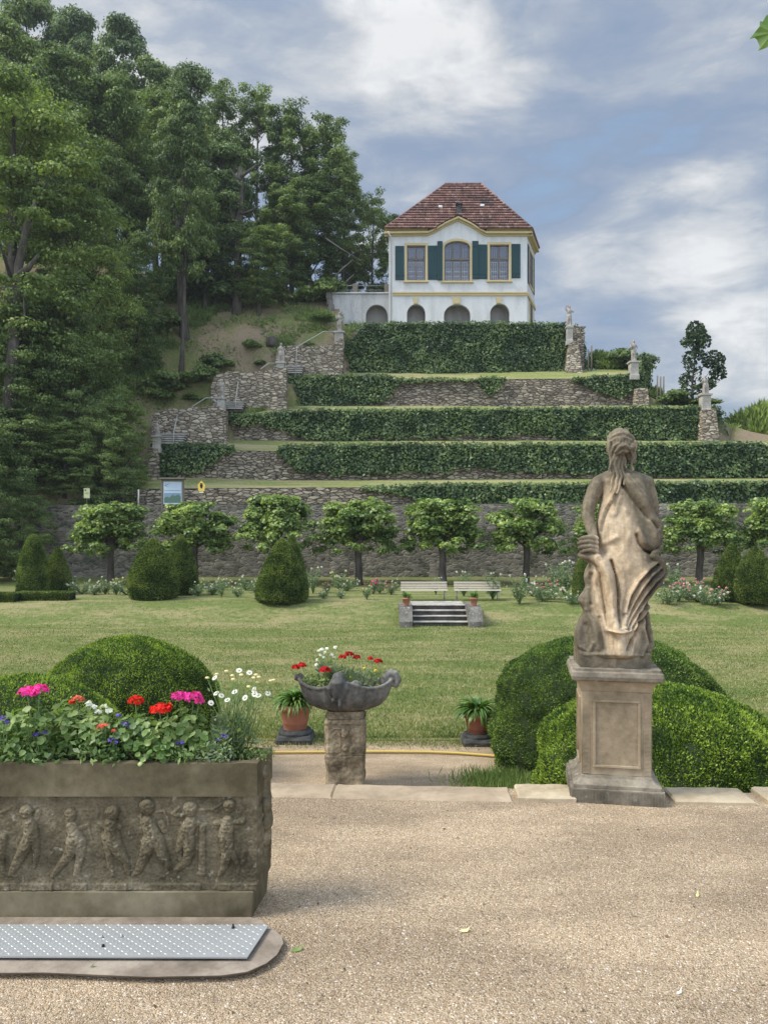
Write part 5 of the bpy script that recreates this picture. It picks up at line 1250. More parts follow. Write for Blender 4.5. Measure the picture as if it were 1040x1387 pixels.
mb = MB(); sq_loft(mb, [(.252, .7765), (.272, .779), (.285, .79), (.290, .812), (.285, .838), (.272, .846), (.272, .862)], .012); link('cap', roughen(mb.mesh('cap', M['pedestal_grey']), .004, 8, 4), PD)
mb = MB()
for k in range(64):
    mb.box((-.284 + k * .009, -.2925, .045), (.0045, .006, .082)); mb.box((-.2925, -.284 + k * .009, .045), (.006, .0045, .082))
link('tooling', mb.mesh('tooling', M['pedestal_grey']), PD)

# ------------------------------------------------------------------ the big statue seen from behind
def build_statue():
    k = .001137; X0, Z0 = 430, 1400
    def U(zx, zy, y=0): return Vector(((zx - X0) * k, y * k, (Z0 - zy) * k))
    zyk = [1345, 1310, 1280, 1240, 1200, 1160, 1130, 1090, 1060, 1030, 1000, 970, 940, 900, 880, 850, 815, 780, 750, 735, 700, 650, 600, 560, 500, 440, 400, 350, 320, 295, 280, 268]
    Lk = [222, 213, 209, 206, 208, 228, 243, 262, 246, 228, 240, 262, 272, 262, 260, 266, 285, 305, 335, 345, 345, 338, 335, 335, 345, 360, 366, 355, 335, 345, 370, 395]
    Rk = [612, 640, 652, 648, 640, 630, 626, 622, 620, 624, 648, 668, 692, 712, 724, 718, 700, 688, 668, 655, 704, 712, 702, 690, 655, 648, 645, 645, 640, 615, 580, 530]
    Dk = [150, 158, 155, 148, 142, 138, 135, 132, 130, 130, 132, 134, 135, 135, 135, 133, 130, 126, 122, 120, 118, 118, 114, 110, 102, 98, 95, 86, 78, 66, 58, 48]
    zyk, Lk, Rk, Dk = [np.array(a[::-1], float) for a in (zyk, Lk, Rk, Dk)]
    ridges = []   # (polyline, width, height)
    def rg_(pts, w_, h): ridges.append((np.array(pts, float), w_, h))
    rg_([(478, 300), (540, 390), (610, 490), (680, 575), (705, 605)], 30, 22); rg_([(505, 290), (575, 390), (640, 480), (700, 560)], 10, 10)
    rg_([(455, 330), (520, 430), (590, 520), (665, 600)], 9, -12)
    rg_([(440, 360), (405, 430), (370, 490), (345, 560), (335, 640)], 12, 16); rg_([(460, 380), (440, 450), (420, 520)], 16, 10); rg_([(395, 470), (370, 550), (355, 620)], 9, -7)
    rg_([(540, 640), (555, 690), (590, 730), (640, 752)], 8, -18); rg_([(555, 620), (590, 680), (640, 725)], 16, 14); rg_([(620, 560), (650, 640), (655, 700)], 20, 16)
    rg_([(335, 700), (380, 684), (430, 655)], 20, 12); rg_([(480, 500), (500, 620), (470, 740), (500, 830)], 30, 10)
    rg_([(255, 775), (310, 772), (350, 800), (378, 870), (392, 960), (400, 1060), (404, 1175)], 34, 52); rg_([(300, 800), (340, 870), (350, 960), (362, 1060), (372, 1160)], 8, -14)
    rg_([(400, 790), (422, 880), (432, 960), (434, 1060), (436, 1160)], 8, -30); rg_([(390, 760), (450, 830), (470, 900), (450, 1000)], 18, 9)
    for i, pl in enumerate(([(690, 775), (610, 830), (545, 900), (500, 980), (470, 1080)], [(705, 810), (620, 870), (560, 950), (510, 1040), (460, 1140)], [(715, 850), (640, 910), (580, 990), (520, 1080), (465, 1165)], [(720, 885), (650, 950), (600, 1020), (540, 1100), (490, 1170)], [(700, 925), (650, 990), (610, 1050), (560, 1120), (510, 1180)])):
        rg_(pl, 12, 26 - 2 * i); rg_([(a + 13, b + 16) for a, b in pl], 6, -18)
    rg_([(292, 830), (264, 895), (276, 950), (240, 1010), (232, 1035), (262, 1085)], 16, 16); rg_([(318, 850), (308, 930), (322, 1020), (350, 1110), (365, 1180)], 18, 12); rg_([(292, 870), (288, 950), (290, 1040)], 12, -12)
    rg_([(265, 1085), (298, 1140), (315, 1210), (322, 1290)], 20, 14); rg_([(335, 1120), (345, 1200), (350, 1290)], 14, -10)
    rg_([(250, 1115), (216, 1200), (222, 1288), (272, 1308), (292, 1262)], 15, 18); rg_([(255, 1170), (252, 1230), (262, 1265)], 22, -14)
    rg_([(612, 1060), (620, 1150), (648, 1265), (610, 1330)], 14, 26); rg_([(590, 1080), (580, 1180), (600, 1260), (560, 1330)], 14, 22); rg_([(600, 1090), (600, 1180), (622, 1260)], 8, -22); rg_([(560, 1100), (540, 1190), (475, 1290)], 10, -26); rg_([(540, 1140), (520, 1210), (500, 1320)], 14, 18)
    rg_([(437, 1180), (437, 1240), (440, 1300)], 52, 58); rg_([(376, 1182), (437, 1190), (500, 1184)], 9, 30)
    rg_([(470, 300), (465, 400)], 14, -6); rg_([(560, 330), (590, 400), (600, 460)], 34, 12)
    rg_([(250, 1330), (400, 1322), (560, 1330)], 14, 12)
    N, T = 200, 330; mb = MB(); V = []
    zys = np.linspace(266, 1345, T)
    L = np.interp(zys, zyk, Lk); Rr = np.interp(zys, zyk, Rk); D = np.interp(zys, zyk, Dk)
    ker = np.hanning(9); ker /= ker.sum()
    for arr in (L, Rr, D): arr[4:-4] = np.convolve(arr, ker, 'same')[4:-4]
    th = np.linspace(0, 2 * np.pi, N, endpoint=False)
    TH, ZY = np.meshgrid(th, zys); C = ((L + Rr) / 2)[:, None]; Wd = ((Rr - L) / 2)[:, None]; DD = D[:, None]
    ct, st = np.cos(TH), np.sin(TH)
    sx = np.sign(ct) * np.abs(ct) ** .9; sy = np.sign(st) * np.abs(st) ** .85
    PXx = C + Wd * sx; PY = -DD * sy
    disp = np.zeros_like(PXx)
    for pl, w_, h in ridges:
        dmin = np.full(PXx.shape, 1e9)
        for a, b in zip(pl[:-1], pl[1:]):
            ab = b - a; t = np.clip(((PXx - a[0]) * ab[0] + (ZY - a[1]) * ab[1]) / (ab @ ab), 0, 1)
            dmin = np.minimum(dmin, np.hypot(PXx - a[0] - t * ab[0], ZY - a[1] - t * ab[1]))
        disp += (1.15 if h > 0 else 1.6) * h * np.exp(-(dmin / w_) ** 2 * 1.2)
    # the hidden side carries its own vertical folds
    fs = 9 * np.sin(TH * 9 + ZY * .006 + 2 * np.sin(ZY * .01)) * np.clip((ZY - 520) / 300, 0, 1)
    wgt = np.clip(st * 3, 0, 1); dtot = disp * wgt + fs * (1 - wgt)
    PY = PY - dtot * np.clip(np.abs(st) + .25, 0, 1) * np.where(st > 0, 1, -1); PXx = PXx + dtot * .35 * ct
    P3 = np.stack([(PXx - X0) * k, PY * k, (Z0 - ZY) * k], -1).reshape(-1, 3)
    Fs = [(i * N + j, (i + 1) * N + j, (i + 1) * N + (j + 1) % N, i * N + (j + 1) % N) for i in range(T - 1) for j in range(N)]
    Fs.append(tuple(range(N))); Fs.append(tuple((T - 1) * N + j for j in reversed(range(N))))
    mb.faces([tuple(p) for p in P3], Fs)
    # plinth
    c = U(418, 1365); mb.box((c.x, 0, c.z + .004), (395 * k, 290 * k, 92 * k), bev=.006)
    for i in range(14):
        a = rnd.uniform(240, 600); mb.ball(U(a, 1330, -rnd.uniform(60, 130)), rnd.uniform(18, 34) * k, 8, 6, (1.5, 1, .6))
    # neck, head
    mb.tube([U(465, 330, 5), U(466, 260, 5), U(468, 160, 10)], [58 * k, 40 * k, 42 * k], 16, round_=True)
    mb.ball(U(470, 108, 5), 72 * k, 24, 18, (1.0, 1.08, 1.12)); mb.ball(U(476, 130, 70), 40 * k, 16, 12, (1, .9, 1.3)); mb.ball(U(484, 128, 108), 10 * k, 8, 6, (1, 1, 1.8))
    for s in (-1, 1): mb.ball(U(472 + s * 70, 135, 15), 14 * k, 8, 6, (.6, 1, 1.5))
    # trapezius to shoulders
    mb.tube([U(465, 270, 5), U(400, 300, 5), U(345, 335, 0)], [38 * k, 38 * k, 46 * k], 14, round_=True); mb.tube([U(465, 270, 5), U(550, 300, 5), U(625, 335, 5)], [36 * k, 38 * k, 44 * k], 14, round_=True)
    # hair: waves over the skull, two rolled curls, loose strands
    for i in range(13):
        a0 = -1.25 + i * .21; pts = []
        for j in range(9):
            b = .15 + j * .24; pts.append(U(470 + 74 * math.sin(a0) * math.sin(b) * 1.06, 104 - 84 * math.cos(b) * 1.03, 5 - 80 * math.sin(b) * math.cos(a0) * 1.03))
        mb.tube(pts, [9 * k + 3 * k * math.sin(j * 1.9 + i) for j in range(9)], 7, round_=True)
    def curl(cx, cy, r, th_, y0, turns=1.25, st_=0.0, sg=1):
        pts = []
        for j in range(22):
            a = st_ + sg * turns * 6.283 * j / 21; q = r * (1 - .45 * j / 21); pts.append(U(cx + q * math.cos(a), cy + q * math.sin(a), y0 - 6 * j / 21 * 2))
        mb.tube(pts, th_ * k, 8, round_=True)
    mb.ball(U(472, 140, -76), 36 * k, 14, 10, (1.15, .75, 1.0)); mb.ball(U(524, 132, -56), 29 * k, 14, 10, (1, .8, 1.1)); mb.ball(U(430, 128, -58), 24 * k, 12, 8, (1, .8, 1.2))
    for pts, r in (([(432, 158, -84), (452, 132, -98), (480, 124, -102), (508, 140, -92)], 11), ([(440, 172, -80), (466, 156, -98), (492, 160, -94)], 10), ([(500, 158, -72), (520, 136, -80), (546, 132, -60)], 9), ([(410, 150, -62), (424, 122, -76), (446, 110, -84)], 9),
                   ([(400, 90, -40), (420, 62, -56), (455, 50, -66), (500, 54, -62), (535, 78, -46), (548, 100, -30)], 13), ([(398, 122, -34), (408, 94, -52), (436, 80, -68), (480, 76, -76), (520, 92, -62)], 11)):
        mb.tube([U(*p) for p in pts], r * k, 9, round_=True)
    for pts, r in (([(450, 165), (432, 205), (428, 250), (440, 300), (430, 350), (412, 400), (402, 440)], 14), ([(462, 172), (452, 215), (450, 262), (462, 305), (450, 352), (432, 400)], 13), ([(432, 160), (414, 205), (408, 250), (416, 298), (404, 345), (396, 390)], 12),
                   ([(476, 175), (470, 225), (472, 270), (482, 315), (474, 350)], 11), ([(524, 158), (534, 198), (522, 240), (530, 268)], 12), ([(538, 150), (546, 190), (540, 225)], 9), ([(412, 130), (400, 165), (404, 205), (396, 245), (390, 270)], 10), ([(478, 180), (488, 222), (494, 252)], 11),
                   ([(395, 100), (392, 150), (400, 185)], 11), ([(545, 100), (550, 135), (542, 165)], 10)):
        ys = [-62, -68, -72, -86, -98, -104]; n = len(pts)
        q = [U(a, b, ys[min(i, 5)]) for i, (a, b) in enumerate(pts)]; fine = []
        for i in range(n - 1):
            for t in (0, .5): fine.append(q[i].lerp(q[i + 1], t) + Vector((.003 * math.sin(i * 3 + t * 4), 0, 0)))
        fine.append(q[-1]); mb.tube(fine, [r * k * (1 - .55 * i / len(fine)) for i in range(len(fine))], 8, round_=True)
    mb.tube([U(446, 165, -42), U(436, 240, -48), U(438, 310, -66)], [34 * k, 24 * k, 14 * k], 12, round_=True); mb.tube([U(505, 150, -28), U(525, 205, -20)], [30 * k, 16 * k], 12, round_=True)
    # arms
    mb.tube([U(345, 340, 0), U(318, 395, -4), U(292, 460, -12), U(283, 530, -22), U(292, 590, -42), U(303, 640, -62), U(300, 670, -76)], [48 * k, 46 * k, 41 * k, 36 * k, 32 * k, 27 * k, 25 * k], 16, round_=True)
    mb.tube([U(615, 345, 8), U(640, 400, 8), U(656, 470, 12), U(664, 540, 30), U(668, 590, 70), U(640, 640, 120)], [47 * k, 44 * k, 41 * k, 38 * k, 32 * k, 26 * k], 16, round_=True)
    # gripping hand with four fingers, thumb behind
    mb.tube([U(306, 672, -84), U(292, 700, -92), U(285, 735, -88)], [32 * k, 36 * k, 28 * k], 14, flat=(1, .8), round_=True)
    for i, (zy, ln) in enumerate(((656, 92), (681, 100), (707, 96), (730, 84))):
        x1 = 318; mb.tube([U(x1, zy + 4, -112), U(x1 - ln * .45, zy - 5, -124), U(x1 - ln * .85, zy + 2, -112), U(x1 - ln, zy + 10, -84), U(x1 - ln * .86, zy + 14, -58)], [12.5 * k, 13 * k, 12 * k, 11 * k, 9 * k], 9, round_=True)
    mb.tube([U(318, 690, -70), U(310, 660, -50), U(285, 650, -38), U(262, 655, -42)], [14 * k, 13 * k, 12 * k, 9 * k], 9, round_=True)
    # cloth bunched in the fist
    mb.tube([U(236, 760, -70), U(270, 765, -92), U(320, 778, -112), U(352, 815, -122)], [20 * k, 24 * k, 30 * k, 30 * k], 12, round_=True)
    mb.tube([U(262, 770, -60), U(300, 800, -70), U(320, 860, -80)], [20 * k, 22 * k, 20 * k], 10, round_=True)
    # flying knot of drapery on the right hip
    mb.tube([U(640, 760, -100), U(690, 800, -70), U(712, 850, -40), U(722, 885, -20)], [22 * k, 24 * k, 20 * k, 10 * k], 12, round_=True); mb.tube([U(640, 745, -105), U(665, 740, -85), U(680, 720, -60)], [16 * k, 18 * k, 14 * k], 10, round_=True)
    me = sculpt(mb, 'statue', M['statue_main'], .0042, 2)
    return wobble(me, lambda x, y, z: .0016 * fnoise(x * 30, y * 30, z * 30) + .0022 * fnoise(x * 9, y * 9, z * 9))
def statue_mat():
    m, t, b = mat('statue_main'); o = t.obj()
    s = t.n.new('ShaderNodeSeparateXYZ'); t.link(o, s.inputs[0])
    n = t.noise(t.mapping(o, scale=(1, 1, .45)), 5, 8, 0.68, .6); n2 = t.noise(o, 26, 8, 0.7); n3 = t.noise(t.mapping(o, scale=(3, 3, .5)), 6, 5, .6)
    c = t.ramp(t.math('ADD', t.math('MULTIPLY', n, .65), t.math('MULTIPLY', n2, .35)), [(.36, (.065, .055, .040)), (.5, (.145, .122, .085)), (.64, (.27, .225, .155))])
    light = t.ramp(t.math('ADD', t.math('MULTIPLY', n, .5), t.math('MULTIPLY', n2, .5)), [(.32, (.25, .175, .10)), (.5, (.46, .36, .24)), (.66, (.64, .54, .40))])
    # washed pale cloak where rain does not reach: elongated patch down the back
    dx = t.math('DIVIDE', t.math('ADD', s.outputs[0], t.math('MULTIPLY', s.outputs[2], .05)), .185); dz = t.math('DIVIDE', t.math('SUBTRACT', s.outputs[2], .58), .66)
    dx = t.math('SUBTRACT', dx, .22)
    rr_ = t.math('ADD', t.math('MULTIPLY', dx, dx), t.math('MULTIPLY', dz, dz)); msk = t.ramp(t.math('ADD', rr_, t.math('MULTIPLY', t.math('SUBTRACT', n, .5), 2.2)), [(.55, 1.0), (1.25, 0.0)])
    c = t.mix(msk, c, light); st = t.ramp(n3, [(.50, 0.0), (.68, .45)]); c = t.mix(st, c, (.085, .075, .058))
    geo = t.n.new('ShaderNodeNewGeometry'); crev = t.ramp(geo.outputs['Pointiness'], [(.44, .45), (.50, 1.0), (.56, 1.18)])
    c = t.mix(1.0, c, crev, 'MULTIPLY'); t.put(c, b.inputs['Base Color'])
    t.put(t.bump(t.math('ADD', n2, t.math('MULTIPLY', t.noise(o, 110, 4), .5)), .5, .006), b.inputs['Normal']); b.inputs['Roughness'].default_value = .9; b.inputs['Specular IOR Level'].default_value = .15
    return m
M['statue_main'] = statue_mat()
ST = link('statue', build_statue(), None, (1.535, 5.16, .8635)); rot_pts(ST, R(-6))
tag(ST, 'large sandstone figure of a draped woman seen from behind on the tall pedestal', 'statue')

# ------------------------------------------------------------------ flower trough with reliefs
TD = 3.44; kx = TD / F
def trough():
    yb = TD + .27; org = Vector((PX(0, TD), TD + .13, 0)); root = thing('flower_trough', org, 'long dark stone trough carved with dancing putti and filled with summer flowers', 'planter')
    z = lambda py: PZ(py, TD); x0 = PX(-420, TD)
    def blk(name, xr_, za, zb_, yf, m, amp=.003, xr_b=None, sub=4, bev=.006):
        mb = MB(); xb = xr_ + .028; ys = (yf, yb)
        V = [(x0, yf, za), (xr_, yf, za), (xb, yb, za), (x0, yb, za), (x0, yf, zb_), (xr_b or xr_, yf, zb_), ((xr_b or xr_) + .028, yb, zb_), (x0, yb, zb_)]
        mb.faces(V, [(3, 2, 1, 0), (4, 5, 6, 7), (0, 1, 5, 4), (1, 2, 6, 5), (2, 3, 7, 6), (3, 0, 4, 7)])
        me = mb.mesh(name, m, org); o = bpy.data.objects.new("t", me); COL.objects.link(o); bv = o.modifiers.new('b', 'BEVEL'); bv.width = bev; bv.segments = 2
        dg = bpy.context.evaluated_depsgraph_get(); dg.update(); me2 = bpy.data.meshes.new_from_object(o.evaluated_get(dg)); bpy.data.objects.remove(o)
        me2.name = name; return link(name, roughen(me2, amp, 6, sub), root)
    blk('foot', PX(340, TD), -.02, z(1208), TD + .004, M['planter'], .005, PX(344, TD), 5)
    # rim band: hollow frame with wall 4 cm
    mb = MB(); za, zb_ = z(1079), z(1033); xr_ = PX(348.5, TD); xb = xr_ + .028; w_ = .035
    O = [(x0, TD), (xr_, TD), (xb, yb), (x0, yb)]; I = [(x0 + w_, TD + w_), (xr_ - w_, TD + w_), (xb - w_, yb - w_), (x0 + w_, yb - w_)]
    for i in range(4):
        a, b = O[i], O[(i + 1) % 4]; c, d = I[i], I[(i + 1) % 4]
        N = 60 if i in (0, 2) else 8
        for j in range(N):
            la = lambda p, q, t: (p[0] + (q[0] - p[0]) * t, p[1] + (q[1] - p[1]) * t)
            a1, b1, c1, d1 = la(a, b, j / N), la(a, b, (j + 1) / N), la(c, d, j / N), la(c, d, (j + 1) / N)
            h = lambda p: .004 * fnoise(p[0] * 9, p[1] * 9)
            mb.faces([(*a1, za), (*b1, za), (*b1, zb_ + h(b1) - .004), (*a1, zb_ + h(a1) - .004), (c1[0], c1[1], zb_ + h(c1)), (d1[0], d1[1], zb_ + h(d1)), (d1[0], d1[1], za), (c1[0], c1[1], za)], [(0, 1, 2, 3), (3, 2, 5, 4), (4, 5, 6, 7)])
    mb.build('rim', M['planter'], root, org)
    # body with relief front
    figs = []
    def seg(img, pts, r):
        ox = 0 if img == 'A' else 180; n = len(pts); rs = np.linspace(r[0], r[1], n) if isinstance(r, tuple) else [r] * n
        P2 = [((ox + x / 5.2), 1060 + y / 5.2) for x, y in pts]
        if n == 1: q = rs[0] / 5.2; figs.append(((P2[0][0], P2[0][1] - q * .12), (P2[0][0] + .1, P2[0][1] + q * .22), q * .92, q * .74)); return
        for i in range(n - 1): figs.append((P2[i], P2[i + 1], rs[i] / 5.2, rs[i + 1] / 5.2))
    for img, pts, r in (('A', [(180, 215)], 46), ('A', [(205, 285), (215, 380)], (40, 46)), ('A', [(262, 215), (245, 262), (175, 292)], (18, 22)), ('A', [(200, 400), (150, 500), (97, 600), (70, 650), (105, 662)], (42, 13)), ('A', [(240, 410), (250, 500), (235, 600)], (30, 14)), ('A', [(10, 400), (0, 500), (12, 640)], (30, 14)), ('A', [(0, 215), (60, 190)], 10),
                        ('A', [(490, 237)], 42), ('A', [(505, 320), (530, 395)], (38, 46)), ('A', [(480, 345), (560, 328), (615, 308)], (22, 13)), ('A', [(612, 310), (640, 410)], (10, 7)), ('A', [(515, 410), (485, 510), (415, 595), (360, 670)], (45, 13)), ('A', [(560, 420), (560, 520), (530, 655), (560, 690)], (38, 11)),
                        ('A', [(785, 225)], 50), ('A', [(775, 300), (790, 390)], (42, 50)), ('A', [(830, 318), (760, 335), (690, 298)], (24, 12)), ('A', [(790, 400), (832, 490), (882, 560), (897, 650)], (50, 14)), ('A', [(745, 400), (762, 520), (785, 660)], (34, 13)),
                        ('B', [(95, 180)], 52), ('B', [(95, 285), (140, 385)], (42, 50)), ('B', [(130, 275), (70, 322), (55, 240)], (20, 13)), ('B', [(110, 415), (80, 520), (30, 630), (-5, 655)], (46, 12)), ('B', [(165, 400), (202, 510), (243, 585), (228, 632)], (44, 12)), ('B', [(160, 215), (210, 205), (245, 280), (235, 380)], (10, 8)), ('B', [(195, 290), (220, 340)], 22),
                        ('B', [(400, 195)], 50), ('B', [(405, 285), (370, 365)], (42, 48)), ('B', [(455, 290), (380, 325), (335, 295)], (22, 13)), ('B', [(385, 395), (392, 500), (370, 570), (300, 620), (280, 665)], (42, 12)), ('B', [(345, 390), (320, 470), (330, 560)], (32, 12)), ('B', [(320, 180), (270, 230), (340, 240)], (10, 14)),
                        ('B', [(485, 312), (482, 640)], (20, 24)), ('B', [(455, 300), (515, 300)], 12), ('B', [(455, 650), (500, 650)], 14), ('B', [(450, 200), (560, 195), (640, 140)], (10, 8)),
                        ('B', [(675, 172)], 42), ('B', [(665, 285), (650, 380)], (40, 46)), ('B', [(580, 292), (640, 280), (705, 285), (760, 278)], (18, 16)), ('B', [(765, 278)], 27), ('B', [(655, 395), (660, 500), (640, 600), (605, 660)], (46, 13)), ('B', [(695, 500), (740, 600), (730, 660)], (20, 9)), ('B', [(780, 500), (770, 580)], (22, 14))):
        seg(img, pts, r)
    base = list(figs)
    for off in (-186, -372): figs += [((a[0] + off, a[1]), (b[0] + off, b[1]), r0, r1) for a, b, r0, r1 in base if a[0] > 0 and a[0] < 165 and b[0] < 165]
    xs = np.concatenate([np.arange(-420, -10, 3.0), np.arange(-10, 347.5, .9)]); ys = np.arange(1079.5, 1208.1, .9)
    XX, YY = np.meshgrid(xs, ys); Hh = np.zeros_like(XX)
    for a, b, r0, r1 in figs:
        ab = np.array(b) - np.array(a); L2 = ab @ ab
        t = np.clip(((XX - a[0]) * ab[0] + (YY - a[1]) * ab[1]) / L2, 0, 1) if L2 > 0 else np.zeros_like(XX)
        dd_ = np.hypot(XX - a[0] - t * ab[0], YY - a[1] - t * ab[1]); r = (r0 + (r1 - r0) * t) * 1.18; h = np.sqrt(np.clip(1 - (dd_ / r) ** 2, 0, 1)) * r
        Hh = np.maximum(Hh, h)
    nz = np.array([[fnoise(x * .09, y * .09) * .55 + fnoise(x * .25, y * .25, 4) * .6 + fnoise(x * .6, y * .6, 9) * .35 for x in xs] for y in ys])
    ed = np.minimum(np.clip((1208 - YY) / 6, 0, 1), 1)
    ledge = 2.5 * np.clip((YY - 1196 - 3 * fnoise(.3, .2)) / 2, 0, 1) * np.array([[1 if fnoise(x * .03, 2) > -.1 else 0.2 for x in xs]])
    Hm = (Hh * (.85 + .2 * nz) + nz * 1.4 + ledge - np.where(Hh < .01, 0, 0)) * kx
    yf = TD + .017
    V = np.stack([(XX - CX) * kx, yf - Hm, EYE - (YY - HY) * kx], -1); ny, nx = XX.shape
    Fg = np.array([(j * nx + i, (j + 1) * nx + i, (j + 1) * nx + i + 1, j * nx + i + 1) for j in range(ny - 1) for i in range(nx - 1)])
    Vf = V.reshape(-1, 3); hb = len(Vf)
    xe = PX(346.6, TD); add = []
    # right end, carved lumps
    ny2, nx2 = 60, 26; V2 = []
    for j in range(ny2 + 1):
        zz = z(1079.5) + (z(1208) - z(1079.5)) * j / ny2
        for i in range(nx2 + 1):
            t = i / nx2; yy = yf + (yb - yf) * t; e = math.sin(math.pi * min(1, max(0, t))) ; px_ = xe + .028 * t
            lump = .034 * e ** .6 * (.55 + .8 * max(0, fnoise(t * 3.2, j * .10, 3)) + .55 * abs(fnoise(t * 7, j * .22, 8))) * (.75 if 8 < j < 52 else .2)
            V2.append((px_ + lump, yy, zz))
    F2 = np.array([(j * (nx2 + 1) + i, (j + 1) * (nx2 + 1) + i, (j + 1) * (nx2 + 1) + i + 1, j * (nx2 + 1) + i + 1) for j in range(ny2) for i in range(nx2)])
    V3 = [(x0, yb, z(1079)), (xe + .028, yb, z(1079)), (xe + .028, yb, z(1208)), (x0, yb, z(1208)), (x0, yf, z(1079)), (x0, yf, z(1208)), (xe, yf, z(1079.5)), (xe, yf, z(1208))]
    F3 = np.array([(0, 1, 2, 3), (0, 3, 5, 4), (0, 4, 6, 1), (3, 2, 7, 5)])
    VV, FF = join_np([(Vf, Fg), (np.array(V2), F2), (np.array(V3), F3)]); VV = VV - np.array(org)
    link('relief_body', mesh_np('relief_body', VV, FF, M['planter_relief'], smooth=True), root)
    lump = MB()       # weathered carving bulging over the corner
    for (px, py, dy, r) in ((362, 1046, .13, .022), (363, 1060, .14, .020), (362, 1074, .14, .026), (364, 1090, .12, .034), (366, 1110, .12, .036), (364, 1130, .13, .034), (362, 1150, .14, .03), (358, 1170, .14, .026), (355, 1188, .13, .024)): lump.ball((PX(px, TD + dy) - .012, TD + dy, PZ(py, TD + dy)), r, 12, 8, (.75, 1.6, 1.5))
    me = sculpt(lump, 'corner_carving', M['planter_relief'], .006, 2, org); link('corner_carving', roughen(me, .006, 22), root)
    s = MB(); zs = zb_ - .022; n1, n2 = 90, 8; Vs = [(x0 + w_ - .001 + (xb - w_ - x0 - w_) * i / n1, TD + w_ - .002 + (yb - TD - 2 * w_ + .004) * j / n2, zs + .012 * fnoise(i * .8, j * 1.1)) for j in range(n2 + 1) for i in range(n1 + 1)]
    s.faces(Vs, [(j * (n1 + 1) + i, j * (n1 + 1) + i + 1, (j + 1) * (n1 + 1) + i + 1, (j + 1) * (n1 + 1) + i) for j in range(n2) for i in range(n1)]); s.build('soil', M['soil'], root, org)
    return zs
ZS = trough()
# lid plate and concrete surround
def surround():
    mb = MB(); o = [(-420, 1243), (340, 1243), (352, 1246), (368, 1258), (381, 1268), (384, 1278), (375, 1294), (360, 1306), (335, 1317), (300, 1322), (200, 1324), (60, 1318), (-420, 1322)]
    pts = [((x - CX) * (1.7 * F / (y - HY)) / F, 1.7 * F / (y - HY)) for x, y in o]; zt = .028
    mb.poly([(a * .985, b * .985, zt) for a, b in pts][::-1])
    for i in range(len(pts)):
        a, b = pts[i], pts[(i + 1) % len(pts)]; mb.poly([(a[0], a[1], -.01), (b[0], b[1], -.01), (b[0] * .985, b[1] * .985, zt), (a[0] * .985, a[1] * .985, zt)][::-1])
    tag(mb.build('concrete_surround', M['concrete'], loc=(PX(0, 3.1), 3.1, 0)), 'worn concrete surround with a rounded end under the metal plate', 'slab')
    zt = .045; q = [(-420, 1251), (364, 1253), (335, 1296.5), (-420, 1294)]
    p2 = [((x - CX) * ((EYE - zt) / (y - HY)), F * (EYE - zt) / (y - HY)) for x, y in q]
    root = thing('metal_plate', (p2[0][0], p2[3][1], zt), 'grey chequered metal cover plate lying in front of the flower trough', 'cover plate'); org = root.location
    mb = MB(); mb.poly([(x, y, zt) for x, y in p2][::-1]); 
    for i in range(4):
        a, b = p2[i], p2[(i + 1) % 4]; mb.poly([(*a, zt), (*b, zt), (*b, zt - .006), (*a, zt - .006)])
    mb.build('sheet', M['plate'], root, org)
    mb = MB(); y0, y1 = p2[3][1] + .012, p2[0][1] - .012; ny = 13
    for j in range(ny):
        y = y0 + (y1 - y0) * j / (ny - 1); xr_ = p2[2][0] + (p2[1][0] - p2[2][0]) * (j / (ny - 1)) - .02; xl_ = -2.2
        for i in range(int((xr_ - xl_) / .026)):
            x = xr_ - i * .026; a = .65 if (i + j) % 2 else -.65; u = Vector((math.cos(a), math.sin(a), 0)); v = Vector((-u.y, u.x, 0)); c = Vector((x, y, zt + .0003))
            mb.faces([c - u * .0105, c - v * .0033, c + u * .0105, c + v * .0033, c + Vector((0, 0, .0022))], [(0, 1, 4), (1, 2, 4), (2, 3, 4), (3, 0, 4)])
    mb.build('tread_pattern', M['plate'], root, org)
    for px, py in ((316, 1257), (140, 1282), (138, 1270), (165, 1269)):
        d = (EYE - zt) * F / (py - HY); mb = MB(); mb.lathe([(.007, 0), (.007, .006), (.004, .007), (.004, .016 if px == 316 else .009), (.001, .018 if px == 316 else .010)], 8, tuple(P(px, py, d))); mb.build('bolt', M['black'] if px in (316, 140) else M['plate'], root, org)
surround()

# ------------------------------------------------------------------ flowers
def flower_head(c, r, n, rn, flat=.7, ps=.016, parts=None):
    D = sph(n, rn); D[:, 2] = np.abs(D[:, 2]) * flat; Pt = np.array(tuple(c)) + D * r; return leafs(Pt, D + np.array([0, 0, .3]), ps, .9, .5, rn)
def disc_leaves(Pt, N, size, rn, k=7):
    n = len(Pt); N = unit(N + rn.normal(0, .4, (n, 3))); T = unit(np.cross(N, rn.normal(0, 1, (n, 3)))); B = np.cross(N, T); V = []; s = (size * rn.uniform(.6, 1.25, n))[:, None]
    ring = []
    for i in range(k):
        a = 6.2832 * i / k; ring.append(Pt + (T * math.cos(a) + B * math.sin(a)) * s * .5 * (1 if i % 2 else .86) + N * s * .10)
    V = np.stack([Pt] + ring, 1).reshape(-1, 3); F_ = []
    base = np.arange(n) * (k + 1)
    for i in range(0, k): F_.append(np.stack([base, base + 1 + i, base + 1 + (i + 1) % k, base + 1 + (i + 1) % k], 1))
    return V, np.concatenate(F_)
def tri_mesh(name, V, F4, m): 
    V = np.asarray(V); F3 = F4[:, :3]; return mesh_np(name, V, F3, m)
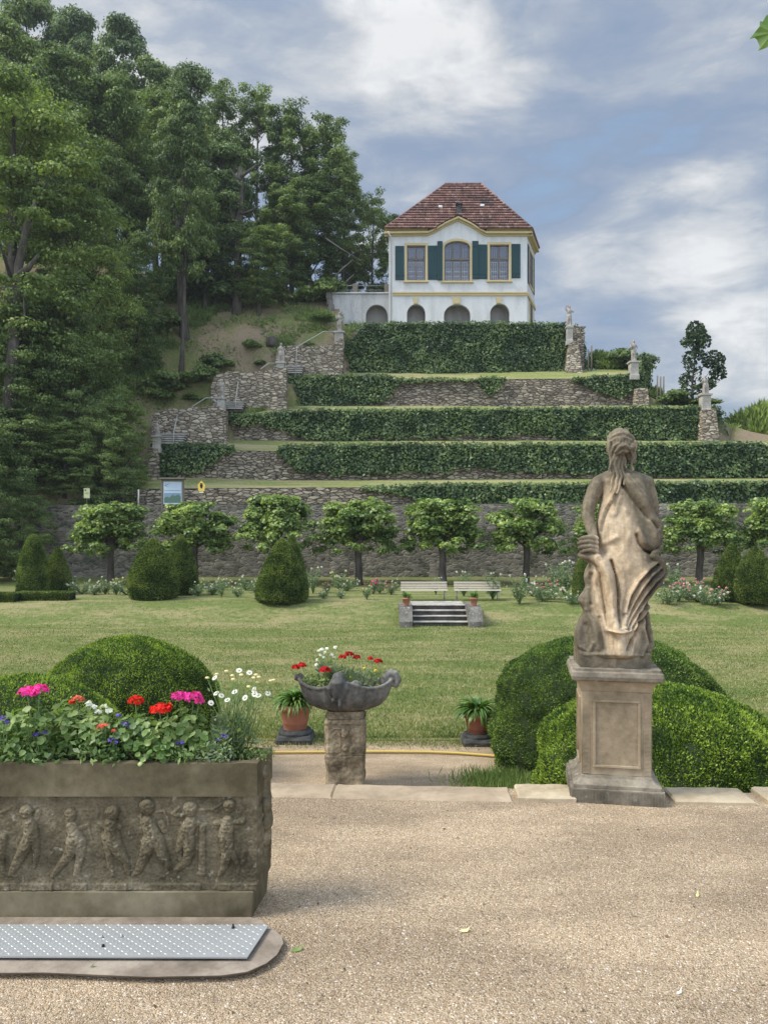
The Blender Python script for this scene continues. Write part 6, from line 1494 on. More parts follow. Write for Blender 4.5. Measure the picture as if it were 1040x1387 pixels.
def bedding(name, px, py_top, d, label, cat, fl, lm='leaf_plant', spread=.10, nl=150, lsize=.035, base=None, heads=(), kind='disc', group='flowers planted in the stone trough', seedd=0):
    rn = np.random.default_rng(abs(int(px * 7 + d * 100)) + seedd); bz = ZS if base is None else base; b = Vector((PX(px, d), d, bz)); root = thing(name, tuple(b), label, cat, group)
    top = PZ(py_top, d); h = top - bz; mb = MB(); L_ = []
    m = nl; a = rn.uniform(0, 6.28, m); r = spread * np.sqrt(rn.random(m)); zz = h * rn.uniform(.12, 1, m) ** .8 * (1 - .25 * (r / spread) ** 2)
    Pt = np.stack([b.x + r * np.cos(a), d + r * np.sin(a) * .8, bz + np.maximum(zz, .01)], 1); D = np.stack([np.cos(a) * .6, np.sin(a) * .6 - .25, np.ones(m)], 1)
    for i in range(7):
        e = Pt[rn.integers(0, m)]; mb.tube([(b.x + rn.uniform(-.02, .02), d, bz - .01), ((b.x + e[0]) / 2, (d + e[1]) / 2, bz + (e[2] - bz) * .6), tuple(e)], [.004, .003, .0015], 5)
    if kind == 'disc': V, F4 = disc_leaves(Pt, D, min(lsize, .042), rn); link('leaves', tri_mesh('leaves', V - np.array(b), F4, M[lm]), root)
    else: leaf_obj('leaves', [leafs(Pt, D, lsize, .42, .6, rn) if kind == 'leaf' else shoots(Pt, D, lsize, lsize * .22, .7, rn)], M[lm], root, org=b)
    for (hx, hy, hr, n, mp, ps) in heads:
        c = P(hx, hy, d); mb.tube([(b.x, d, bz), ((b.x + c.x) / 2 + .01, d, (bz + c.z) / 2 + .01), tuple(c - Vector((0, 0, hr * .3)))], [.004, .003, .0022], 5)
        leaf_obj('flower_head', [flower_head(c, hr, n, rn, .75, ps)], M[mp], root, org=b)
    mb.build('stems', M['stem'], root, b); return root
G = 'geranium'
bedding(G, 44, 950, 3.50, 'bright magenta geranium at the left end of the trough', G, 1, heads=((38, 940, .042, 90, 'pink', .020), (54, 936, .036, 80, 'pink', .020)), spread=.09)
bedding(G, 105, 958, 3.56, 'lone orange red geranium left of the white blossoms', G, 1, heads=((106, 949, .026, 50, 'salmon', .018), (98, 952, .014, 20, 'red', .016)))
bedding(G, 184, 966, 3.54, 'flat topped scarlet geranium in the middle of the trough', G, 1, heads=((184, 951, .034, 80, 'red', .018),))
bedding(G, 217, 972, 3.50, 'lower round scarlet geranium right of the flat topped one', G, 1, heads=((217, 963, .042, 110, 'red', .020), (228, 958, .018, 30, 'red', .018)))
bedding(G, 250, 958, 3.58, 'bright magenta geranium at the right part of the trough', G, 1, heads=((243, 945, .036, 80, 'pink', .019), (262, 947, .040, 90, 'pink', .019), (270, 951, .02, 40, 'pink', .018)))
bedding('white_begonia', 135, 960, 3.55, 'white blossoms between the two red geraniums at left', 'flower', 1, heads=tuple((120 + i * 7, 954 + (i * 5) % 11, .012, 12, 'whitep', .024) for i in range(5)), kind='leaf', lsize=.05)
bedding('salmon_flower', 138, 992, 3.49, 'small salmon pink flowers low in the trough foliage', 'flower', 1, heads=((136, 985, .014, 18, 'salmon', .016), (143, 982, .009, 10, 'salmon', .014), (155, 990, .008, 8, 'salmon', .014)), kind='leaf', lsize=.04)
for px, py, d, lab, hs in ((4, 985, 3.5, 'violet flowers at the left edge of the trough', ((3, 974, .016), (10, 978, .01))), (52, 1000, 3.48, 'violet flowers low under the left magenta geranium', ((50, 996, .014), (60, 992, .011))), (152, 1010, 3.48, 'deep violet flowers low in the middle of the trough', ((152, 1003, .017), (158, 1006, .012))),
                         (165, 985, 3.52, 'pale violet flowers left of the flat topped scarlet geranium', ((161, 970, .012), (170, 981, .013), (176, 984, .009))), (242, 1012, 3.48, 'pale violet flowers low below the lower scarlet geranium', ((241, 1008, .012), (248, 1006, .008))), (300, 1000, 3.5, 'violet flowers half hidden among grey leaves at right', ((303, 998, .013), (296, 1003, .009)))):
    bedding('lobelia', px, py, d, lab, 'flower', 1, lm='leaf_plant', spread=.07, nl=110, lsize=.022, heads=tuple((a, b, r, 26, 'purple', .012) for a, b, r in hs), kind='leaf')
fl_lab = ['broad green foliage plant by the left magenta geranium', 'leafy green plant left of the lone orange red geranium', 'lance leaved plant under the white blossoms', 'low bright green plant at the trough front left', 'tall leafy stems just right of the left magenta flowers', 'green plant between white and scarlet flowers', 'large leaved green plant under the flat topped scarlet geranium',
          'yellow green plant below the lower scarlet geranium', 'dark leaved plant under the right magenta geranium', 'ferny green plant right of the centre', 'low ferny plant near the right end of the trough', 'grey leaved plant beneath the daisies', 'small leaved creeping plant at the right end of the trough', 'green foliage at the left edge of the picture', 'low foliage below the left violet flowers']
for i, (px, py, d, k, ls, lm, nl) in enumerate(((20, 962, 3.56, 'leaf', .06, 'leaf_plant', 110), (80, 965, 3.55, 'leaf', .055, 'leaf_plant', 120), (125, 975, 3.52, 'leaf', .05, 'leaf_plant', 120), (20, 1002, 3.49, 'leaf', .035, 'leaf_plant', 130), (85, 948, 3.58, 'leaf', .06, 'leaf_plant', 70), (165, 972, 3.58, 'leaf', .06, 'leaf_plant', 100), (190, 985, 3.52, 'disc', .06, 'leaf_plant', 60),
        (208, 1000, 3.49, 'disc', .055, 'leaf_strap', 45), (270, 985, 3.55, 'disc', .055, 'leaf_plant', 80), (255, 1005, 3.49, 'leaf', .03, 'leaf_plant', 120), (290, 1003, 3.50, 'leaf', .022, 'leaf_grey', 240), (310, 975, 3.58, 'shoot', .07, 'leaf_grey', 150), (345, 1006, 3.55, 'leaf', .016, 'leaf_meadow', 260), (-15, 970, 3.55, 'leaf', .055, 'leaf_plant', 110), (60, 1012, 3.48, 'leaf', .03, 'leaf_plant', 110))):
    bedding('foliage_plant', px, py, d, fl_lab[i], 'plant', 0, lm=lm, spread=.10, nl=nl, lsize=ls, kind=k, seedd=i)
# a row of filler plants left of the picture keeps the trough planted along its length
for i in range(5): bedding('foliage_plant', -70 - i * 70, 965, 3.55, 'green foliage plant in the hidden left half of the trough, %s from the picture edge' % ords[i], 'plant', 0, spread=.12, nl=110, lsize=.055, kind='leaf')
def daisies():
    d = 3.57; b = Vector((PX(318, d), d, ZS)); root = thing('daisy_plant', tuple(b), 'tall airy daisies with white and cream heads at the right end of the trough', 'flower', 'flowers planted in the stone trough'); rn = np.random.default_rng(9); mb = MB(); pet = []; ctr = []; lv = []
    heads = [(281, 918, 'y'), (291, 918, 'w'), (294, 913, 'y'), (307, 909, 'y'), (315, 915, 'y'), (316, 920, 'y'), (324, 908, 'w'), (327, 914, 'y'), (338, 911, 'w'), (344, 918, 'y'), (347, 914, 'y'), (351, 917, 'y'), (349, 924, 'y'), (367, 922, 'y'), (371, 921, 'y'), (337, 930, 'y'), (293, 939, 'w'), (286, 952, 'w'), (318, 937, 'w'), (344, 934, 'w'), (345, 940, 'w'), (350, 942, 'w'), (363, 939, 'w'), (293, 975, 'y'), (332, 945, 'w'), (308, 948, 'w'), (300, 942, 'w')]
    for i, (x, y, c) in enumerate(heads):
        q = P(x, y, d + rn.uniform(-.06, .06)); s = b + Vector((rn.uniform(-.05, .06), rn.uniform(-.03, .03), 0)); m_ = s.lerp(q, .55) + Vector((rn.uniform(-.012, .012), 0, .02)); mb.tube([s, m_, q], [.0028, .002, .0012], 5)
        if i % 2 == 0: e = m_.lerp(q, .4); t = e + Vector((rn.uniform(-.06, .06), rn.uniform(-.03, .03), .05)); mb.tube([m_, t], [.0015, .0008], 4)
        nv = Vector((rn.uniform(-.6, .6), -.6, rn.uniform(.3, 1))).normalized(); u = nv.orthogonal().normalized(); v = nv.cross(u)
        if c == 'w':
            for k in range(12):
                a = 6.283 * k / 12; t = u * math.cos(a) + v * math.sin(a); w_ = u * math.cos(a + 1.57) + v * math.sin(a + 1.57); pet.append([tuple(q + t * .004), tuple(q + t * .010 + w_ * .003), tuple(q + t * .0165), tuple(q + t * .010 - w_ * .003)])
            leaf_obj('daisy_head', [(np.array(pet[-12:]).reshape(-1, 3), np.arange(48).reshape(-1, 4))], M['whitep'], root, org=b); ctr.append((q + nv * .002, .0045, 'y'))
        else: ctr.append((q, .011, 'c'))
    lp = []; ld = []
    for i in range(420):
        t = rn.random(); x, y, _ = heads[rn.integers(0, len(heads))]; q = b.lerp(P(x, y, d), t ** 1.3 * .85) + Vector(rn.normal(0, .012, 3)); lp.append(tuple(q)); ld.append(tuple(rn.normal(0, 1, 3) + np.array([0, 0, .4])))
    leaf_obj('leaves', [shoots(np.array(lp), np.array(ld), .03, .005, .4, rn)], M['leaf_grey'], root, org=b)
    
    for q, r, c in ctr: c1 = MB(); c1.ball(tuple(q), r, 8, 5, (1, 1, .55)); c1.build('flower_centre', M['cream'], root, b)
    pass; mb.build('stems', M['stem'], root, b)
daisies()
# yellow fallen leaf on the soil
def small_leaf(px, py, z, s, m, label, rz=0):
    d = (EYE - z) * F / (py - HY); mb = MB(); mb.faces([(-s, 0, 0), (-s * .3, s * .45, s * .12), (s * .6, s * .35, s * .2), (s, 0, .02), (s * .5, -s * .4, s * .05), (-s * .4, -s * .4, 0), (0, 0, s * .16)], [(0, 6, 1), (1, 6, 2), (2, 6, 3), (3, 6, 4), (4, 6, 5), (5, 6, 0)])
    o = mb.build('fallen_leaf', M[m]); o.location = (PX(px, d), d, z + .004); o.rotation_euler = (0, 0, rz); tag(o, label, 'leaf', 'fallen leaves on the ground')
small_leaf(402, 1288, 0, .028, 'leaf_plant', 'green curled fallen leaf on the gravel right of the metal plate', .4); small_leaf(629, 1262, 0, .024, 'cream', 'pale fallen leaf on the gravel in the middle', 0); small_leaf(944, 1214, 0, .018, 'cream', 'pale fallen leaf on the gravel at the right', 1); small_leaf(919, 1346, 0, .014, 'whitep', 'tiny whitish scrap on the gravel near the lower right corner', .5)
small_leaf(122, 1313, .02, .018, 'leaf_grey', 'dry grey leaf on the concrete surround', .3)

# ------------------------------------------------------------------ shell bowl on a column
def bowl():
    d = 10.25; kk = d / F / 5.778; O = P(468.3, 958.6, d); root = thing('shell_bowl', (O.x, d, O.z), 'weathered grey shell shaped stone bowl with scroll handles and red flowers on a column', 'stone bowl'); org = root.location
    Z = lambda zy: O.z + (570 - zy) * kk; Xx = lambda zx: O.x + (zx - 510) * kk
    mb = MB(); N = 72; prof = [(150, 573), (200, 568), (262, 545), (300, 515), (330, 470), (345, 420), (352, 380)]; inn = [(325, 385), (310, 430), (250, 490), (100, 510)]; V = []
    rows = prof + inn
    for ri, (r, zy) in enumerate(rows):
        for j in range(N):
            a = 6.2832 * j / N; fl = 1 + .022 * math.cos(a * 22) * (1 if 0 < ri < len(prof) else 0); end = abs(math.cos(a)) ** 6; fr = abs(math.sin(a)) ** 14
            up = 0 if zy > 440 else (440 - zy) / 60.0
            lift = up * (40 * end + 55 * fr - 8)
            V.append((O.x + r * kk * math.cos(a) * fl * (1 + .04 * end * up), d + r * kk * .72 * math.sin(a) * fl, Z(zy - lift)))
    Fs = [(i * N + j, i * N + (j + 1) % N, (i + 1) * N + (j + 1) % N, (i + 1) * N + j) for i in range(len(rows) - 1) for j in range(N)]
    Fs.append(tuple(reversed(range(N)))); Fs.append(tuple((len(rows) - 1) * N + j for j in range(N))); mb.faces(V, Fs)
    fy = d - 352 * kk * .72
    # rolled rim
    rim = []
    for j in range(N + 1):
        a = 6.2832 * j / N; end = abs(math.cos(a)) ** 6; fr = abs(math.sin(a)) ** 14; rim.append((O.x + 345 * kk * math.cos(a) * (1 + .04 * end), d + 345 * kk * .72 * math.sin(a), Z(378 - (40 * end + 55 * fr - 8))))
    mb.tube(rim, 15 * kk, 8, cap=False)
    # carved mask on the front
    mb.tube([(Xx(465), fy + 26 * kk, Z(300)), (Xx(462), fy - 22 * kk, Z(330)), (Xx(468), fy + 0 * kk, Z(420)), (Xx(475), fy + 34 * kk, Z(500))], [50 * kk, 52 * kk, 46 * kk, 28 * kk], 12, round_=True)
    for dx, r in ((-62, 26), (-34, 30), (30, 30), (58, 24)): mb.tube([(Xx(465 + dx * .7), fy + 5 * kk, Z(315)), (Xx(465 + dx), fy - 6 * kk, Z(370)), (Xx(467 + dx * .8), fy + 12 * kk, Z(450))], [r * .7 * kk, r * kk, r * .5 * kk], 8, round_=True)
    mb.ball((Xx(430), fy - 8 * kk, Z(462)), 17 * kk, 8, 6); mb.ball((Xx(545), fy + 30 * kk, Z(462)), 17 * kk, 8, 6); mb.tube([(Xx(480), fy - 30 * kk, Z(440)), (Xx(482), fy - 36 * kk, Z(490)), (Xx(484), fy - 10 * kk, Z(520))], [10 * kk, 16 * kk, 18 * kk], 8, round_=True)
    # scroll to the right of the mask
    c = [(Xx(600 + 34 * (1 - j / 16 * .6) * math.cos(2 + j * .5)), fy + 20 * kk, Z(345 + 30 * (1 - j / 16 * .6) * math.sin(2 + j * .5))) for j in range(16)]; mb.tube(c, 11 * kk, 8, round_=True)
    # side handles
    mb.tube([(Xx(800), d, Z(400)), (Xx(820), d, Z(340)), (Xx(850), d, Z(300)), (Xx(895), d, Z(305)), (Xx(920), d, Z(350)), (Xx(900), d, Z(395)), (Xx(865), d, Z(385)), (Xx(860), d, Z(355))], [40 * kk, 38 * kk, 34 * kk, 32 * kk, 30 * kk, 26 * kk, 18 * kk, 12 * kk], 12, round_=True)
    mb.ball((Xx(868), d, Z(278)), 15 * kk, 8, 6)
    mb.tube([(Xx(215), d, Z(400)), (Xx(175), d, Z(350)), (Xx(150), d, Z(320)), (Xx(125), d, Z(322)), (Xx(122), d, Z(345)), (Xx(140), d, Z(352))], [36 * kk, 30 * kk, 26 * kk, 22 * kk, 18 * kk, 12 * kk], 10, round_=True)
    me = sculpt(mb, 'bowl', M['bowl'], .011, 2, org); link('bowl', me, root)
    s = MB(); s.lathe([(.001, 0), (300 * kk, 0)], 32, (O.x, d, Z(415)), close=False)
    for i in range(len(s.v)): v = s.v[i]; s.v[i] = (v[0], d + (v[1] - d) * .7, v[2] + .01 * fnoise(v[0] * 9, v[1] * 9))
    s.build('soil', M['soil'], root, org)
    # column
    c = thing('column', (O.x + .002, d, ZL), 'short weathered square stone pier with carved panels carrying the shell bowl', 'column'); co = c.location
    def loc(zx): return (zx - 508) * kk
    H = O.z - ZL; mb = MB(); sq_loft(mb, [(.243, 0), (.250, .05), (.246, .30), (.252, H - .62), (.256, H - .58)], .03); link('lower_drum', roughen(mb.mesh('lower_drum', M['column']), .018, 6, 4), c)
    mb = MB(); sq_loft(mb, [(.256, H - .578), (.258, H - .40), (.255, H - .17), (.262, H - .16), (.262, H - .10)], .035); 
    for s in (-1, 1):
        for dx in (-.12, .13): mb.box((dx, s * .257, H - .37), (.13, .02, .33), bev=.012); mb.box((s * .257, dx, H - .37), (.02, .13, .33), bev=.012)
        mb.ball((.0, s * .262, H - .28), .05, 10, 6, (1, .4, 1.5)); mb.ball((.0, s * .262, H - .47), .04, 10, 6, (1, .4, 1.2))
    link('upper_drum', roughen(mb.mesh('upper_drum', M['column']), .016, 9, 3, 4), c)
    mb = MB(); sq_loft(mb, [(.240, H - .0995), (.238, H - .05), (.236, H - .004)], .05)
    for s in (-1, 1):
        for dx in (-.15, 0, .15): mb.ball((dx, s * .236, H - .05), .03, 8, 6, (1.2, .5, 1)); mb.ball((s * .236, dx, H - .05), .03, 8, 6, (.5, 1.2, 1))
    link('neck', roughen(mb.mesh('neck', M['column']), .008, 10, 3), c)
    # planting
    z0 = Z(412)
    gg = 'flowers planted in the shell bowl'
    def bp(name, px, pt, dd, lab, heads, lm='leaf_meadow', k='leaf', ls=.04, sp=.14, nl=110): bedding(name, px, pt, dd, lab, 'flower', 0, lm=lm, spread=sp, nl=nl, lsize=ls, base=z0, heads=heads, kind=k, group=gg)
    bp(G, 420, 912, 10.2, 'crimson geranium at the left lip of the shell bowl', ((400, 905, .05, 70, 'deepred', .035), (409, 902, .05, 70, 'deepred', .035)), ls=.05, sp=.12)
    bp(G, 440, 915, 10.1, 'crimson geranium beside the mask of the shell bowl', ((440, 909, .07, 90, 'deepred', .035),), ls=.05, sp=.1)
    bp(G, 472, 898, 10.3, 'group of three crimson geranium heads above the middle of the shell bowl', ((464, 891, .045, 60, 'deepred', .035), (473, 887, .055, 80, 'deepred', .035), (483, 891, .045, 60, 'deepred', .035)), sp=.13)
    bp(G, 508, 905, 10.25, 'pair of crimson geranium heads at the right of the shell bowl', ((502, 893, .035, 40, 'deepred', .035), (512, 897, .055, 80, 'deepred', .035)), sp=.1)
    bp('white_gaura', 445, 900, 10.3, 'spray of small white blossoms left of centre in the shell bowl', tuple((x, y, .018, 8, 'whitep', .04) for x, y in ((431, 882), (436, 880), (440, 884), (434, 888), (430, 894), (429, 901), (439, 891), (449, 887), (454, 877), (443, 879), (452, 891))), lm='leaf_grey', k='shoot', ls=.12, nl=160)
    bp('trailing_plant', 492, 910, 10.15, 'silvery trailing foliage with tiny yellow flowers at the right of the shell bowl', tuple((x, y, .014, 6, 'yellowp', .03) for x, y in ((475, 917), (494, 905), (509, 908), (512, 928), (513, 934), (498, 918))), lm='leaf_grey', k='shoot', ls=.08, nl=260, sp=.2)
    bp('trailing_plant', 425, 915, 10.2, 'dark trailing foliage at the left of the shell bowl', (), k='leaf', ls=.035, nl=200, sp=.18)
    bp('trailing_plant', 463, 905, 10.35, 'grey green foliage behind the mask of the shell bowl', (), lm='leaf_grey', k='shoot', ls=.09, nl=240, sp=.22)
bowl()

# ------------------------------------------------------------------ big pots with strap leaved plants
def ribbons(c, n, L, w_, rn, up=1.0, droop=.9):
    V = []; Fc = []; S = 6
    for i in range(n):
        a = rn.uniform(0, 6.283); el = rn.uniform(.7, 1.5); l = L * rn.uniform(.6, 1.15); u = Vector((math.cos(a), math.sin(a), 0)); side = Vector((-u.y, u.x, 0)); p = Vector(c) + u * rn.uniform(0, .05); b0 = len(V); ang = el
        for s in range(S + 1):
            q = s / S; ww = w_ * (math.sin(math.pi * min(1, q * .8 + .18))) ** .7 * (0.05 if s == S else 1) * rn.uniform(.95, 1.05); V.append(tuple(p + side * ww / 2 + Vector((0, 0, ww * .25)))); V.append(tuple(p)); V.append(tuple(p - side * ww / 2 + Vector((0, 0, ww * .25))))
            p = p + (u * math.cos(ang) + Vector((0, 0, math.sin(ang)))) * l / S; ang -= droop * (1.4 - el * .5) * l / L * 2.2 / S * 1.3
        for s in range(S):
            for k in (0, 1): Fc.append((b0 + s * 3 + k, b0 + s * 3 + k + 1, b0 + s * 3 + k + 4, b0 + s * 3 + k + 3))
    return np.array(V), np.array(Fc)
def pot_plant(px, d, by, m, lab, plab, seed, rimy, boty, hw, pl):
    b = P(px, by, d); root = thing('flower_pot', (b.x, d, ZL), lab, 'flower pot', 'big terracotta pots at the lawn edge'); org = root.location; k = d / F; rn = np.random.default_rng(seed)
    ph = (by - boty) * k; mb = MB(); sq_loft(mb, [(pl * k, 0), (pl * k * 1.02, ph * .35), (pl * k * .93, ph * .62)], .03, (0, 0)); 
    mb.lathe([(hw * k * .98, ph * .6), (hw * k * 1.0, ph * .8), (hw * k * .92, ph)], 24); link('plinth', roughen(mb.mesh('plinth', M['darkstone']), .01, 8, 2), root)
    H = (boty - rimy) * k; r0 = hw * k; mb = MB(); mb.lathe([(r0 * .66, ph), (r0 * .72, ph + H * .22), (r0 * .745, ph + H * .24), (r0 * .755, ph + H * .28), (r0 * .86, ph + H * .74), (r0 * .90, ph + H * .78), (r0 * .97, ph + H * .80), (r0 * 1.0, ph + H * .88), (r0 * 1.0, ph + H * .99), (r0 * .93, ph + H), (r0 * .90, ph + H * .9), (.01, ph + H * .88)], 36, close=False); mb.build('pot', M[m], root)
    c = Vector((b.x, d, ZL + ph + H * .85)); o = link('agapanthus', mesh_np('agapanthus', *ribbons((0, 0, 0), 190, .50, .042, rn), M['leaf_strap'], smooth=True), None, tuple(c)); tag(o, plab, 'plant', 'strap leaved plants in big pots')
pot_plant(400, 12.6, 1003, 'terracotta', 'smooth pale terracotta pot on a dark plinth left of the shell bowl', 'strap leaved plant in the left terracotta pot', 5, 953, 987, 23, 24)
pot_plant(647, 12.45, 1006, 'terracotta_dark', 'dark weathered terracotta pot at the lawn edge right of the shell bowl', 'strap leaved plant in the right dark terracotta pot', 6, 966, 992, 20, 22)
# hose
mb = MB(); mb.tube([P(x, y, (EYE - ZL - .03) * F / (y - HY)) for x, y in ((-60, 1015), (150, 1017), (300, 1018.5), (368, 1019), (440, 1018.5), (520, 1018), (580, 1018.5), (620, 1020), (660, 1023), (690, 1026), (720, 1030))], .019, 10); tag(mb.build('hose', M['hose'], loc=(PX(368, 11.9), 11.9, ZL)), 'yellow garden hose lying across the lower gravel', 'hose')

# ------------------------------------------------------------------ garden steps, benches
def garden_steps():
    d0 = 29.0; x0, x1 = PX(559, 29.3), PX(634, 29.3); root = thing('garden_steps', ((x0 + x1) / 2, d0, ZL), 'low stone steps between two blocks leading up to the benches', 'steps'); org = root.location; H = (ZU - ZL) / 4; n = 4
    for i in range(n):
        y = d0 + i * .34; z = ZL + H * (i + 1); mb = MB(); mb.box(((x0 + x1) / 2, y + .19, z - .02), (x1 - x0, .42, .035), bev=.006); mb.build('tread', M['step'], root, org)
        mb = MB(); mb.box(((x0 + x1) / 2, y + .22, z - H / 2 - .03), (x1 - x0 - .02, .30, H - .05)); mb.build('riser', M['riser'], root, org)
    mb = MB(); mb.box(((x0 + x1) / 2, d0 + 2.2, ZU - .16), (x1 - x0, 1.8, .28)); mb.build('landing', M['step'], root, org)
    for px0, px1, nm in ((541, 558.5, 0), (634.5, 653, 1)):
        a, b = PX(px0, 28.8), PX(px1, 28.8); mb = MB(); y0, y1, yb_ = 28.55, 28.95, 31.0; z1 = ZU + .02; pts = [(a, y0, ZL - .1), (b, y0, ZL - .1), (b, yb_, ZL - .1), (a, yb_, ZL - .1), (a, y0, ZL + .22), (b, y0, ZL + .22), (b, y1 + .1, z1 - .02), (a, y1 + .1, z1 - .02), (b, yb_, z1), (a, yb_, z1)]
        mb.faces(pts, [(0, 1, 5, 4), (4, 5, 6, 7), (7, 6, 8, 9), (1, 2, 8, 6, 5), (0, 4, 7, 9, 3), (2, 3, 9, 8)]); mb.build('side_block', M['stepblock'], root, org)
    for px, lab in ((550, 'small terracotta pot with green plant on the left block of the steps'), (641.5, 'small terracotta pot with green plant on the right block of the steps')):
        c = Vector((PX(px, 29.4), 29.4, ZU + .02)); r = thing('small_flower_pot', tuple(c), lab, 'flower pot', 'small pots on the step blocks'); mb = MB(); mb.lathe([(.10, 0), (.145, .24), (.165, .245), (.168, .31), (.15, .31), (.01, .28)], 18, close=False); mb.build('pot', M['terracotta'], r)
        rn = np.random.default_rng(int(px)); leaf_obj('leaves', [shoots(np.array([[0, 0, .28]]).repeat(90, 0) + rn.normal(0, .04, (90, 3)), sph(90, rn) * np.array([1, 1, .4]) + np.array([0, 0, .7]), .26, .05, .3, rn)], M['leaf_strap'], r)
garden_steps()
def bench(px0, px1, lab, rz):
    d = 32.3; x0, x1 = PX(px0, d), PX(px1, d); w_ = x1 - x0; root = thing('park_bench', ((x0 + x1) / 2, d, ZU + .0), lab, 'bench', 'slatted benches by the steps', rz)
    for i, (y, z) in enumerate(((.26, .72), (.24, .61), (.22, .51))): mb = MB(); mb.box((0, y, z), (w_, .025, .085), Matrix.Rotation(-.2, 3, 'X'), bev=.004); mb.build('back_slat', M['bench'], root)
    for y in (-.22, -.11, 0, .11): mb = MB(); mb.box((0, y, .42), (w_, .09, .03), bev=.004); mb.build('seat_slat', M['bench_seat'], root)
    for x in (-w_ / 2 + .12, w_ / 2 - .12): mb = MB(); mb.tube([(x, -.27, 0), (x, -.22, .39), (x, .18, .39), (x, .29, .76)], .018, 6); mb.tube([(x, .16, .39), (x, .30, 0)], .018, 6); mb.tube([(x, -.27, .02), (x, .30, .02)], .012, 5); mb.build('leg_frame', M['iron'], root)
bench(543, 606, 'pale slatted bench left of the linden trunk above the steps', .02); bench(615, 678, 'pale slatted bench right of the linden trunk above the steps', -.03)

# ------------------------------------------------------------------ far statues
def figure(pose, seed):
    rg = random.Random(seed); mb = MB(); u = 1.0
    mb.box((0, 0, .03), (.46, .40, .08), bev=.01); mb.tube([(-.06, 0, .05), (-.08, -.02, .45), (-.05, 0, .86)], [.13, .12, .15], 10, round_=True); mb.tube([(.10, .02, .05), (.09, -.05, .45), (.05, 0, .86)], [.12, .11, .15], 10, round_=True)
    mb.tube([(.0, .02, .78), (.02, .0, 1.0), (.0, 0, 1.22), (-.01, 0, 1.36)], [.17, .14, .18, .14], 12, round_=True, flat=(.75, 1)); mb.tube([(0, 0, 1.36), (.01, -.01, 1.50)], .06, 8); mb.ball((.02, -.01, 1.60), .11, 12, 8, (.9, 1, 1.2)); mb.ball((.02, .03, 1.66), .11, 10, 8, (1, 1, .9))
    for i in range(6): a = rg.uniform(0, 6.28); mb.tube([(math.cos(a) * .13, math.sin(a) * .12, .9), (math.cos(a + .5) * .17, math.sin(a + .5) * .15, .5), (math.cos(a + .3) * .19, math.sin(a + .3) * .16, .08)], [.05, .06, .07], 7, round_=True)
    L = {'up': [(-.19, 0, 1.32), (-.30, 0, 1.45), (-.24, -.02, 1.66), (-.06, -.03, 1.72)], 'hip': [(-.19, 0, 1.32), (-.30, 0, 1.10), (-.16, -.08, .95)], 'chest': [(-.19, 0, 1.32), (-.27, -.02, 1.10), (-.10, -.17, 1.15)]}[pose[0]]
    Rr = {'out': [(.19, 0, 1.32), (.30, -.02, 1.14), (.36, -.05, 1.30)], 'hip': [(.19, 0, 1.32), (.32, 0, 1.10), (.17, -.06, .92)], 'down': [(.19, 0, 1.32), (.24, 0, 1.05), (.26, -.05, .80)], 'child': [(.19, 0, 1.32), (.28, -.06, 1.10), (.16, -.17, 1.12)]}[pose[1]]
    for a in (L, Rr): mb.tube(a, [.068, .055, .045, .04][:len(a)], 8, round_=True)
    if pose[1] == 'child' or pose[0] == 'chest': mb.tube([(-.22, -.14, 1.12), (-.24, -.14, 1.32)], [.09, .08], 8, round_=True); mb.ball((-.25, -.14, 1.44), .07, 8, 6)
    if pose[1] == 'down': mb.tube([(.27, -.02, .05), (.28, -.04, .82)], [.09, .07], 8, round_=True)
    return sculpt(mb, 'statue', M['far_statue'], .028, 2)
FG = [figure(('up', 'out'), 1), figure(('chest', 'hip'), 2), figure(('hip', 'down'), 3)]
def far_statue(px, ytop, yst, yped, d, k, lab, pw, ped=True, dz=0.0):
    b = P(px, yped, d); H = (yped - yst) * d / F; w_ = pw * d / F / 2; r = thing('pedestal', (b.x, d, b.z), lab[1], 'pedestal', 'small pedestals on the terrace ends'); mb = MB(); sq_loft(mb, [(w_ * 1.15, -.3), (w_ * 1.15, .08), (w_, .12), (w_, H - .16)], .02); mb.build('shaft', M['far_plinth'], r); mb = MB(); sq_loft(mb, [(w_ * 1.12, H - .159), (w_ * 1.3, H - .12), (w_ * 1.3, H - .0), ], .02); mb.build('cap', M['far_plinth'], r)
    o = bpy.data.objects.new('garden_statue', FG[k]); COL.objects.link(o); o.location = (b.x, d, b.z + H); s = (yst - ytop) * d / F / 1.77; o.scale = (s, s, s); tag(o, lab[0], 'statue', 'stone figures along the terraces')
far_statue(770.5, 413, 443, 463, 64.3, 0, ('stone figure with a raised arm at the right end of the tall ivy hedge', 'pedestal on the tapering rubble pillar beside the tall ivy hedge'), 8)
far_statue(857.5, 460, 490, 510, 60.8, 1, ('stone figure holding a bundle in front of the round dark bush', 'pedestal at the right end of the bare stone wall'), 11)
far_statue(954, 508, 534, 557, 56.8, 2, ('stone figure in front of the sapling on the right', 'pedestal on the reddish rubble pillar under the sapling'), 12)
far_statue(213, 570, 590, 608, 52.6, 2, ('lowest stone figure beside the left hillside stairs', 'pedestal above the narrow rubble pillar at the lowest stair flight'), 10)
far_statue(300.5, 514, 539, 566, 56.7, 1, ('second stone figure from below on the left hillside stairs', 'pedestal at the middle stair flight on the left'), 10)
far_statue(380.5, 464, 491, 512, 60.6, 2, ('third stone figure from below on the left hillside stairs', 'pedestal at the upper stair flight on the left'), 10)
far_statue(459.5, 422, 450, 467, 64.4, 1, ('topmost left stone figure in front of the grey annex wall', 'pedestal in front of the grey annex wall'), 12)

